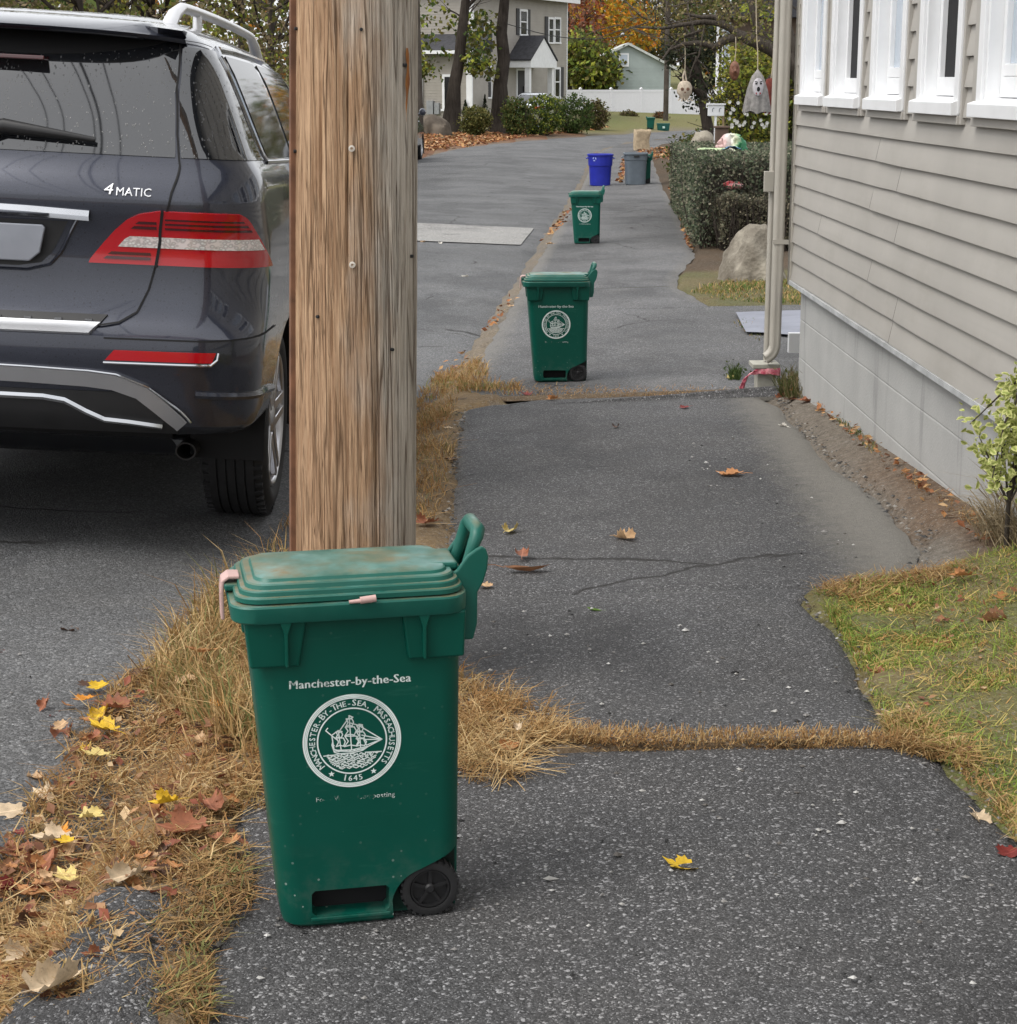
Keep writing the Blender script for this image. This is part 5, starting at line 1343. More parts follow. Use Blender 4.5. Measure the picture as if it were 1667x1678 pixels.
    mb.grid(rows); sc = N('orange_scar'); n_ = sc.noise(1., 5, .6, sc.map((60, 60, 14))); sc.set(Base_Color=sc.mix(sc.ramp(n_, [(.35, 0), (.65, 1)]), (.22, .07, .012), (.52, .22, .045)), Roughness=.7); mb.build('wood_scar', sc.mat, root)
near_pole()

# ================================================================ FOLIAGE TOOLS
def leaf_quads(mb, pts, size, pal, r, up=.3, jit=.35):
    for p in pts:
        n = Vector((r.gauss(0, 1), r.gauss(0, 1), r.gauss(0, 1) + up)); n.normalize()
        t = n.orthogonal().normalized(); t.rotate(Matrix.Rotation(r.uniform(0, 6.28), 3, n)); b = n.cross(t); s = size * r.uniform(1 - jit, 1 + jit)
        c = r.choice(pal); k = r.uniform(.7, 1.3); c = tuple(v * k for v in c)
        p = Vector(p); mb.add([p - t * s * .5, p - b * s * .32 + n * s * .06, p + t * s * .5, p + b * s * .32 + n * s * .06], [(0, 1, 2, 3)], c)
def clumps(ell, n_cl, per, spread, r, shell=.55):
    pts = []
    for (c, rad) in ell:
        c = Vector(c)
        for _ in range(n_cl):
            while True:
                d = Vector((r.uniform(-1, 1), r.uniform(-1, 1), r.uniform(-1, 1)))
                if shell < d.length < 1 or (d.length < shell and r.random() < .35): break
            q = c + Vector((d.x * rad[0], d.y * rad[1], d.z * rad[2])); s = spread * r.uniform(.6, 1.3)
            for _ in range(per): pts.append(q + Vector((r.gauss(0, s), r.gauss(0, s), r.gauss(0, s * .7))))
    return pts
def branchy(mb, p0, d0, L, r0, depth, r, n=5, droop=0.):
    pts = [p0]; rad = [r0]; d = d0.normalized(); p = p0
    for i in range(n):
        d = (d + Vector((r.gauss(0, .16), r.gauss(0, .16), r.gauss(0, .10) - droop))).normalized(); p = p + d * (L / n); pts.append(p); rad.append(r0 * (1 - .75 * (i + 1) / n))
    mb.tube(pts, rad, 7 if r0 > .05 else 5)
    if depth > 0:
        for k in range(r.randint(2, 4)):
            i = r.randint(1, n); dd = (d0.normalized() + Vector((r.gauss(0, .7), r.gauss(0, .7), r.gauss(.05, .45)))).normalized()
            branchy(mb, pts[i], dd, L * r.uniform(.4, .65), rad[i] * .7, depth - 1, r, max(3, n - 1), droop)
    return pts
YEL = [(.36, .27, .03), (.42, .30, .03), (.28, .22, .03)]; ORG = [(.42, .16, .02), (.50, .22, .025), (.36, .11, .02)]; REDB = [(.25, .06, .02), (.20, .07, .03)]
OLI = [(.085, .090, .022), (.115, .11, .03), (.065, .075, .02), (.14, .12, .035)]; GRN = [(.05, .085, .02), (.07, .11, .025), (.04, .065, .018), (.09, .12, .03)]; YG = [(.22, .26, .035), (.30, .31, .045), (.15, .20, .035)]; BRN = [(.12, .09, .05), (.16, .12, .065), (.09, .07, .04), (.19, .15, .08)]; DKG = [(.012, .018, .010), (.02, .028, .014), (.03, .035, .018)]
def tree(name, label, base, h, tr, ell, n_cl, per, size, spread, pal, seed, lean=(0, 0), group=None, cat='tree', limbs=7, mat='bark', depth=2, lo=.5):
    r = random.Random(seed); base = Vector(base); root = empty(name, base, 0, label, cat, group)
    mb = MB(); pts = []; rad = []; n = 9
    for i in range(n + 1):
        t = i / n; pts.append(Vector((lean[0] * t + .12 * tr * r.gauss(0, 1) * (t > 0), lean[1] * t, h * t - .15))); rad.append(tr * (1.45 if i == 0 else 1.12 if i == 1 else 1 - .72 * t))
    mb.tube(pts, rad, 14)
    for k in range(limbs):
        i = r.randint(int(n * lo), n - 1); a = r.uniform(0, 6.28); branchy(mb, pts[i], Vector((math.cos(a), math.sin(a), r.uniform(.3, 1.1))), h * r.uniform(.25, .45), rad[i] * .5, depth, r)
    mb.build('trunk', M[mat], root, smooth=60)
    pl = clumps(ell, n_cl, per, spread, r); lm = MB(); leaf_quads(lm, pl, size, pal, r); lm.build('crown', M['foliage'], root)
    return root
def bush(name, label, base, rad, n_cl, per, size, spread, pal, seed, group=None, cat='shrub', stems=7):
    r = random.Random(seed); base = Vector(base); root = empty(name, base, 0, label, cat, group)
    mb = MB()
    for k in range(stems):
        a = r.uniform(0, 6.28); branchy(mb, Vector((.15 * rad[0] * math.cos(a), .15 * rad[1] * math.sin(a), -.05)), Vector((math.cos(a) * .7 * rad[0], math.sin(a) * .7 * rad[1], rad[2] * 1.2)), rad[2] * 1.5, .02 + .008 * rad[2], 1, r, 4)
    mb.build('stems', M['bark'], root, smooth=60)
    lm = MB(); leaf_quads(lm, clumps([((0, 0, rad[2] * .95), (rad[0], rad[1], rad[2]))], n_cl, per, spread, r, .6), size, pal, r); lm.build('leaves', M['foliage'], root); return root

# ================================================================ GREY HOUSE beyond the bend
M['greysiding'] = siding_mat('grey_lap_siding', (.36, .335, .30))
M['shutter'] = plain('dark_shutter', (.022, .022, .025), .6)
M['shingle'] = plain('dark_shingle', (.035, .035, .04), .9, var=.4, scale=6)
def far_house():
    e1 = Vector((.402, .916, 0)).normalized(); e2 = Vector((-e1.y, e1.x, 0)); C0 = Vector((-.65, 93.2, -.42))
    H = empty('grey_house', C0, 0, 'two storey grey clapboard house with a white gabled porch beyond the two big trees', 'house')
    H.rotation_euler.z = math.atan2(e1.y, e1.x)      # local x = along the front, local y = to the back/left, front faces -y
    def solve(px):
        q = ray(px, 100); q = q.x / q.y; return (C0.y * q - C0.x) / (e1.x - e1.y * q)
    def zat(px, py): t = solve(px); return at(px, py, C0.y + e1.y * t).z - C0.z
    W_, D_, EH = 12.9, 8.0, 6.15
    mb = MB(); mb.box(0, W_, 0, D_, -.6, EH); 
    # lap lines : thin proud courses on the two visible sides
    z = .2
    while z < EH: mb.box(-.012, W_ + .012, -.014, D_ + .01, z, z + .022); z += .14
    mb.build('wall', M['greysiding'], H)
    mb = MB(); mb.prism([(-.5, EH + .02), (D_ + .5, EH + .02), (D_ / 2, EH + 2.6)], -.35, W_ + .35, Matrix(((0, 0, 1, 0), (1, 0, 0, 0), (0, 1, 0, 0), (0, 0, 0, 1)))); mb.build('roof', M['shingle'], H)
    mb = MB(); mb.box(-.40, W_ + .40, -.62, -.505, EH - .10, EH + .10); mb.box(W_ - .10, W_ + .02, -.03, .10, -.6, EH - .01); mb.box(-.02, .16, -.03, .16, -.6, EH - .01); mb.build('white_trim', M['trim'], H)
    def win(pl, pr, pt, pb, sl=None, sr=None):
        a, b = solve(pl), solve(pr); zt, zb_ = zat((pl + pr) / 2, pt), zat((pl + pr) / 2, pb)
        wo = empty('window', (0, 0, 0)); wo.parent = H; mb = MB(); f = .11
        mb.box(a, a + f, -.07, .02, zb_, zt); mb.box(b - f, b, -.07, .02, zb_, zt); mb.box(a + f, b - f, -.07, .02, zt - f, zt); mb.box(a - .03, b + .03, -.09, .02, zb_ - .08, zb_ + .0); mb.box(a + f, b - f, -.05, .02, (zb_ + zt) / 2 - .03, (zb_ + zt) / 2 + .03)
        mb.build('frame', M['trim'], wo); mb = MB(); mb.box(a + f, b - f, -.035, -.02, zb_ + .001, zt - f - .001); mb.build('pane', M['blackglass'], wo)
        for s_ in (sl, sr):
            if s_:
                c, d = solve(s_[0]), solve(s_[1]); mb = MB(); mb.box(c, d, -.055, -.015, zb_ - .05, zt + .02); mb.build('shutter', M['shutter'], wo, bevel=.01)
    win(850.6, 863.2, 15, 56, (845.6, 850.2), (863.6, 868)); win(897.2, 906.5, 28, 69, (892.2, 896.8)); win(907.2, 917.6, 28, 69)
    win(907.5, 917.5, 110, 158, None, (918, 923)); win(791.5, 805, 107, 159, (785, 791)); win(792, 806, 36, 66, (788, 791.6)); 
    # porch
    a, b, pr = 4.5, 7.9, 1.2
    P = empty('porch', (0, 0, 0)); P.parent = H; zE, zP = 2.92, 4.08
    mb = MB(); mb.prism([(a - .12, zE), (b + .12, zE), ((a + b) / 2, zP)], -pr - .10, -.016, Matrix(((1, 0, 0, 0), (0, 0, 1, 0), (0, 1, 0, 0), (0, 0, 0, 1)))); mb.box(a - .12, b + .12, -pr - .12, -.016, zE - .36, zE - .003); mb.build('pediment', M['trim'], P)
    mb = MB()
    for sg in (-1, 1):
        m_ = (a + b) / 2; ed = a - .2 if sg < 0 else b + .2
        mb.add([Vector(v) for v in ((m_, -pr - .16, zP + .04), (ed, -pr - .16, zE - .02), (ed, -.016, zE - .02), (m_, -.016, zP + .04), (m_, -pr - .16, zP + .12), (ed, -pr - .16, zE + .06), (ed, -.016, zE + .06), (m_, -.016, zP + .12))], [(0, 1, 2, 3), (7, 6, 5, 4), (0, 4, 5, 1), (1, 5, 6, 2), (2, 6, 7, 3), (3, 7, 4, 0)])
    mb.build('porch_roof', M['shingle'], P)
    for x in (a + .12, b - .12): mb = MB(); mb.box(x - .13, x + .13, -pr + .0, -pr + .26, .32, zE - .362); mb.build('column', M['trim'], P)
    mb = MB(); mb.box(a, b, -pr, -.016, -.3, .318); mb.build('porch_floor', M['block'], P)
    for x in (a + .16, b - .16): mb = MB(); mb.tube([(x, -pr - .02, 1.15), (x, -pr - .9, .75), (x, -pr - .92, 0)], .04, 6); mb.build('railing', M['trim'], P)
    da, db = solve(847), solve(861); mb = MB(); mb.box(da - .1, db + .1, -.05, .0, .32, 2.52); mb.build('door_frame', M['trim'], H)
    mb = MB(); mb.box(da + .03, db - .03, -.075, -.0505, .34, 2.42); dr = mb.build('door', M['shutter'], H); mb = MB(); mb.box(db - .16, db - .10, -.12, -.076, 1.3, 1.36); mb.build('handle', M['satin'], dr)
    mb = MB(); mb.box(6.35, 6.6, -.14, -.016, 1.35, 1.62); mb.build('mailbox', M['shutter'], H)
    # single storey wing towards the left, its long side facing the camera
    Wg = empty('wing', (0, 0, 0)); Wg.parent = H
    mb = MB(); mb.box(-2.0, -.016, -.85, 8.2, -.7, 3.25); z = .0
    while z < 3.2: mb.box(-2.014, -.02, -.862, 8.21, z, z + .022); z += .13
    mb.build('wing_wall', M['greysiding'], Wg)
    mb = MB(); mb.prism([(-2.45, 3.27), (-.014, 3.27), (-.014, 4.15)], -1.1, 8.4, Matrix(((1, 0, 0, 0), (0, 0, 1, 0), (0, 1, 0, 0), (0, 0, 0, 1)))); mb.build('wing_roof', M['shingle'], Wg)
    mb = MB(); mb.box(-2.58, -2.452, -1.15, 8.45, 3.16, 3.32); mb.build('gutter', M['trim'], Wg)
    mb = MB(); mb.box(-2.05, -1.95, -.89, -.58, -.7, 3.15); mb.build('corner_post', M['trim'], Wg)
    mb = MB(); mb.tube([(-2.5, 1.5, 3.15), (-2.42, 1.5, 2.9), (-2.08, 1.75, 2.55), (-2.08, 1.8, 2.3), (-2.08, 1.8, -.5)], .06, 8); mb.build('downspout', M['trim'], Wg)
    wo = empty('window', (0, 0, 0)); wo.parent = Wg; mb = MB(); 
    for (y0, y1) in ((-.22, -.10), (.58, .70)): mb.box(-2.07, -2.015, y0, y1, .55, 2.2)
    mb.box(-2.08, -2.015, -.3, .78, .45, .549); mb.box(-2.07, -2.015, -.099, .579, 2.08, 2.2); mb.build('frame', M['trim'], wo); mb = MB(); mb.box(-2.04, -2.016, -.099, .579, .55, 2.079); mb.build('pane', M['blackglass'], wo)
    mb = MB(); mb.box(-2.2, -2.016, 1.15, 1.5, .3, .95); mb.box(-2.15, -2.016, .85, 1.1, .3, .85); mb.build('meter_box', plain('meter_grey', (.25, .26, .27), .5), Wg)
far_house()

# ================================================================ WHITE FENCE, TEAL GABLE, FAR POLE, WIRE
def white_fence():
    p0 = at(900, 197, 112); p1 = at(1215, 197, 117); root = empty('vinyl_fence', (p0.x, p0.y, -.9), math.atan2(p1.y - p0.y, p1.x - p0.x), 'long white vinyl panel fence across the end of the street', 'fence')
    L_ = (p1 - p0).length; n = int(L_ / 2.05); f = plain('white_vinyl', (.74, .74, .78), .4, var=.03)
    for k in range(n):
        mb = MB(); x = k * 2.05; mb.box(x + .07, x + 1.98, -.02, .02, .05, 1.72); mb.box(x + .07, x + 1.98, -.035, .035, 1.722, 1.86); mb.box(x + .07, x + 1.98, -.035, .035, -.05, .049)
        for q in range(1, 8): mb.box(x + .07 + q * .24, x + .075 + q * .24, -.024, -.0205, .05, 1.72)
        mb.build('fence_panel', f, root)
    for k in range(n + 1): mb = MB(); x = k * 2.05; mb.box(x - .068, x + .068, -.066, .066, -.2, 1.90); mb.prism([(x - .09, 1.901), (x + .09, 1.901), (x, 2.0)], -.09, .09, Matrix(((1, 0, 0, 0), (0, 0, 1, 0), (0, 1, 0, 0), (0, 0, 0, 1)))); mb.build('fence_post', f, root)
white_fence()
def teal_house():
    a = at(985, 190, 128); b = at(1098, 190, 128); pk = at(1030, 74, 128); root = empty('teal_house', (a.x, 128, -.6), 0, 'pale teal house gable showing above the white fence', 'house')
    W_ = b.x - a.x; zp = pk.z + .6; ze = at(985, 95, 128).z + .6; ze2 = at(1092, 110, 128).z + .6; xp = pk.x - a.x
    mb = MB(); XZ = Matrix(((1, 0, 0, 0), (0, 0, 1, 0), (0, 1, 0, 0), (0, 0, 0, 1))); mb.prism([(0, -.3), (W_, -.3), (W_, ze2), (xp, zp), (0, ze)], 0, 7, XZ); z = .3
    while z < ze2: mb.box(-.01, W_ + .01, -.014, .0, z, z + .03); z += .2
    mb.build('wall', siding_mat('teal_siding', (.33, .38, .37)), root)
    mb = MB()
    mb.add([Vector(v) for v in ((xp, -.3, zp + .02), (-.4, -.3, ze - .2), (-.4, 7.3, ze - .2), (xp, 7.3, zp + .02), (xp, -.3, zp + .18), (-.4, -.3, ze - .02), (-.4, 7.3, ze - .02), (xp, 7.3, zp + .18))], [(0, 1, 2, 3), (7, 6, 5, 4), (0, 4, 5, 1), (1, 5, 6, 2), (2, 6, 7, 3), (3, 7, 4, 0)])
    mb.add([Vector(v) for v in ((xp, -.3, zp + .02), (W_ + .4, -.3, ze2 - .2), (W_ + .4, 7.3, ze2 - .2), (xp, 7.3, zp + .02), (xp, -.3, zp + .18), (W_ + .4, -.3, ze2 - .02), (W_ + .4, 7.3, ze2 - .02), (xp, 7.3, zp + .18))], [(3, 2, 1, 0), (4, 5, 6, 7), (1, 5, 4, 0), (2, 6, 5, 1), (3, 7, 6, 2), (0, 4, 7, 3)])
    mb.build('roof', plain('pale_roof_edge', (.45, .47, .45), .7), root)
    w0, w1 = at(1014, 109, 128), at(1031, 87, 128); mb = MB(); mb.box(w0.x - a.x, w1.x - a.x, -.06, -.015, w0.z + .6, w1.z + .6); wf = mb.build('window', M['trim'], root); mb = MB(); mb.box(w0.x - a.x + .1, w1.x - a.x - .1, -.07, -.0605, w0.z + .7, w1.z + .5); mb.build('pane', M['paleglass'], wf)
teal_house()
def far_pole(px, py, Y, r0, h, lean, name, label):
    b = at(px, py, Y); root = empty(name, (b.x, Y, gz(b.x, Y) - .1), 0, label, 'utility pole', 'distant wooden poles'); mb = MB(); mb.tube([(lean * t, 0, h * t) for t in (0, .3, .6, 1)], [r0, r0 * .93, r0 * .86, r0 * .75], 16); mb.build('shaft', M['bark_grey'], root, smooth=60)
    mb = MB(); mb.box(-1.1 + lean, 1.1 + lean, -.06, .06, h - .9, h - .78); mb.build('crossarm', M['bark_grey'], root)
    return root
far_pole(1091, 200, 104, .15, 9, .0, 'wooden_pole', 'slim grey wooden pole in front of the white fence')
far_pole(687.5, 215, 62, .16, 9, -.15, 'wooden_pole', 'brown wooden pole close beside the right edge of the big pole')
mb = MB(); a, b = at(822, 36, 92), at(1040, 56, 106); mb.tube([a.lerp(b, t) + Vector((0, 0, -.5 * math.sin(math.pi * t))) for t in [i / 12 for i in range(13)]], .022, 6); tag(mb.build('service_wire', M['rubber']), 'thin black service wire running across the front of the grey house', 'wire')

for k, (xa, xb, za, zb_) in enumerate(((-2.9, -3.1, 7.9, 7.9), (-2.6, -2.75, 7.9, 7.9), (-2.05, -2.2, 8.0, 8.0), (-1.85, -2.0, 7.3, 7.2), (-1.6, -1.7, 8.0, 8.0))):
    mb = MB(); mb.tube([(xa + (xb - xa) * t, -16 + 78 * t, za - .9 * math.sin(math.pi * t)) for t in [i / 20 for i in range(21)]], .022 if k == 3 else .013, 6)
    tag(mb.build('overhead_wire', M['rubber']), ['outermost overhead wire on the road side', 'second overhead wire from the road side', 'middle one of the overhead wires', 'thick low overhead cable', 'overhead wire nearest the sidewalk'][k] + ', mirrored in the SUV rear window', 'wire', 'overhead wires along the street')

# ================================================================ LEFT SIDE TREES, SHRUBS, BOULDER, CARS
b = at(737, 207, 82); tree('maple_tree', 'leaning dark maple trunk, left of the two big trees by the grey house', (b.x, 82, gz(b.x, 82)), 9.5, .33, [((-1.4, .5, 3.7), (1.6, 1.2, 1.3)), ((1.25, .3, 3.7), (.75, .9, 1.2)), ((-.6, .5, 6), (3, 2, 1.6)), ((1.35, -.3, 2.8), (.6, .6, .5)), ((-1.1, -.6, 2.55), (.9, .6, .30))], 34, 8, .24, .26, OLI + YG[:2] + GRN[:2], 31, lean=(1.2, 0), group='maples by the grey house')
b = at(818, 208, 83); tree('maple_tree', 'thick straight dark maple trunk, right of the two big trees by the grey house', (b.x, 83, gz(b.x, 83)), 10, .37, [((-.3, .5, 7.2), (3, 2, 1.3)), ((-1.0, .3, 4.6), (.9, .9, .8))], 34, 8, .24, .26, OLI + YG[:2] + GRN[:2], 32, lean=(.4, 0), group='maples by the grey house', lo=.75)
def boulder(name, label, loc, rad, seed, mat, sub=4, flat=.0, k=.22):
    bm = bmesh.new(); bmesh.ops.create_icosphere(bm, subdivisions=sub, radius=1); r = random.Random(seed); o3 = [r.uniform(0, 50) for _ in range(3)]
    planes = [(Vector((r.gauss(0, 1), r.gauss(0, 1), r.gauss(.2, .8))).normalized(), r.uniform(.72, .92)) for _ in range(9)]
    for v in bm.verts:
        p = v.co.normalized(); s = 1.
        for n_, d in planes:
            q = p.dot(n_)
            if q > .2: s = min(s, d / q)
        s *= 1 + k * .5 * (vnoise(p.x * 2.2 + o3[0] + p.z * 1.3, p.y * 2.2 + o3[1]) - .5) + .07 * (vnoise(p.x * 7 + o3[2], p.z * 7 + p.y * 5) - .5)
        v.co = Vector((p.x * rad[0], p.y * rad[1], max(-.25, p.z) * rad[2])) * s
    me = bpy.data.meshes.new(name); bm.to_mesh(me); bm.free(); me.materials.append(mat); me.shade_smooth(); me.set_sharp_from_angle(angle=R(28))
    o = bpy.data.objects.new(name, me); C.objects.link(o); o.location = loc; return tag(o, label, 'boulder')
M['stone_brown'] = stone('brown_stone', (.05, .04, .032), (.12, .10, .08), 2.5)
M['stone_pale'] = stone('pale_lichen_stone', (.105, .088, .068), (.27, .245, .20), 5)
b = G(710, 221); boulder('boulder', 'large brown boulder at the foot of the left maple', (b.x, b.y + .5, b.z), (.78, .6, .80), 41, M['stone_brown'])
k = 0
for (px, py, Y, rad, pal, lab) in ((779, 214, 80, (.62, .6, .60), OLI + [(.17, .16, .05)], 'small olive shrub between the two maple trunks'), (846, 213, 81, (.6, .6, .84), GRN + OLI, 'dark green shrub touching the right maple trunk'),
        (891, 213, 83, (.9, .7, .92), YG + GRN, 'bright green rounded shrub in the middle of the far row'), (940, 211, 86, (.95, .7, .90), GRN + GRN[1:2], 'darker green rounded shrub in the far row, wider than its neighbours'), (975, 206, 90, (.6, .5, .70), OLI + BRN, 'small olive brown shrub at the right end of the far row'),
        (1030, 199, 108, (.45, .4, .30), BRN + OLI, 'low brown shrub at the foot of the white fence'), (1083, 200, 107, (.3, .3, .3), REDB + BRN, 'small reddish shrub beside the slim grey pole')):
    b = at(px, py, Y); bush('shrub', lab, (b.x, Y, gz(b.x, Y) if Y < 100 else b.z - .05), rad, 210, 16, .11, .10, pal, 50 + k, 'shrubs across the street'); k += 1
# low cypress tips against the house wall
for px, py, Y, h in ((795, 172, 92, .9), (763, 175, 91, .7)):
    b = at(px, 190, Y); r = random.Random(px); root = empty('young_conifer', (b.x, Y, b.z - .2), 0, 'pointed dark young conifer under the grey house window' if px > 780 else 'pointed grey green young conifer beside the white corner post', 'conifer'); mb = MB(); mb.tube([(0, 0, 0), (0, 0, h * 1.2)], [.04, .01], 6); mb.build('stem', M['bark'], root); pts = []
    for _ in range(420): t = r.random() ** .7; a = r.uniform(0, 6.28); q = (1 - t) * .28 * r.random() ** .5; pts.append((q * math.cos(a), q * math.sin(a), .1 + h * 1.25 * t))
    lm = MB(); leaf_quads(lm, pts, .08, DKG + GRN[2:3], r); lm.build('leaves', M['foliage'], root)
# pale car in the drive behind the shrubs
def sedan():
    car = empty('parked_sedan', (0, 0, 0)); L = Loft(SEDLV); body = L.body().build('body', M['paint_white'], car, smooth=40); arch_cut(body, (.95, 3.6), .36)
    for m in (1, -1):
        L.patch([(1.02, 2.1, 2.9), (1.30, 2.15, 2.8)], .004, 14, mir=m).build('side_window', M['carglass'], car, smooth=40)
        L.patch([(.66, .62, 1.7), (.76, .62, 1.7)], .006, 8, mir=m).build('taillight', M['redlens'], car, smooth=40)
    w_ = L.patch([(1.02, -1.3, 1.3), (1.30, -1.3, 1.3)], .004, 20); w_.build('rear_window', M['carglass'], car, smooth=40)
    w_ = L.patch([(1.02, 4.1, 4.99), (1.30, 4.1, 4.99)], .004, 8); L.patch([(1.02, 4.1, 4.99), (1.30, 4.1, 4.99)], .004, 8, mir=-1, mb=w_); w_.build('windscreen', M['carglass'], car, smooth=40)
    for y in (.95, 3.6):
        for sg in (-1, 1): wh = wheel_parts(car, sg, .32, .2, .22); wh.location = (sg * .76, y, .32)
    return car
SED = sedan(); b = at(862, 153, 88.5); SED.location = (b.x, 88.5, b.z - 1.36); SED.rotation_euler = (0, 0, R(-14))
tag(SED, 'pale parked car in the drive, only its roof showing over the far green shrubs', 'car', 'cars parked on the street')
FAR = copy_tree(SUV); tag(FAR, 'dark car parked far down the left kerb, hidden behind the wooden pole except a tyre', 'car'); q = at(688, 250, 55.5)
settle(FAR, q.x - .93 - .30, q.y - 1.0, R(4), R(-.3), R(0))

# ================================================================ RIGHT SIDE: HEDGE, BOULDER, YARD
def hedge(name, label, corners, ztop, n, size, pal, seed, rough=.05, twig=400):
    """corners: 4 ground points (near-left, near-right, far-right, far-left); box of dense twigs and leaves"""
    r = random.Random(seed); c0 = Vector(corners[0]); root = empty(name, (c0.x, c0.y, gz(c0.x, c0.y)), 0, label, 'hedge'); cs = [Vector((x, y)) for x, y in corners]; pts = []; tw = MB()
    def P(u, v): return (cs[0] * (1 - u) + cs[1] * u) * (1 - v) + (cs[3] * (1 - u) + cs[2] * u) * v
    wl_ = (cs[1] - cs[0]).length; dl_ = (cs[3] - cs[0]).length
    areas = [('f', wl_ * 1.2), ('l', dl_ * 1.2), ('t', wl_ * dl_), ('r', dl_ * .5)]; tot = sum(a for _, a in areas)
    for kind, a in areas:
        for _ in range(int(n * a / tot)):
            s, t = r.random(), r.random(); d = abs(r.gauss(0, rough * 1.6)) - rough * .5
            if kind == 'f': u, v, h = s, d / dl_, t
            elif kind == 'l': u, v, h = d / wl_, s, t
            elif kind == 'r': u, v, h = 1 - d / wl_, s, t
            else: u, v, h = s, t, 1.
            p = P(u, v); zg = gz(p.x, p.y); zt = ztop(p.x, p.y) + .05 * (vnoise(p.x * 3, p.y * 3) - .5)
            bulge = .10 * (vnoise(s * 9 + seed, h * 5) - .5)
            z = zg + .03 + (zt - zg - .03) * h - (d if kind == 't' else 0)
            if h < .12 and r.random() < .5: continue
            pts.append(Vector((p.x + bulge * .5, p.y + bulge, z)) - Vector((c0.x, c0.y, gz(c0.x, c0.y))))
    o = Vector((c0.x, c0.y, gz(c0.x, c0.y)))
    for _ in range(twig):
        u, v = r.random(), r.random(); 
        if r.random() < .5: v = r.uniform(0, .25)
        p = P(u, v); zg = gz(p.x, p.y); b0 = Vector((p.x, p.y, zg - .02)) - o; tp = Vector((p.x + r.gauss(0, .08), p.y + r.gauss(0, .08), ztop(p.x, p.y) - .02 + r.gauss(0, .03))) - o
        tw.tube([b0, b0.lerp(tp, .5) + Vector((r.gauss(0, .04), r.gauss(0, .04), 0)), tp], [.011, .007, .002], 4, cap=False)
    # dense twig heart : dark interior sheets of twigs
    core = MB(); P4 = [P(.12, .08), P(.9, .08), P(.9, .94), P(.12, .94)]
    tw.build('stems', M['bark'], root)
    lm = MB(); leaf_quads(lm, pts, size, pal, r, up=.5); lm.build('leaves', M['foliage'], root)
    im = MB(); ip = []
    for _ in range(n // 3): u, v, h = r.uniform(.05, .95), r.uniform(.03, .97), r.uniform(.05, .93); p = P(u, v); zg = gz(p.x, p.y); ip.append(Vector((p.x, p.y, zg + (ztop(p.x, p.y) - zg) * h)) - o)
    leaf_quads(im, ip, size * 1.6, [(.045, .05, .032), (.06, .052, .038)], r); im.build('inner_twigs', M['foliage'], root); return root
HG = [(.10, .13, .075), (.13, .155, .095), (.07, .09, .055), (.18, .185, .12), (.24, .22, .16), (.055, .06, .045)]
h0 = G(1138, 409); h1 = at(1282, 405, h0.y); h3 = at(1101, 305, 31)
hz0 = at(1200, 255, h0.y).z
hedge('box_hedge', 'long clipped grey green box hedge with a flat top on the right of the sidewalk', [(h0.x, h0.y), (h1.x + .5, h0.y + .2), (h1.x + 1.6, 30), (h3.x, 31)], lambda x, y: hz0 - .018 * (y - h0.y), 42000, .042, HG, 61, .06, 500)
h0b = G(1168, 402); l1 = at(1290, 402, h0b.y - .6)
lz = at(1220, 317, h0b.y).z
HB2 = hedge('low_shrub_hedge', 'low twiggy brown green hedge in front of the tall box hedge, behind the boulder', [(h0b.x, h0b.y - .9), (l1.x + .2, h0b.y - 1.2), (l1.x + .3, h0b.y + .3), (h0b.x, h0b.y + .2)], lambda x, y: lz - .03 + .06 * vnoise(x * 4, y * 3), 9000, .034, [(.12, .12, .075), (.17, .155, .10), (.085, .085, .06), (.22, .19, .13)], 62, .05, 500)
q = at(1200, 314, h0b.y - .3); bm_ = MB(); rows = []
for z, r_ in ((-.02, .10), (.0, .115), (.012, .118), (.02, .105), (.032, .07), (.036, .02)): rows.append([Vector((r_ * math.cos(2 * math.pi * k / 28), r_ * .8 * math.sin(2 * math.pi * k / 28), z + .008 * math.sin(k * .9))) for k in range(28)])
bm_.grid(rows, close_u=True); bm_.f += [tuple(range(27, -1, -1)), tuple(5 * 28 + k for k in range(28))]; bm_.m += [0, 0]
pk = N('pink_red_plastic'); pk.set(Base_Color=pk.mix(pk.ramp(pk.noise(9, 3), [(.42, 0), (.58, 1)]), (.55, .04, .05), (.75, .42, .42)), Roughness=.4)
o = fixn(bm_.build('plastic_disc', pk.mat, smooth=40)); o.location = q + Vector((0, -.05, .075)); o.rotation_euler = (R(10), R(4), 0); tag(o, 'pink and red plastic disc lying on top of the low hedge', 'toy')
b = G(1236, 462); boulder('boulder', 'pale lichen spotted boulder on grass beside the downspout', (b.x + .06, b.y + .32, b.z - .02), (.34, .32, .53), 46, M['stone_pale'], 5, k=.3)

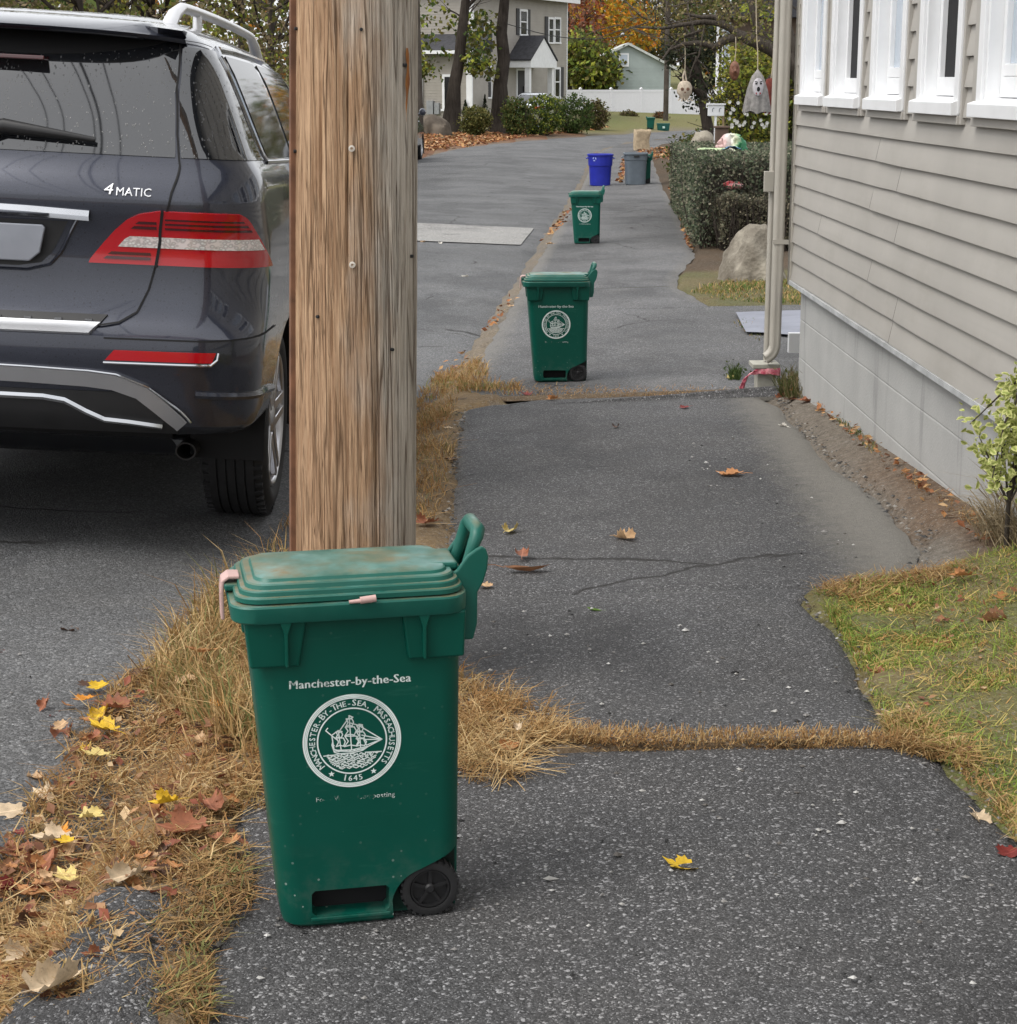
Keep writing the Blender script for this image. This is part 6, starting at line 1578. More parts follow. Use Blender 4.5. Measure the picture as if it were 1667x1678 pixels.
# gnarled apple tree whose limbs reach over the yard
def apple():
    r = random.Random(71); Y = 30.; base = Vector((at(1345, 300, Y).x, Y, 0)); base.z = gz(base.x, Y); root = empty('gnarled_tree', base, 0, 'gnarled tree with dark bent limbs and sparse leaves over the front yard', 'tree')
    mb = MB(); A = lambda px, py, dy=0.: at(px, py, Y + dy) - base
    mb.tube([Vector((0, 0, -.1)), Vector((-.05, 0, .5)), A(1322, 140), A(1305, 108)], [.26, .2, .17, .14], 12)
    mb.tube([A(1310, 115), A(1285, 92), A(1262, 78), A(1235, 66), A(1212, 58), A(1190, 64), A(1172, 78), A(1150, 70), A(1120, 72), A(1095, 82)], [.15, .13, .115, .10, .085, .07, .06, .045, .035, .02], 10)
    mb.tube([A(1212, 58), A(1197, 46), A(1178, 38), A(1155, 35), A(1120, 40), A(1085, 46), A(1040, 44)], [.075, .06, .05, .045, .035, .025, .012], 8); mb.tube([A(1195, 45), A(1170, 27), A(1150, 28), A(1120, 22)], [.05, .04, .03, .015], 8)
    mb.tube([A(1310, 118), A(1290, 108), A(1270, 118), A(1255, 132)], [.06, .045, .03, .015], 8)
    mb.tube([A(1150, 50), A(1115, 62), A(1095, 84), A(1085, 98)], [.03, .025, .02, .012], 6); mb.tube([A(1260, 78), A(1240, 40), A(1230, 0), A(1228, -60)], [.08, .06, .05, .03], 8); mb.tube([A(1305, 105), A(1290, 40), A(1280, -40)], [.1, .07, .04], 8)
    mb.tube([A(1155, 40, -.3), A(1146, 90, -.3), A(1138, 105, -.3)], [.018, .015, .012], 6); mb.tube([A(1142, 92, -.3), A(1132, 118, -.3), A(1130, 128, -.3)], [.013, .01, .005], 5); mb.tube([A(1142, 96, -.3), A(1158, 112, -.3), A(1166, 130, -.3)], [.013, .01, .005], 5); mb.tube([A(1142, 86, -.3), A(1120, 92, -.3), A(1105, 104, -.3)], [.012, .008, .004], 5)
    for _ in range(80):
        px, py = r.uniform(1015, 1290), r.uniform(-70, 60); p = A(px, py, r.uniform(-1.5, 1.5)); branchy(mb, p, Vector((r.gauss(0, 1), r.gauss(0, 1), r.gauss(.1, .6))), r.uniform(.3, .8), .013, 1, r, 4)
    mb.build('trunk', M['bark_grey'], root, smooth=60)
    lm = MB(); pts = []
    for _ in range(4200):
        px = r.triangular(1000, 1300, 1240); top = 70 if px > 1120 else 62 + (px - 1120) * .15
        py = r.triangular(-140, top + 20, 30)
        if vnoise(px * .06, py * .08) < .33: continue
        pts.append(A(px, py, r.gauss(0, 1.2)))
    leaf_quads(lm, pts, .058, OLI + BRN + [(.2, .19, .06), (.24, .2, .1)], r)
    pts = []
    for _ in range(2400): px, py = r.uniform(1170, 1295), r.uniform(-100, 125); (vnoise(px * .05 + 9, py * .05) > .42) and pts.append(A(px, py, r.uniform(.5, 2.5)))
    leaf_quads(lm, pts, .07, YG + [(.30, .27, .04), (.2, .2, .05)], r); lm.build('crown', M['foliage'], root); return Y
AY = apple()
# shrubs and vines behind the hangings
def yard():
    k = 0
    for (px, py, Y, rad, pal, size, lab) in ((1143, 212, 41, (.55, .5, .52), GRN + OLI, .09, 'leafy dark green shrub at the left end of the hedge in the yard'), (1215, 215, 33, (.42, .5, .40), OLI + YG + [(.2, .1, .04)], .08, 'bushy yellowing flower plants behind the plastic bag'), (1255, 218, 32, (.45, .5, .45), YG + GRN, .09, 'leafy green shrub beside the downspout in the yard'),
            (1222, 170, 39, (.45, .5, .85), YG + [(.33, .29, .04), (.20, .11, .05)] + OLI, .09, 'reddish and yellow vine bush just right of the tall white window'), (1255, 120, 38, (.7, .5, .95), YG + OLI, .09, 'loose yellow green bush above the hanging ghoul'), (1228, 150, 37, (.80, .5, .85), YG + [(.33, .29, .04)] + OLI, .09, 'tall yellow green vine bush behind the hanging ghost'), (1290, 160, 38, (.6, .5, 1.), OLI + GRN, .09, 'tall green bush behind the house corner')):
        b = at(px, py, Y); zb_ = gz(b.x, Y); bush('garden_shrub', lab, (b.x, Y, min(b.z, zb_ + .6) if rad[2] > .8 else zb_), (rad[0], rad[1], rad[2] if rad[2] < .8 else 1.25), 230, 15, size, .09, pal, 80 + k, 'shrubs in the yard behind the hedge', stems=8); k += 1
    # white blossoms on the flower plants
    r = random.Random(5); mb = MB(); 
    for _ in range(46):
        px, py = r.uniform(1195, 1278), r.uniform(165, 208); p = at(px, py, r.uniform(31., 31.6)); 
        n = 6
        for q in range(n): a = 2 * math.pi * q / n; d = Vector((math.cos(a), -.4, math.sin(a))) * .035; e = Vector((-math.sin(a), 0, math.cos(a))) * .014; mb.add([p, p + d * .6 + e, p + d, p + d * .6 - e], [(0, 1, 2, 3)], (.72, .72, .68))
        mb.tube([p + Vector((0, .02, 0)), p + Vector((0, .1, -.35))], .004, 4, col=(.08, .12, .03))
    tag(mb.build('white_flowers', M['foliage']), 'scatter of white blossoms over the yard plants', 'flowers', kind='stuff')
    # dark evergreen beyond the fence
    b = at(1140, 190, 60); tree('dark_evergreen', 'very dark evergreen with a leaning trunk behind the hanging skeleton', (b.x + .6, 60, gz(b.x, 60)), 4.2, .22, [((-.2, .2, 2.1), (.75, .8, .95)), ((.3, .3, 3.3), (1., 1., .9)), ((-.9, .3, 3.2), (.9, .8, .6))], 60, 16, .12, .16, DKG + [(.035, .045, .02)], 90, lean=(-.8, 0))
    # white enclosed porch
    Y = 46; x0 = at(1171, 200, Y).x; z0 = at(1171, 168, Y).z; root = empty('white_porch_house', (x0, Y, z0), R(-9), 'white trimmed house with a porch post and tall window behind the yellow vines', 'house')
    s = Y / 3000.; mb = MB(); mb.box(0, .07, -.04, .04, 0, 1.9); mb.build('post', M['trim'], root)
    mb = MB(); mb.box(9 * s, 11.5 * s, .02, .08, .0, 1.9); mb.box(20 * s, 23 * s, .02, .08, 0, 1.9); mb.box(11.5 * s, 20 * s, .03, .07, .0, .5); mb.build('window_frame', M['trim'], root)
    mb = MB(); mb.box(11.5 * s, 20 * s, .045, .06, .5, 1.9); mb.build('pane', M['paleglass'], root)
    mb = MB(); mb.box(.30, 5, .09, 3.5, -1.5, 2.0); mb.build('wall', plain('brown_house_wall', (.12, .085, .06), .8), root)
    mb = MB(); mb.box(-.20, 2.2, -.35, .02, -.12, -.01); mb.build('porch_rail', M['trim'], root)
    mb = MB(); mb.prism([(-.1, 2.01), (5.2, 2.01), (2.6, 3.4)], -.3, 3.7, Matrix(((1, 0, 0, 0), (0, 0, 1, 0), (0, 1, 0, 0), (0, 0, 0, 1)))); mb.build('roof', M['shingle'], root)
    # small white box on a post with two dark marks
    Y = 30; a, b, c = at(1160, 190, Y), at(1187, 172, Y), at(1172, 226, Y); root = empty('yard_sign', (c.x, Y, gz(c.x, Y)), 0, 'small white box sign on a thin post behind the hedge', 'sign')
    mb = MB(); mb.box(a.x - c.x, b.x - c.x, -.03, .03, a.z - root.location.z, b.z - root.location.z); mb.build('board', M['trim'], root, bevel=.008); mb = MB(); mb.box(a.x - c.x - .02, b.x - c.x + .02, -.05, .05, b.z - root.location.z + .003, b.z - root.location.z + .025); mb.build('cap', M['trim'], root)
    mb = MB(); zm = (a.z + b.z) / 2 - root.location.z
    for cx_ in (-.035, .075): mb.tube([(cx_ + .022 * math.cos(t), -.032, zm + .04 * math.sin(t)) for t in [1.2 + .35 * i for i in range(8)]], .005, 5)
    mb.build('dark_marks', M['greycan'], root)
    mb = MB(); mb.box(-.018, .018, -.018, .018, -.05, a.z - root.location.z); mb.build('post', M['trim'], root); mb = MB(); mb.box(.12, .15, .06, .09, -.05, a.z - root.location.z + .1); mb.build('wooden_stake', plain('raw_stake', (.35, .25, .14), .8), root)
yard()

# hanging decorations
def rope(mb, a, b, r_=.008): mb.tube([a, a.lerp(b, .5) + Vector((.01, 0, -.01)), b], r_, 6)
M['rope'] = plain('pale_rope', (.42, .36, .26), .9)
def cloth_cone(prof, seed, n=44, amp=.10):
    r = random.Random(seed); mb = MB(); rows = []; ph = r.uniform(0, 6)
    for i, (z, rx, ry) in enumerate(prof):
        k_ = i / (len(prof) - 1); row = []
        for k in range(n): a = 2 * math.pi * k / n; f = 1 + amp * k_ * (math.sin(a * 7 + ph) + .6 * math.sin(a * 13 + 2 * ph)); row.append(Vector((rx * f * math.cos(a), ry * f * math.sin(a), z + (.05 * (vnoise(a * 3, seed) - .5) if i == len(prof) - 1 else 0))))
        rows.append(row)
    mb.grid(rows, close_u=True); return mb
def hangings():
    Y = 28.; grp = 'hanging yard decorations'
    # hooded ghoul with an open mouth
    c = at(1241, 147, Y); root = empty('hanging_ghoul', c, 0, 'grey hooded hanging ghoul with a white screaming face', 'decoration', grp)
    gm = plain('grey_gauze', (.22, .21, .20), .9, var=.3, scale=20); fm = plain('pale_mask', (.46, .44, .46), .6)
    fixn(cloth_cone([(.30, .004, .004), (.27, .03, .03), (.20, .085, .075), (.10, .12, .10), (.0, .15, .11), (-.12, .17, .12), (-.24, .19, .13), (-.33, .20, .13)], 3).build('robe', gm, root, smooth=50))
    mb = MB(); bm = [(-.115, .02), (-.11, .05), (-.06, .074), (.0, .082), (.06, .08), (.11, .058), (.14, .02)]; rows = []
    for z, rx in bm: rows.append([Vector((rx * math.cos(a), -.085 - .055 * math.sin(a), .03 + z)) for a in [math.pi * k / 12 for k in range(13)]])
    mb.grid(rows); face = mb.build('mask', fm, root, smooth=50)
    mb = MB()
    for (x, z, a, b) in ((-.034, .09, .018, .012), (.034, .09, .018, .012), (0, .01, .024, .036)): mb.lathe([(0, .012), (1, .008), (1, 0)], 20, Matrix.Translation((x, -.132, z)) @ Matrix.Rotation(R(90), 4, 'X') @ Matrix.Diagonal((a, b, 1, 1)))
    for x in (-1, 1): mb.tube([(x * .055, -.13, .125), (x * .03, -.14, .118), (x * .015, -.142, .11)], .006, 5)
    mb.build('mouth_and_eyes', M['gap'], face)
    mb = MB(); mb.lathe([(0, .014), (1, .010), (1, 0)], 20, Matrix.Translation((0, -.125, -.05)) @ Matrix.Rotation(R(90), 4, 'X') @ Matrix.Diagonal((.04, .022, 1, 1))); mb.build('red_lip', plain('blood_red', (.30, .03, .04), .5), face)
    mb = MB(); rope(mb, Vector((0, 0, .29)), at(1240, 55, Y) - c); mb.tube([at(1240, 55, Y) - c, at(1239, -30, Y) - c], .008, 6); mb.build('rope', M['rope'], root)
    # dark red draped figure behind it
    c = at(1263, 152, Y + .8); root = empty('hanging_red_cloth', c, 0, 'dark red draped figure hanging to the right of the grey ghoul', 'decoration', grp)
    fixn(cloth_cone([(.22, .03, .03), (.20, .07, .06), (.10, .10, .08), (-.05, .10, .08), (-.20, .09, .07), (-.30, .085, .06)], 8).build('drape', plain('dark_red_cloth', (.12, .022, .014), .9, var=.35, scale=18), root, smooth=50)); mb = MB(); rope(mb, Vector((0, 0, .21)), at(1268, 75, Y + .8) - c); mb.build('rope', M['rope'], root)
    # brown head
    c = at(1204, 116, Y); root = empty('hanging_mask', c, 0, 'brown shrunken head hanging in front of the white window', 'decoration', grp); mb = MB(); rows = []
    for i in range(15):
        t = math.pi * i / 14; z = .145 * math.cos(t); rr = math.sin(t) * (.078 if z > 0 else .078 - .12 * abs(z) * .9 * abs(z) / .145); row = []
        for k in range(28):
            a = 2 * math.pi * k / 28; f = 1 + .05 * (vnoise(a * 4, z * 40) - .5); x, y = rr * f * math.cos(a), rr * f * math.sin(a)
            if y < 0:
                for ex, ez, dpt, s2 in ((-.03, .03, .03, .00035), (.03, .03, .03, .00035), (0, -.065, .03, .0005)): y += dpt * math.exp(-((x - ex) ** 2 + (z - ez) ** 2) / s2)
                y -= .03 * math.exp(-(x ** 2 + (z - .0) ** 2) / .0004)
            row.append(Vector((x, y, z)))
        rows.append(row)
    mb.grid(rows, close_u=True); fixn(mb.build('head', plain('brown_mask', (.16, .065, .035), .6, var=.4, scale=30), root, smooth=60)); mb = MB(); rope(mb, Vector((0, 0, .14)), at(1206, 60, Y) - c, .006); mb.build('rope', M['rope'], root)
    # little skeleton torso / skull bundle
    Y = 30.; c = at(1122, 148, Y); root = empty('hanging_skeleton', c, 0, 'small pale skeleton bundle hanging on a rope in front of the white fence', 'decoration', grp); bone = plain('old_bone', (.50, .42, .33), .7, var=.2, scale=30); mb = MB(); rows = []
    for i in range(13):
        t = math.pi * i / 12; z = .15 * math.cos(t); rr = .115 * math.sin(t) ** .7 * (1 if z > -.06 else .8); rows.append([Vector((rr * (1 + .10 * math.sin(k * 2.2 + z * 30)) * math.cos(2 * math.pi * k / 26), rr * .8 * math.sin(2 * math.pi * k / 26), z)) for k in range(26)])
    mb.grid(rows, close_u=True); fixn(mb.build('skull', bone, root, smooth=50)); mb = MB()
    for x, z, a in ((-.045, .02, .026), (.045, .02, .026), (0, -.03, .014)): mb.lathe([(0, .012), (1, .008), (1, 0)], 16, Matrix.Translation((x, -.088, z)) @ Matrix.Rotation(R(90), 4, 'X') @ Matrix.Diagonal((a, a, 1, 1)))
    mb.build('eye_socket', plain('socket_brown', (.16, .09, .06), .9), root); mb = MB()
    for k in range(5): mb.tube([(-.08 + .04 * k, -.05, -.12), (-.10 + .05 * k, -.06, -.15 - .02 * (k % 2)), (-.09 + .055 * k, -.06, -.16)], .010, 5)
    mb.tube([(-.02, 0, .14), (-.03, 0, .22), (.0, 0, .30)], .016, 6); mb.tube([(.03, 0, .13), (.0, 0, .30)], .012, 6); mb.build('bones', bone, root); mb = MB(); rope(mb, Vector((0, 0, .29)), at(1122, 62, Y) - c); mb.build('rope', M['rope'], root)
hangings()
# plastic bag, pad and blue cloth lying on the hedge
def on_hedge():
    Y = 23.6; zt = hz0 - .018 * (Y - h0.y) - .02
    c = at(1199, 238, Y); root = empty('plastic_bag', (c.x, Y, zt), 0, 'bulging white, pink and green plastic bag lying on the box hedge', 'bag'); m = N('printed_bag'); x = m.sep(m.co())[0]; n = m.noise(9, 4, .6); f = m.math('ADD', m.math('MULTIPLY', x, 4.), m.math('MULTIPLY', n, .9))
    m.set(Base_Color=m.ramp(f, [(.05, (.55, .36, .34)), (.30, (.62, .60, .55)), (.55, (.58, .60, .42)), (.85, (.05, .24, .10)), (1., (.03, .20, .09))]), Roughness=.35); mb = MB(); rows = []
    for i in range(15):
        t = i / 14; z = .24 * math.sin(t * math.pi / 2); rr = .17 * math.cos(t * math.pi / 2) ** .6 + .005; row = []
        for k in range(40): a = 2 * math.pi * k / 40; f_ = 1 + .55 * (vnoise(a * 2.4 + 3, t * 5) - .5) + .25 * (vnoise(a * 7, t * 13) - .5) + .06 * math.sin(a * 9 + t * 7); row.append(Vector((rr * f_ * math.cos(a), rr * .8 * f_ * math.sin(a), z * (1 + .1 * (vnoise(a * 3, 9) - .5)))))
        rows.append(row)
    mb.grid(rows, close_u=True); mb.f.append(tuple(range(39, -1, -1))); mb.m.append(0); fixn(mb.build('bag_body', m.mat, root, smooth=28))
    c2 = at(1168, 236, Y - .5); mb = MB(); rows = []
    for i in range(13): rows.append([Vector((-.17 + .34 * i / 12, -.16 + .32 * k / 6, .02 + .012 * math.sin(i * .7 + k) + .012 * (vnoise(i * .6, k * .8)))) for k in range(7)])
    mb.grid(rows); o = mb.build('foam_mat', plain('pale_green_foam', (.42, .52, .30), .8, var=.25, scale=12), smooth=40, solid=.02); o.location = (c2.x, Y - .5, zt + .03); tag(o, 'pale green flat mat lying on the hedge left of the plastic bag', 'mat')
    c3 = at(1199, 240, Y - .62); mb = MB(); rows = []
    for i in range(15): rows.append([Vector((-.12 + .24 * i / 14, -.07 + .16 * k / 8, .035 + .05 * vnoise(i * .45, k * .6) * math.sin(math.pi * i / 14))) for k in range(9)])
    mb.grid(rows); o = mb.build('blue_cloth', plain('blue_sheet', (.05, .14, .26), .6, var=.25, scale=14), smooth=40, solid=.006); o.location = (c3.x, Y - .62, zt + .03); tag(o, 'crumpled blue cloth on the hedge against the plastic bag', 'cloth')
    b = at(1150, 224, 31.5); boulder('garden_rock', 'tan and grey mossy rock heap showing over the hedge left of the plastic bag', (b.x, 31.5, gz(b.x, 31.5)), (.50, .4, max(.2, b.z - gz(b.x, 31.5) + .10)), 66, M['stone_pale'], k=.1)
    q = at(1183, 212, 27.5); mb = MB(); mb.box(-.09, .09, -.09, .09, gz(q.x, 27.5) - q.z, .02); mb.box(-.11, .11, -.11, .11, .021, .05); o = mb.build('wooden_planter', plain('dark_planter_wood', (.10, .065, .045), .85), bevel=.005); o.location = q; tag(o, 'brown wooden planter post between the white sign and the plastic bag', 'planter')
on_hedge()

# ================================================================ BACKGROUND WOODS
def bg():
    grp = 'autumn trees beyond the houses'
    T = [(985, 150, 12, [(.55, .22, .025), (.60, .30, .03), (.48, .16, .02)] + YEL, 'big orange maple towering over the white fence', 4.6), (905, 165, 12, ORG + YEL[:2] + OLI, 'orange and yellow tree behind the roof of the grey house', 4.), (960, 128, 4.4, OLI + YG + GRN[:1], 'rounded olive green tree behind the left end of the white fence', 1.9), (930, 140, 8.5, REDB + [(.26, .13, .09), (.2, .12, .09)], 'dull red tree between the grey house and the orange maple', 2.6),
         (1060, 165, 12, BRN + OLI, 'brown half bare tree behind the teal gable', 5), (1130, 160, 12, BRN + OLI + YEL[2:], 'tall brownish tree behind the hanging skeleton', 5), (1210, 150, 12, OLI + GRN, 'tall olive tree behind the white porch', 5), (1290, 140, 13, GRN + OLI, 'tall green tree behind the downspout', 5), (700, 150, 12, OLI + YG + GRN, 'tall green tree behind the left wing of the grey house', 4.5)]
    for i, (px, Y, h, pal, lab, rx) in enumerate(T):
        b = at(px, 190, Y); z = gz(b.x, Y); tree('background_tree', lab, (b.x, Y, z), h * .8, .3, [((0, 0, h * .62), (rx, rx, h * .42)), ((rx * .3, -.5, h * .4), (rx * .8, rx * .8, h * .22))], 130, 17, .34, .42, pal, 200 + i, group=grp, limbs=8)
    L = [(455, 30, 6.5, BRN + OLI + [(.2, .15, .09)], 'brown twiggy tree across the street, seen just left of the wooden pole', 1.9), (330, 36, 9, BRN + OLI + YG[:1], 'brown and olive tree across the street above the SUV roof rail', 3.), (200, 40, 10, YG + OLI + YEL[2:], 'yellow green tree across the street above the SUV roof', 3.4), (40, 42, 10, OLI + BRN + GRN, 'olive tree across the street above the left edge of the SUV', 3.6), (560, 48, 9, BRN + OLI, 'brown tree across the street hidden behind the wooden pole', 3.), (400, 52, 11, OLI + BRN, 'tall olive brown tree further back above the SUV', 4.)]
    for i, (px, Y, h, pal, lab, rx) in enumerate(L):
        b = at(px, 190, Y); x = min(b.x, sx(Y) - 8.0 - rx * .35); z = gz(x, Y); tree('roadside_tree', lab, (x, Y, z), h * .8, .14, [((0, 0, h * .50), (rx, rx, h * .46)), ((0, -.4, h * .2), (rx * .9, rx * .8, h * .18))], 190, 18, .105, .30, pal, 300 + i, group='trees across the street', limbs=12, depth=3)
    r = random.Random(99); mb = MB()
    for _ in range(1500):
        X = r.uniform(-90, 110); Y = 175 + r.uniform(0, 30); z0 = gz(X, Y); hh = 9 + 10 * vnoise(X * .12, 3.) ; c = r.choice(OLI + BRN + ORG[:1] + GRN + YEL[2:]); q = Vector((X, Y, z0 + hh * r.random()))
        leaf_quads(mb, [q + Vector((r.gauss(0, 1.4), r.gauss(0, 1.4), r.gauss(0, 1.1))) for _ in range(12)], 1.1, [c], r)
    for _ in range(900):
        Y = r.uniform(40, 150); X = sx(min(Y, 95)) - r.uniform(26, 45) - max(0, Y - 60) * .25; q = Vector((X, Y, gz(X, Y) + 12 * r.random())); c = r.choice(OLI + BRN + GRN)
        leaf_quads(mb, [q + Vector((r.gauss(0, 1.2), r.gauss(0, 1.2), r.gauss(0, 1.))) for _ in range(12)], .8, [c], r)
    tag(mb.build('far_woodland', M['foliage']), 'far autumn woodland filling the gaps behind the houses', 'woodland', kind='stuff')
bg()
# ================================================================ SHRUB, WEEDS, RIBBON BY THE HOUSE
def variegated():
    r = random.Random(17); b = G(1648, 905); root = empty('variegated_shrub', b, 0, 'shrub with cream edged yellow green leaves against the foundation at the right edge', 'shrub'); st = MB(); lm = MB()
    tips = []
    Y0 = b.y
    for (px, py) in ((1590, 695), (1605, 715), (1612, 745), (1640, 720), (1655, 660), (1665, 640), (1690, 650), (1640, 780), (1625, 790), (1660, 770), (1700, 700), (1720, 760), (1680, 720), (1655, 700), (1665, 800), (1700, 820), (1740, 680)):
        tips.append((px, py, at(px, py, Y0 + r.uniform(-.10, .10)) - b))
    main = [Vector((0, 0, -.03)), Vector((.0, .0, .15)), Vector((.02, .01, .35)), Vector((.05, .02, .55))]; st.tube(main, [.008, .007, .006, .004], 7); st.tube([Vector((.07, 0, -.03)), Vector((.08, .02, .2)), Vector((.09, .03, .5))], [.008, .007, .004], 7)
    def leaf(p, d, L_):
        d = d.normalized(); n = d.orthogonal().normalized(); n.rotate(Matrix.Rotation(r.uniform(0, 6.28), 3, d)); n = (n + Vector((0, -.3, .8))).normalized(); s = d.cross(n).normalized(); n = s.cross(d); w_ = L_ * .30
        g = (.24, .30, .06); c = (.74, .74, .32); k = r.uniform(.8, 1.2); g = tuple(v * k for v in g); c = tuple(v * k for v in c)
        mid = [p, p + d * L_ * .35 + n * L_ * .05, p + d * L_ * .7 + n * L_ * .04, p + d * L_ - n * L_ * .04]
        for sg in (-1, 1):
            e1_, e2_ = p + d * L_ * .35 + s * sg * w_ + n * L_ * .12, p + d * L_ * .7 + s * sg * w_ * .85 + n * L_ * .10
            o = len(lm.v); vs = [mid[0], mid[1], mid[2], mid[3], e1_, e2_]; lm.v += [tuple(v) for v in vs]; lm.c += [g, g, g, c, c, c]; fs = [(0, 1, 4), (1, 2, 5, 4), (2, 3, 5)]
            lm.f += [tuple(i + o for i in f) for f in fs]; lm.m += [0] * 3
    for px, py, t in tips:
        i = r.randint(1, 3); a = main[i]; mid = a.lerp(t, .55) + Vector((r.gauss(0, .015), r.gauss(0, .02), .03)); pth = [a, mid, t]; st.tube(pth, [.004, .003, .0015], 5)
        for k in range(56):
            u = r.uniform(.25, 1.08); p = a.lerp(mid, u / .55) if u < .55 else mid.lerp(t, (u - .55) / .45); p = p + Vector((r.gauss(0, .018), r.gauss(0, .018), r.gauss(0, .018)))
            d = (t - a).normalized() * .6 + Vector((r.gauss(0, .8), r.gauss(0, .8), r.gauss(.1, .6))); leaf(p, d, r.uniform(.020, .034))
    st.build('stems', M['bark_grey'], root, smooth=60); lm.build('leaves', M['foliage'], root)
variegated()
def weed_clump(name, label, pts, n, h0, h1, pal, seed, cat='weed'):
    r = random.Random(seed); P = gp(*pts); cx_ = sum(p[0] for p in P) / len(P); cy2 = sum(p[1] for p in P) / len(P); mb = MB(); grow(mb, P, n, h0, h1, pal, (.2, 1.), .0022, seed, 6, .03)
    o = Vector((cx_, cy2, gz(cx_, cy2))); mb.v = [tuple(Vector(v) - o) for v in mb.v]; root = empty(name, o, 0, label, cat); mb.build('blades', M['grass'], root)
    lm = MB(); leaf_quads(lm, [Vector((r.gauss(0, .04), r.gauss(0, .03), abs(r.gauss(.05, .03)))) for _ in range(n // 8)], .022, pal, r); lm.build('leaves', M['foliage'], root)
weed_clump('weed_clump', 'bushy green brown weed clump between the downspout and the foundation', [(1272, 645), (1290, 655), (1335, 650), (1345, 635), (1290, 630)], 900, .07, .17, [(.10, .11, .035), (.16, .14, .06), (.08, .10, .03), (.22, .17, .09)], 401)
weed_clump('weed_clump', 'small dark green weed at the left of the downspout foot', [(1194, 624), (1212, 624), (1214, 612), (1198, 612)], 260, .04, .10, GRN, 402)
def ribbon():
    pth = [(1214, 645), (1217, 632), (1222, 620), (1231, 611), (1243, 607), (1258, 607), (1279, 609)]
    zs = [.006, .03, .06, .085, .09, .085, .08]; mb = MB(); rows = []
    for i, ((px, py), z) in enumerate(zip(pth, zs)):
        b = G(1240, 644); Y = b.y - .01 * i + (.02 if i > 3 else 0); p = at(px, py, Y); a = Vector((0, .02, .0)) if i < 3 else Vector((0, .012, .016))
        w_ = Vector((.016, .0, .012)) if i < 4 else Vector((.0, .01, .019)); rows.append([p - w_, p - w_ * .3 + Vector((0, .004, .003)), p + w_ * .3 - Vector((0, .004, 0)), p + w_])
    rr = []
    for a, b in zip(rows, rows[1:]):
        for k in range(5): t = k / 5; rr.append([x.lerp(y, t) + Vector((0, .003 * math.sin(t * 9 + x.x * 90), .002 * math.sin(t * 7))) for x, y in zip(a, b)])
    rr.append(rows[-1]); mb.grid(rr); m = N('pink_ribbon'); m.set(Base_Color=m.mix(m.ramp(m.noise(40, 3), [(.4, 0), (.6, 1)]), (.62, .10, .16), (.80, .32, .36)), Roughness=.45)
    tag(mb.build('pink_ribbon', m.mat, smooth=60, solid=.002), 'pink flagging tape hanging off the pale slab under the downspout', 'ribbon')
    a, b = at(1240, 599, G(1240, 644).y - .03), at(1279, 604, G(1240, 644).y - .03); mb = MB(); z0 = a.z; mb.box(a.x - .02, b.x + .0, a.y - .0, a.y + .16, z0 - .018, z0 + .006); mb.box(a.x + .01, b.x - .02, a.y + .02, a.y + .14, gz(b.x, a.y) - .02, z0 - .0185)
    tag(mb.build('splash_block', plain('pale_concrete', (.36, .35, .30), .9, var=.2, scale=20, bump=.3), bevel=.004), 'small pale concrete slab on a stone under the downspout', 'splash block')
ribbon()
# bluish slab in the drive behind the downspout
q0, q1, q2, q3 = G(1222, 548), G(1330, 556), G(1330, 512), G(1206, 516); mb = MB(); rows = []
for i in range(7):
    row = []
    for k in range(13): t, f = k / 12, i / 6; a = q0.lerp(q1, t); b = q3.lerp(q2, t); p = a.lerp(b, f); row.append(Vector((p.x, p.y + .04 * (vnoise(t * 9, f * 3) - .5), gz(p.x, p.y) + .022)))
    rows.append(row)
mb.grid(rows); tag(mb.build('drive_slab', plain('bluish_slab', (.20, .21, .25), .7, var=.15, scale=5), smooth=60), kind='structure')

# ================================================================ FALLEN LEAVES
def maple_outline():
    half = [(0, 1.0), (.07, .82), (.16, .72), (.12, .60), (.26, .66), (.40, .62), (.46, .68), (.50, .52), (.62, .46), (.50, .34), (.56, .24), (.40, .18), (.30, .08), (.42, -.02), (.34, -.10), (.14, -.06), (.03, -.10)]
    return half + [(-x, y) for x, y in half[::-1] if x > .001]
def oval_outline():
    return [(.26 * math.sin(math.pi * k / 8) ** .8, 1 - 1.1 * k / 8) for k in range(9)] + [(-.26 * math.sin(math.pi * k / 8) ** .8, 1 - 1.1 * k / 8) for k in range(7, 0, -1)]
def leaf_mesh(kind, seed, curl, cup, twist):
    r = random.Random(seed); O = maple_outline() if kind == 'maple' else oval_outline(); c = (0, .30); vs = [c]; n = len(O)
    for f in (.35, .7, 1.): vs += [(c[0] + (x - c[0]) * f, c[1] + (y - c[1]) * f) for x, y in O]
    fs = [(0, 1 + k, 1 + (k + 1) % n) for k in range(n)]
    for j in (0, 1): fs += [(1 + j * n + k, 1 + (j + 1) * n + k, 1 + (j + 1) * n + (k + 1) % n, 1 + j * n + (k + 1) % n) for k in range(n)]
    ph = r.uniform(0, 6); out = []
    for x, y in vs:
        z = cup * (x * x) * 2.2 + curl * (y - .3) ** 2 * 1.6 + .07 * math.sin(6 * x + ph) * abs(x) * 2 + twist * x * (y - .3) + .05 * (vnoise(x * 5 + seed, y * 5) - .5)
        x2 = x * (1 - min(.75, abs(cup) * .8) * min(1, abs(x) * 1.6)); out.append((x2, y - .3, z))
    base = min(z for _, _, z in out); out = [(x, y, (z - base) * (.62 if kind == 'maple' else .8)) for x, y, z in out]
    mb = MB(); mb.add(out, fs); mb.tube([(0, -.36, .03 - base * .5), (.02, -.62, .06 - base * .3), (.06, -.85, .02)], .012, 4); return mb
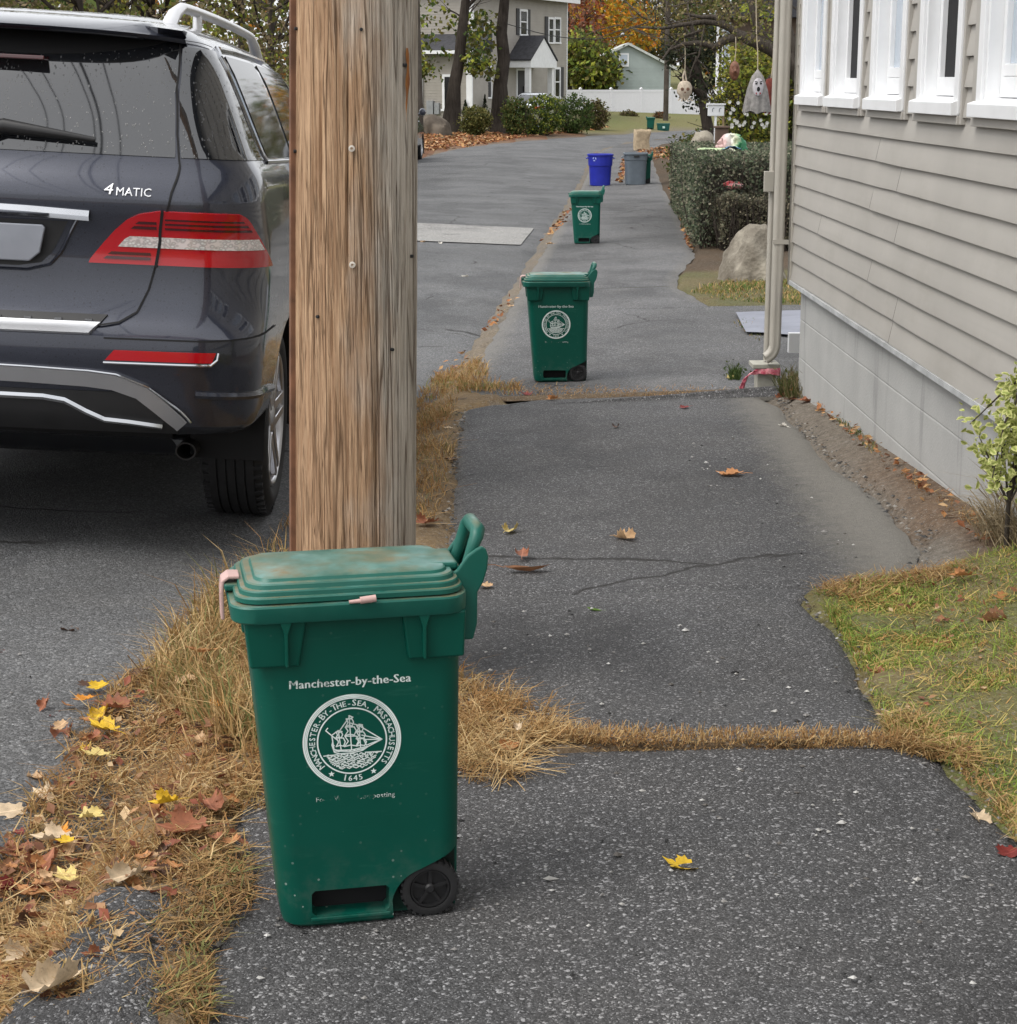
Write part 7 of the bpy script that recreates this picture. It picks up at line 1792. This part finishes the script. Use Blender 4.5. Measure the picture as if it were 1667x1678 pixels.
LEAFK = {'flat': [leaf_mesh('maple', s, .12, .12, .2) for s in (1, 2)], 'curl': [leaf_mesh('maple', s, .40, .42, .5) for s in (3, 4, 5)], 'roll': [leaf_mesh('maple', s, .22, .72, .8) for s in (6, 7)], 'oval': [leaf_mesh('oval', s, .4, .9, .4) for s in (8, 9)]}
LC = {'yellow': (.72, .46, .03), 'pale yellow': (.70, .55, .20), 'orange': (.66, .26, .03), 'brown': (.27, .13, .065), 'dark brown': (.12, .065, .042), 'reddish brown': (.33, .125, .065), 'dark red': (.22, .035, .03), 'cream': (.62, .48, .32), 'tan': (.55, .36, .20), 'orange brown': (.50, .23, .09), 'green': (.14, .24, .045), 'whitish': (.68, .64, .57)}
def leaf_mat(nm):
    col = LC[nm]; m = N('leaf_' + nm.replace(' ', '_')); n = m.noise(3.2, 5, .65); v = m.noise(14, 4, .6); x = m.sep(m.co())[0]; vein = m.math('LESS_THAN', m.math('ABSOLUTE', x), .022)
    c = m.mix(m.ramp(n, [(.32, 0), (.68, 1)]), tuple(q * .62 for q in col), tuple(min(1, q * 1.12) for q in col)); c = m.mix(m.ramp(v, [(.60, 0), (.70, .6)]), c, tuple(q * .35 for q in col)); c = m.mix(m.math('MULTIPLY', vein, .5), c, tuple(min(1, q * 1.5 + .03) for q in col))
    m.set(Base_Color=c, Roughness=.55, Specular_IOR_Level=.3); tr = m.node('ShaderNodeBsdfTranslucent', {'Color': c}); mx = m.node('ShaderNodeMixShader', {'Fac': .15}); m.l.new(m.b.outputs[0], mx.inputs[1]); m.l.new(tr.outputs[0], mx.inputs[2]); m.l.new(mx.outputs[0], m.out.inputs[0]); return m.mat
LM = {k: leaf_mat(k) for k in LC}; LMESH = {}
rl = random.Random(23)
def leaf(px, py, width_px, color, shape, label, lift=.0, group=None, tilt=None):
    p = G(px, py + width_px * .12); d = Vector((p.x, p.y, p.z - CAMZ)).length; s = width_px / F_PX * d / .95
    key = (shape, rl.randrange(len(LEAFK[shape])), color)
    if key not in LMESH:
        o = LEAFK[key[0]][key[1]].build('fallen_leaf', LM[color], smooth=70); LMESH[key] = o.data
    else: o = bpy.data.objects.new('fallen_leaf', LMESH[key]); C.objects.link(o)
    o.location = p + Vector((0, 0, .004 + lift)); o.scale = (s, s, s); tl = .15 if tilt is None else tilt
    o.rotation_euler = (rl.uniform(-tl, tl), rl.uniform(-tl, tl), rl.uniform(0, 6.28)); o.location.z -= .006 if lift == 0 else .012; tag(o, label, 'leaf', group)
VG = 'fallen leaves in the dry grass left of the nearest cart'; SG = 'fallen leaves on the sidewalk'; LG = 'fallen leaves on the lawn edge'; RG = 'fallen leaves and scraps on the road'
LEAVES = [
 (112, 1028, 34, 'dark brown', 'curl', 'dark brown curled leaf alone on the road left of the tall dry tuft', .0, RG), (0, 1066, 20, 'dark red', 'curl', 'dark red leaf on the road at the left edge below the SUV', .0, RG), (90, 1168, 24, 'dark red', 'oval', 'small dark red leaf on the road beside the leaf litter', .0, RG),
 (105, 1197, 52, 'reddish brown', 'roll', 'rolled reddish brown leaf at the road side of the dry grass', .0, VG), (141, 1156, 34, 'orange', 'curl', 'bright orange leaf at the road edge of the dry grass', .02, VG), (163, 1144, 32, 'yellow', 'curl', 'yellow leaf next to the bright orange leaf at the road edge', .035, VG), (150, 1132, 40, 'dark brown', 'curl', 'dark brown leaf behind the bright orange leaf', .02, VG),
 (163, 1178, 46, 'yellow', 'roll', 'rolled yellow leaf just below the bright orange leaf', .015, VG), (190, 1172, 50, 'reddish brown', 'curl', 'reddish brown leaf right of the rolled yellow leaf', .03, VG), (172, 1206, 48, 'yellow', 'curl', 'larger yellow leaf in the upper leaf litter', .025, VG), (150, 1216, 44, 'orange brown', 'curl', 'orange brown leaf under the larger yellow leaf', .01, VG), (137, 1234, 34, 'yellow', 'curl', 'small yellow leaf at the lower end of the upper leaf litter', .01, VG),
 (56, 1268, 36, 'tan', 'roll', 'tan curled leaf alone on the pale road margin', .0, RG), (14, 1322, 56, 'cream', 'flat', 'flat cream leaf on the pale road margin at the left edge', .0, RG), (72, 1310, 52, 'cream', 'roll', 'cream rolled leaf where the dry grass meets the road', .01, VG), (163, 1262, 40, 'pale yellow', 'curl', 'pale yellow leaf standing in the dry grass', .04, VG),
 (30, 1373, 26, 'dark red', 'curl', 'small dark red leaf at the outer edge of the big leaf pile', .01, VG), (22, 1405, 70, 'reddish brown', 'curl', 'large reddish brown leaf at the left edge of the big leaf pile', .015, VG), (92, 1396, 56, 'cream', 'roll', 'cream leaf on top of the big leaf pile', .035, VG), (96, 1386, 44, 'orange', 'curl', 'orange leaf behind the cream leaf on the big leaf pile', .025, VG), (68, 1432, 78, 'reddish brown', 'roll', 'broad reddish brown leaf in the middle of the big leaf pile', .02, VG), (112, 1412, 26, 'yellow', 'curl', 'small yellow leaf beside the cream leaf on the big leaf pile', .045, VG),
 (18, 1464, 44, 'dark red', 'roll', 'dark red rolled leaf at the bottom of the big leaf pile', .01, VG), (62, 1474, 62, 'orange brown', 'curl', 'orange brown leaf at the foot of the big leaf pile', .02, VG), (110, 1464, 44, 'pale yellow', 'curl', 'pale yellow leaf with a dark red one at the foot of the big leaf pile', .035, VG), (122, 1478, 36, 'dark red', 'curl', 'dark red leaf under the pale yellow leaf at the foot of the pile', .02, VG),
 (150, 1372, 44, 'pale yellow', 'roll', 'pale yellow leaf standing upright in the middle of the dry grass', .05, VG), (205, 1456, 66, 'cream', 'roll', 'long cream leaf lying across the dry grass', .03, VG), (275, 1346, 42, 'yellow', 'roll', 'yellow green leaf on the brown leaves beside the nearest cart', .045, VG), (310, 1376, 72, 'reddish brown', 'curl', 'large reddish brown leaf close to the nearest cart', .03, VG), (345, 1338, 62, 'reddish brown', 'roll', 'rolled brown leaf touching the nearest cart', .03, VG), (268, 1382, 50, 'brown', 'curl', 'brown leaf left of the large reddish brown leaf near the cart', .02, VG),
 (248, 1430, 50, 'tan', 'curl', 'tan leaf in the lower middle of the dry grass', .02, VG), (282, 1436, 44, 'orange brown', 'curl', 'orange brown leaf in the lower middle of the dry grass', .02, VG), (52, 1528, 54, 'tan', 'roll', 'tan leaf low in the dry grass near the left edge', .02, VG), (16, 1560, 50, 'dark red', 'curl', 'dark red crumpled leaf at the left edge above the cream leaf', .01, VG), (46, 1584, 72, 'cream', 'roll', 'large folded cream leaf near the left edge', .03, VG), (92, 1552, 50, 'orange brown', 'roll', 'orange brown leaf above the large folded cream leaf', .02, VG),
 (22, 1622, 48, 'dark red', 'curl', 'dark red leaf below the large folded cream leaf', .01, VG), (88, 1640, 92, 'cream', 'roll', 'biggest cream leaf in the bottom left corner', .035, VG), (95, 1662, 76, 'reddish brown', 'curl', 'reddish brown leaf under the biggest cream leaf', .012, VG), (138, 1668, 50, 'orange brown', 'roll', 'orange brown leaf at the bottom edge right of the biggest cream leaf', .02, VG),
 (338, 1122, 62, 'orange brown', 'oval', 'long orange brown leaf standing in the tall dry tuft', .10, VG), (305, 1150, 40, 'tan', 'curl', 'tan leaf caught in the tall dry tuft', .06, VG), (362, 1178, 38, 'orange', 'curl', 'orange leaf in the grass just left of the nearest cart', .04, VG), (385, 1180, 30, 'pale yellow', 'curl', 'pale yellow leaf beside the orange one left of the nearest cart', .05, VG), (358, 1204, 50, 'brown', 'roll', 'brown leaf under the orange one left of the nearest cart', .03, VG), (228, 1118, 34, 'dark brown', 'curl', 'dark brown leaf at the left foot of the tall dry tuft', .03, VG), (372, 942, 36, 'reddish brown', 'flat', 'reddish brown leaf by the pink latch of the nearest cart', .0, VG), (700, 862, 40, 'reddish brown', 'roll', 'reddish brown leaf in the grass right of the pole foot', .02, VG),
 (1122, 1413, 54, 'yellow', 'curl', 'bright yellow maple leaf alone on the near sidewalk', .0, SG), (856, 909, 40, 'reddish brown', 'roll', 'reddish brown curled leaf lying on another leaf on the sidewalk', .02, SG), (852, 926, 66, 'brown', 'oval', 'long brown leaf under a curled one on the sidewalk', .0, SG), (835, 865, 34, 'pale yellow', 'roll', 'pale yellow leaf on the sidewalk behind the brown leaf pair', .0, SG), (796, 956, 26, 'tan', 'curl', 'tan leaf just behind the handle of the nearest cart', .0, SG), (1024, 876, 42, 'tan', 'roll', 'tan twisted leaf in the middle of the sidewalk', .0, SG), (1200, 772, 40, 'orange brown', 'curl', 'orange brown leaf on the sidewalk toward the house wall', .0, SG), (1123, 665, 18, 'dark red', 'curl', 'dark leaf on the sidewalk just before the second grass seam', .0, SG), (1010, 697, 16, 'dark brown', 'roll', 'dark scrap of leaf in the middle of the sidewalk', .0, SG),
 (738, 750, 26, 'dark brown', 'curl', 'dark brown leaf at the grass edge right of the pole', .0, SG), (862, 644, 26, 'dark red', 'curl', 'dark red leaf in the grass seam below the second cart', .01, SG), (906, 651, 18, 'orange brown', 'roll', 'small orange brown leaf at the grass seam below the second cart', .0, SG), (736, 704, 14, 'cream', 'curl', 'tiny cream leaf in the orange grass right of the pole', .02, SG), (838, 1234, 42, 'orange brown', 'curl', 'orange brown leaf in the tuft right of the nearest cart', .03, SG), (850, 1224, 24, 'cream', 'roll', 'cream leaf scrap on the tuft right of the nearest cart', .06, SG), (978, 997, 22, 'green', 'oval', 'small green leaf on the sidewalk below the cracked seam', .0, SG), (762, 452, 12, 'whitish', 'roll', 'whitish scrap on the road left of the second cart', .0, RG), (722, 397, 12, 'whitish', 'roll', 'whitish scrap on the road below the pale strip', .0, RG), (693, 395, 9, 'tan', 'curl', 'tan scrap on the road beside the pole below the pale strip', .0, RG),
 (1357, 985, 30, 'pale yellow', 'curl', 'pale yellow leaf at the far tip of the lawn', .01, LG), (1466, 976, 32, 'pale yellow', 'roll', 'pale yellow leaf on the dry upper edge of the lawn', .02, LG), (1436, 1036, 22, 'tan', 'roll', 'small tan leaf on the left side of the lawn', .02, LG), (1408, 1071, 26, 'cream', 'roll', 'cream leaf on the sidewalk edge of the lawn', .0, LG), (1440, 1101, 34, 'reddish brown', 'curl', 'reddish brown leaf on the edge of the lawn below the cream one', .01, LG), (1462, 1163, 46, 'cream', 'flat', 'flat cream leaf where the grass seam meets the lawn', .0, LG), (1492, 1158, 30, 'cream', 'roll', 'narrow cream leaf touching the flat cream one', .01, LG), (1606, 1336, 46, 'cream', 'roll', 'cream leaf on the lower right lawn edge', .0, LG), (1655, 1391, 44, 'dark red', 'curl', 'dark red leaf at the right frame edge below the lawn', .0, LG),
 (1545, 1060, 38, 'reddish brown', 'roll', 'reddish brown leaf in the middle of the lawn', .02, LG), (1577, 962, 34, 'orange brown', 'roll', 'orange brown leaf standing at the top of the lawn', .05, LG), (1634, 1020, 50, 'brown', 'roll', 'long brown leaf on the right of the lawn', .02, LG), (1652, 984, 40, 'orange brown', 'curl', 'orange brown leaf at the upper right of the lawn', .02, LG), (1655, 1152, 34, 'brown', 'curl', 'brown leaf at the right frame edge of the lawn', .02, LG),
 (1322, 636, 30, 'reddish brown', 'roll', 'reddish brown dead leaf on top of the heap by the foundation corner', .05, LG), (1325, 654, 36, 'reddish brown', 'curl', 'large reddish brown dead leaf at the front of the heap by the foundation corner', .01, LG), (1296, 652, 26, 'dark brown', 'curl', 'dark brown dead leaf in the heap by the foundation corner', .01, LG), (1280, 648, 20, 'reddish brown', 'roll', 'small reddish brown dead leaf at the left end of the heap by the foundation', .0, LG), (1306, 644, 24, 'orange brown', 'roll', 'orange brown dead leaf between the weeds and the foundation corner', .03, LG), (1198, 618, 20, 'pale yellow', 'curl', 'pale yellow leaf beside the small weed at the downspout', .01, LG), (1285, 696, 16, 'whitish', 'roll', 'whitish scrap on the sandy strip by the house', .0, LG),
]
for a in LEAVES:
    a = list(a)
    if len(a) > 7 and a[7] == VG and a[6] > 0: a[6] += .012
    leaf(*a)
# the many small brown leaves of the verge : alike, so they share one label and one group
PV = [((-40, 1420), (60, 1360), (160, 1400), (130, 1500), (-40, 1500)), ((60, 1160), (200, 1130), (220, 1220), (120, 1260)), ((250, 1330), (390, 1300), (400, 1400), (260, 1420)), ((-40, 1540), (90, 1500), (170, 1600), (120, 1690), (-40, 1690)), ((160, 1400), (280, 1380), (260, 1480), (170, 1480)), ((280, 1090), (400, 1150), (400, 1240), (290, 1220))]
for k in range(108):
    P = PV[(0, 0, 0, 1, 2, 3, 3, 4)[k % 8] if k < 96 else 5]; xs = [p[0] for p in P]; ys = [p[1] for p in P]
    while True:
        x, y = rl.uniform(min(xs), max(xs)), rl.uniform(min(ys), max(ys))
        if inpoly(x, y, P): break
    leaf(x, y, rl.uniform(20, 42), rl.choice(['reddish brown', 'reddish brown', 'brown', 'orange brown', 'tan', 'orange brown', 'dark brown']), rl.choice(['curl', 'curl', 'roll']), 'one of the many small brown leaves in the verge grass beside the nearest cart', rl.uniform(.015, .045), 'small brown leaves caught in the verge grass', .5)

for i, (px, py, s_) in enumerate(((902, 398, 12), (925, 362, 14), (1120, 352, 10), (1113, 345, 9), (1105, 330, 9), (1125, 362, 10), (760, 600, 14), (838, 500, 12))):
    leaf(px, py, s_, ('tan', 'brown', 'orange brown', 'tan')[i % 4], 'curl', ['tan leaf on the road edge left of the third cart', 'brown leaf in the gutter behind the third cart', 'orange brown leaf at the foot of the box hedge', 'tan leaf at the foot of the box hedge', 'tan leaf further along the foot of the box hedge', 'brown leaf on the sidewalk beside the box hedge', 'orange brown leaf in the orange grass left of the second cart', 'tan leaf at the road edge left of the second cart'][i], .0, SG)

# leaf litter nobody could count: the far bank, the gutter and the hedge foot
def litter(name, label, polys, size, pal, seed):
    r = random.Random(seed); mb = MB()
    for P, n, sz in polys:
        xs = [p[0] for p in P]; ys = [p[1] for p in P]; k = 0; t = 0
        while k < n and t < n * 40:
            t += 1; x, y = r.uniform(min(xs), max(xs)), r.uniform(min(ys), max(ys))
            if not inpoly(x, y, P) or vnoise(x * 2.1, y * .9) < .25: continue
            leaf_quads(mb, [Vector((x, y, gz(x, y) + r.uniform(.01, .04)))], sz, pal, r, up=2.2); k += 1
    tag(mb.build(name, M['leaf'], smooth=None), label, 'leaf litter', kind='stuff')
litter('leaf_litter', 'carpet of orange brown fallen leaves on the far left bank and along the gutter', [(gp((640, 250), (700, 247), (790, 237), (880, 222), (980, 213), (1000, 208), (860, 214), (690, 219), (640, 222)), 3600, .17), (gp((1050, 262), (1108, 262), (1108, 241), (1045, 246)), 260, .15), (gp((890, 400), (925, 372), (940, 345), (928, 345), (905, 375), (880, 400)), 70, .07), (gp((1010, 300), (1020, 300), (1035, 262), (1020, 262)), 120, .12),
   (gp((1136, 412), (1130, 400), (1104, 310), (1096, 310), (1112, 350), (1128, 408)), 260, .08), (gp((690, 640), (760, 600), (850, 490), (835, 490), (745, 590), (680, 630)), 60, .04), (gp((1340, 660), (1640, 890), (1600, 900), (1330, 672)), 150, .03)], .1, [(.30, .12, .045), (.38, .18, .07), (.24, .09, .04), (.42, .24, .10), (.18, .08, .04), (.45, .30, .16)], 501)
litter('grass_litter', 'small brown leaf fragments scattered through the dry grass beside the nearest cart', [(gp((20, 1678), (200, 1640), (300, 1470), (400, 1330), (400, 1180), (330, 1060), (200, 1130), (120, 1240), (20, 1380), (-60, 1500)), 420, .028), (gp((1400, 1000), (1600, 940), (1700, 1000), (1700, 1350), (1560, 1230), (1470, 1180)), 110, .022)], .02, [(.24, .11, .055), (.36, .2, .1), (.16, .07, .04), (.45, .32, .18), (.22, .07, .04)], 502)
# loose stones on the near sidewalk
def grit():
    r = random.Random(77); mb = MB()
    for (x0, x1, y0, y1, n) in ((-.5, 1.0, 2.6, 5.2, 240), (-1.6, -.75, 2.6, 5.4, 90), (.8, 1.25, 5.3, 8.5, 60)):
        for _ in range(n):
            x, y = r.uniform(x0, x1), r.uniform(y0, y1); s = r.uniform(.0025, .0060) * (1.6 if r.random() < .06 else 1); z = gz(x, y) + .006; c = r.choice([(.40, .39, .37), (.03, .03, .03), (.25, .24, .23), (.12, .11, .10), (.55, .54, .52)])
            o = [Vector((r.gauss(0, .25), r.gauss(0, .25), 0)) for _ in range(6)]
            P = [Vector((x, y, z)) + (Vector(v) + d) * s for v, d in zip(((1.3, 0, 0), (0, 1, 0), (-1.2, 0, 0), (0, -1, 0), (0, 0, .7), (0, 0, -.6)), o)]
            mb.add(P, [(0, 1, 4), (1, 2, 4), (2, 3, 4), (3, 0, 4), (1, 0, 5), (2, 1, 5), (3, 2, 5), (0, 3, 5)], c)
    for (tab, sg) in ((WR, 1), (WL, -1)):
        for _ in range(420):
            y = r.uniform(2.6, 9.7); x = interp(y, tab) + abs(r.gauss(0, .035)) * sg - .02 * sg; s = r.uniform(.003, .009); z = gz(x, y) + r.uniform(-.004, .004); c = r.choice([(.05, .05, .05), (.09, .085, .08), (.16, .15, .135), (.30, .28, .25), (.12, .085, .055)])
            P = [Vector((x, y, z)) + (Vector(v) + Vector((r.gauss(0, .25), r.gauss(0, .25), 0))) * s for v in ((1.3, 0, 0), (0, 1, 0), (-1.2, 0, 0), (0, -1, 0), (0, 0, .8), (0, 0, -.6))]
            mb.add(P, [(0, 1, 4), (1, 2, 4), (2, 3, 4), (3, 0, 4)], c)
    tag(mb.build('loose_grit', M['leaf']), 'loose grit and small stones scattered on the asphalt', 'grit', kind='stuff')
grit()
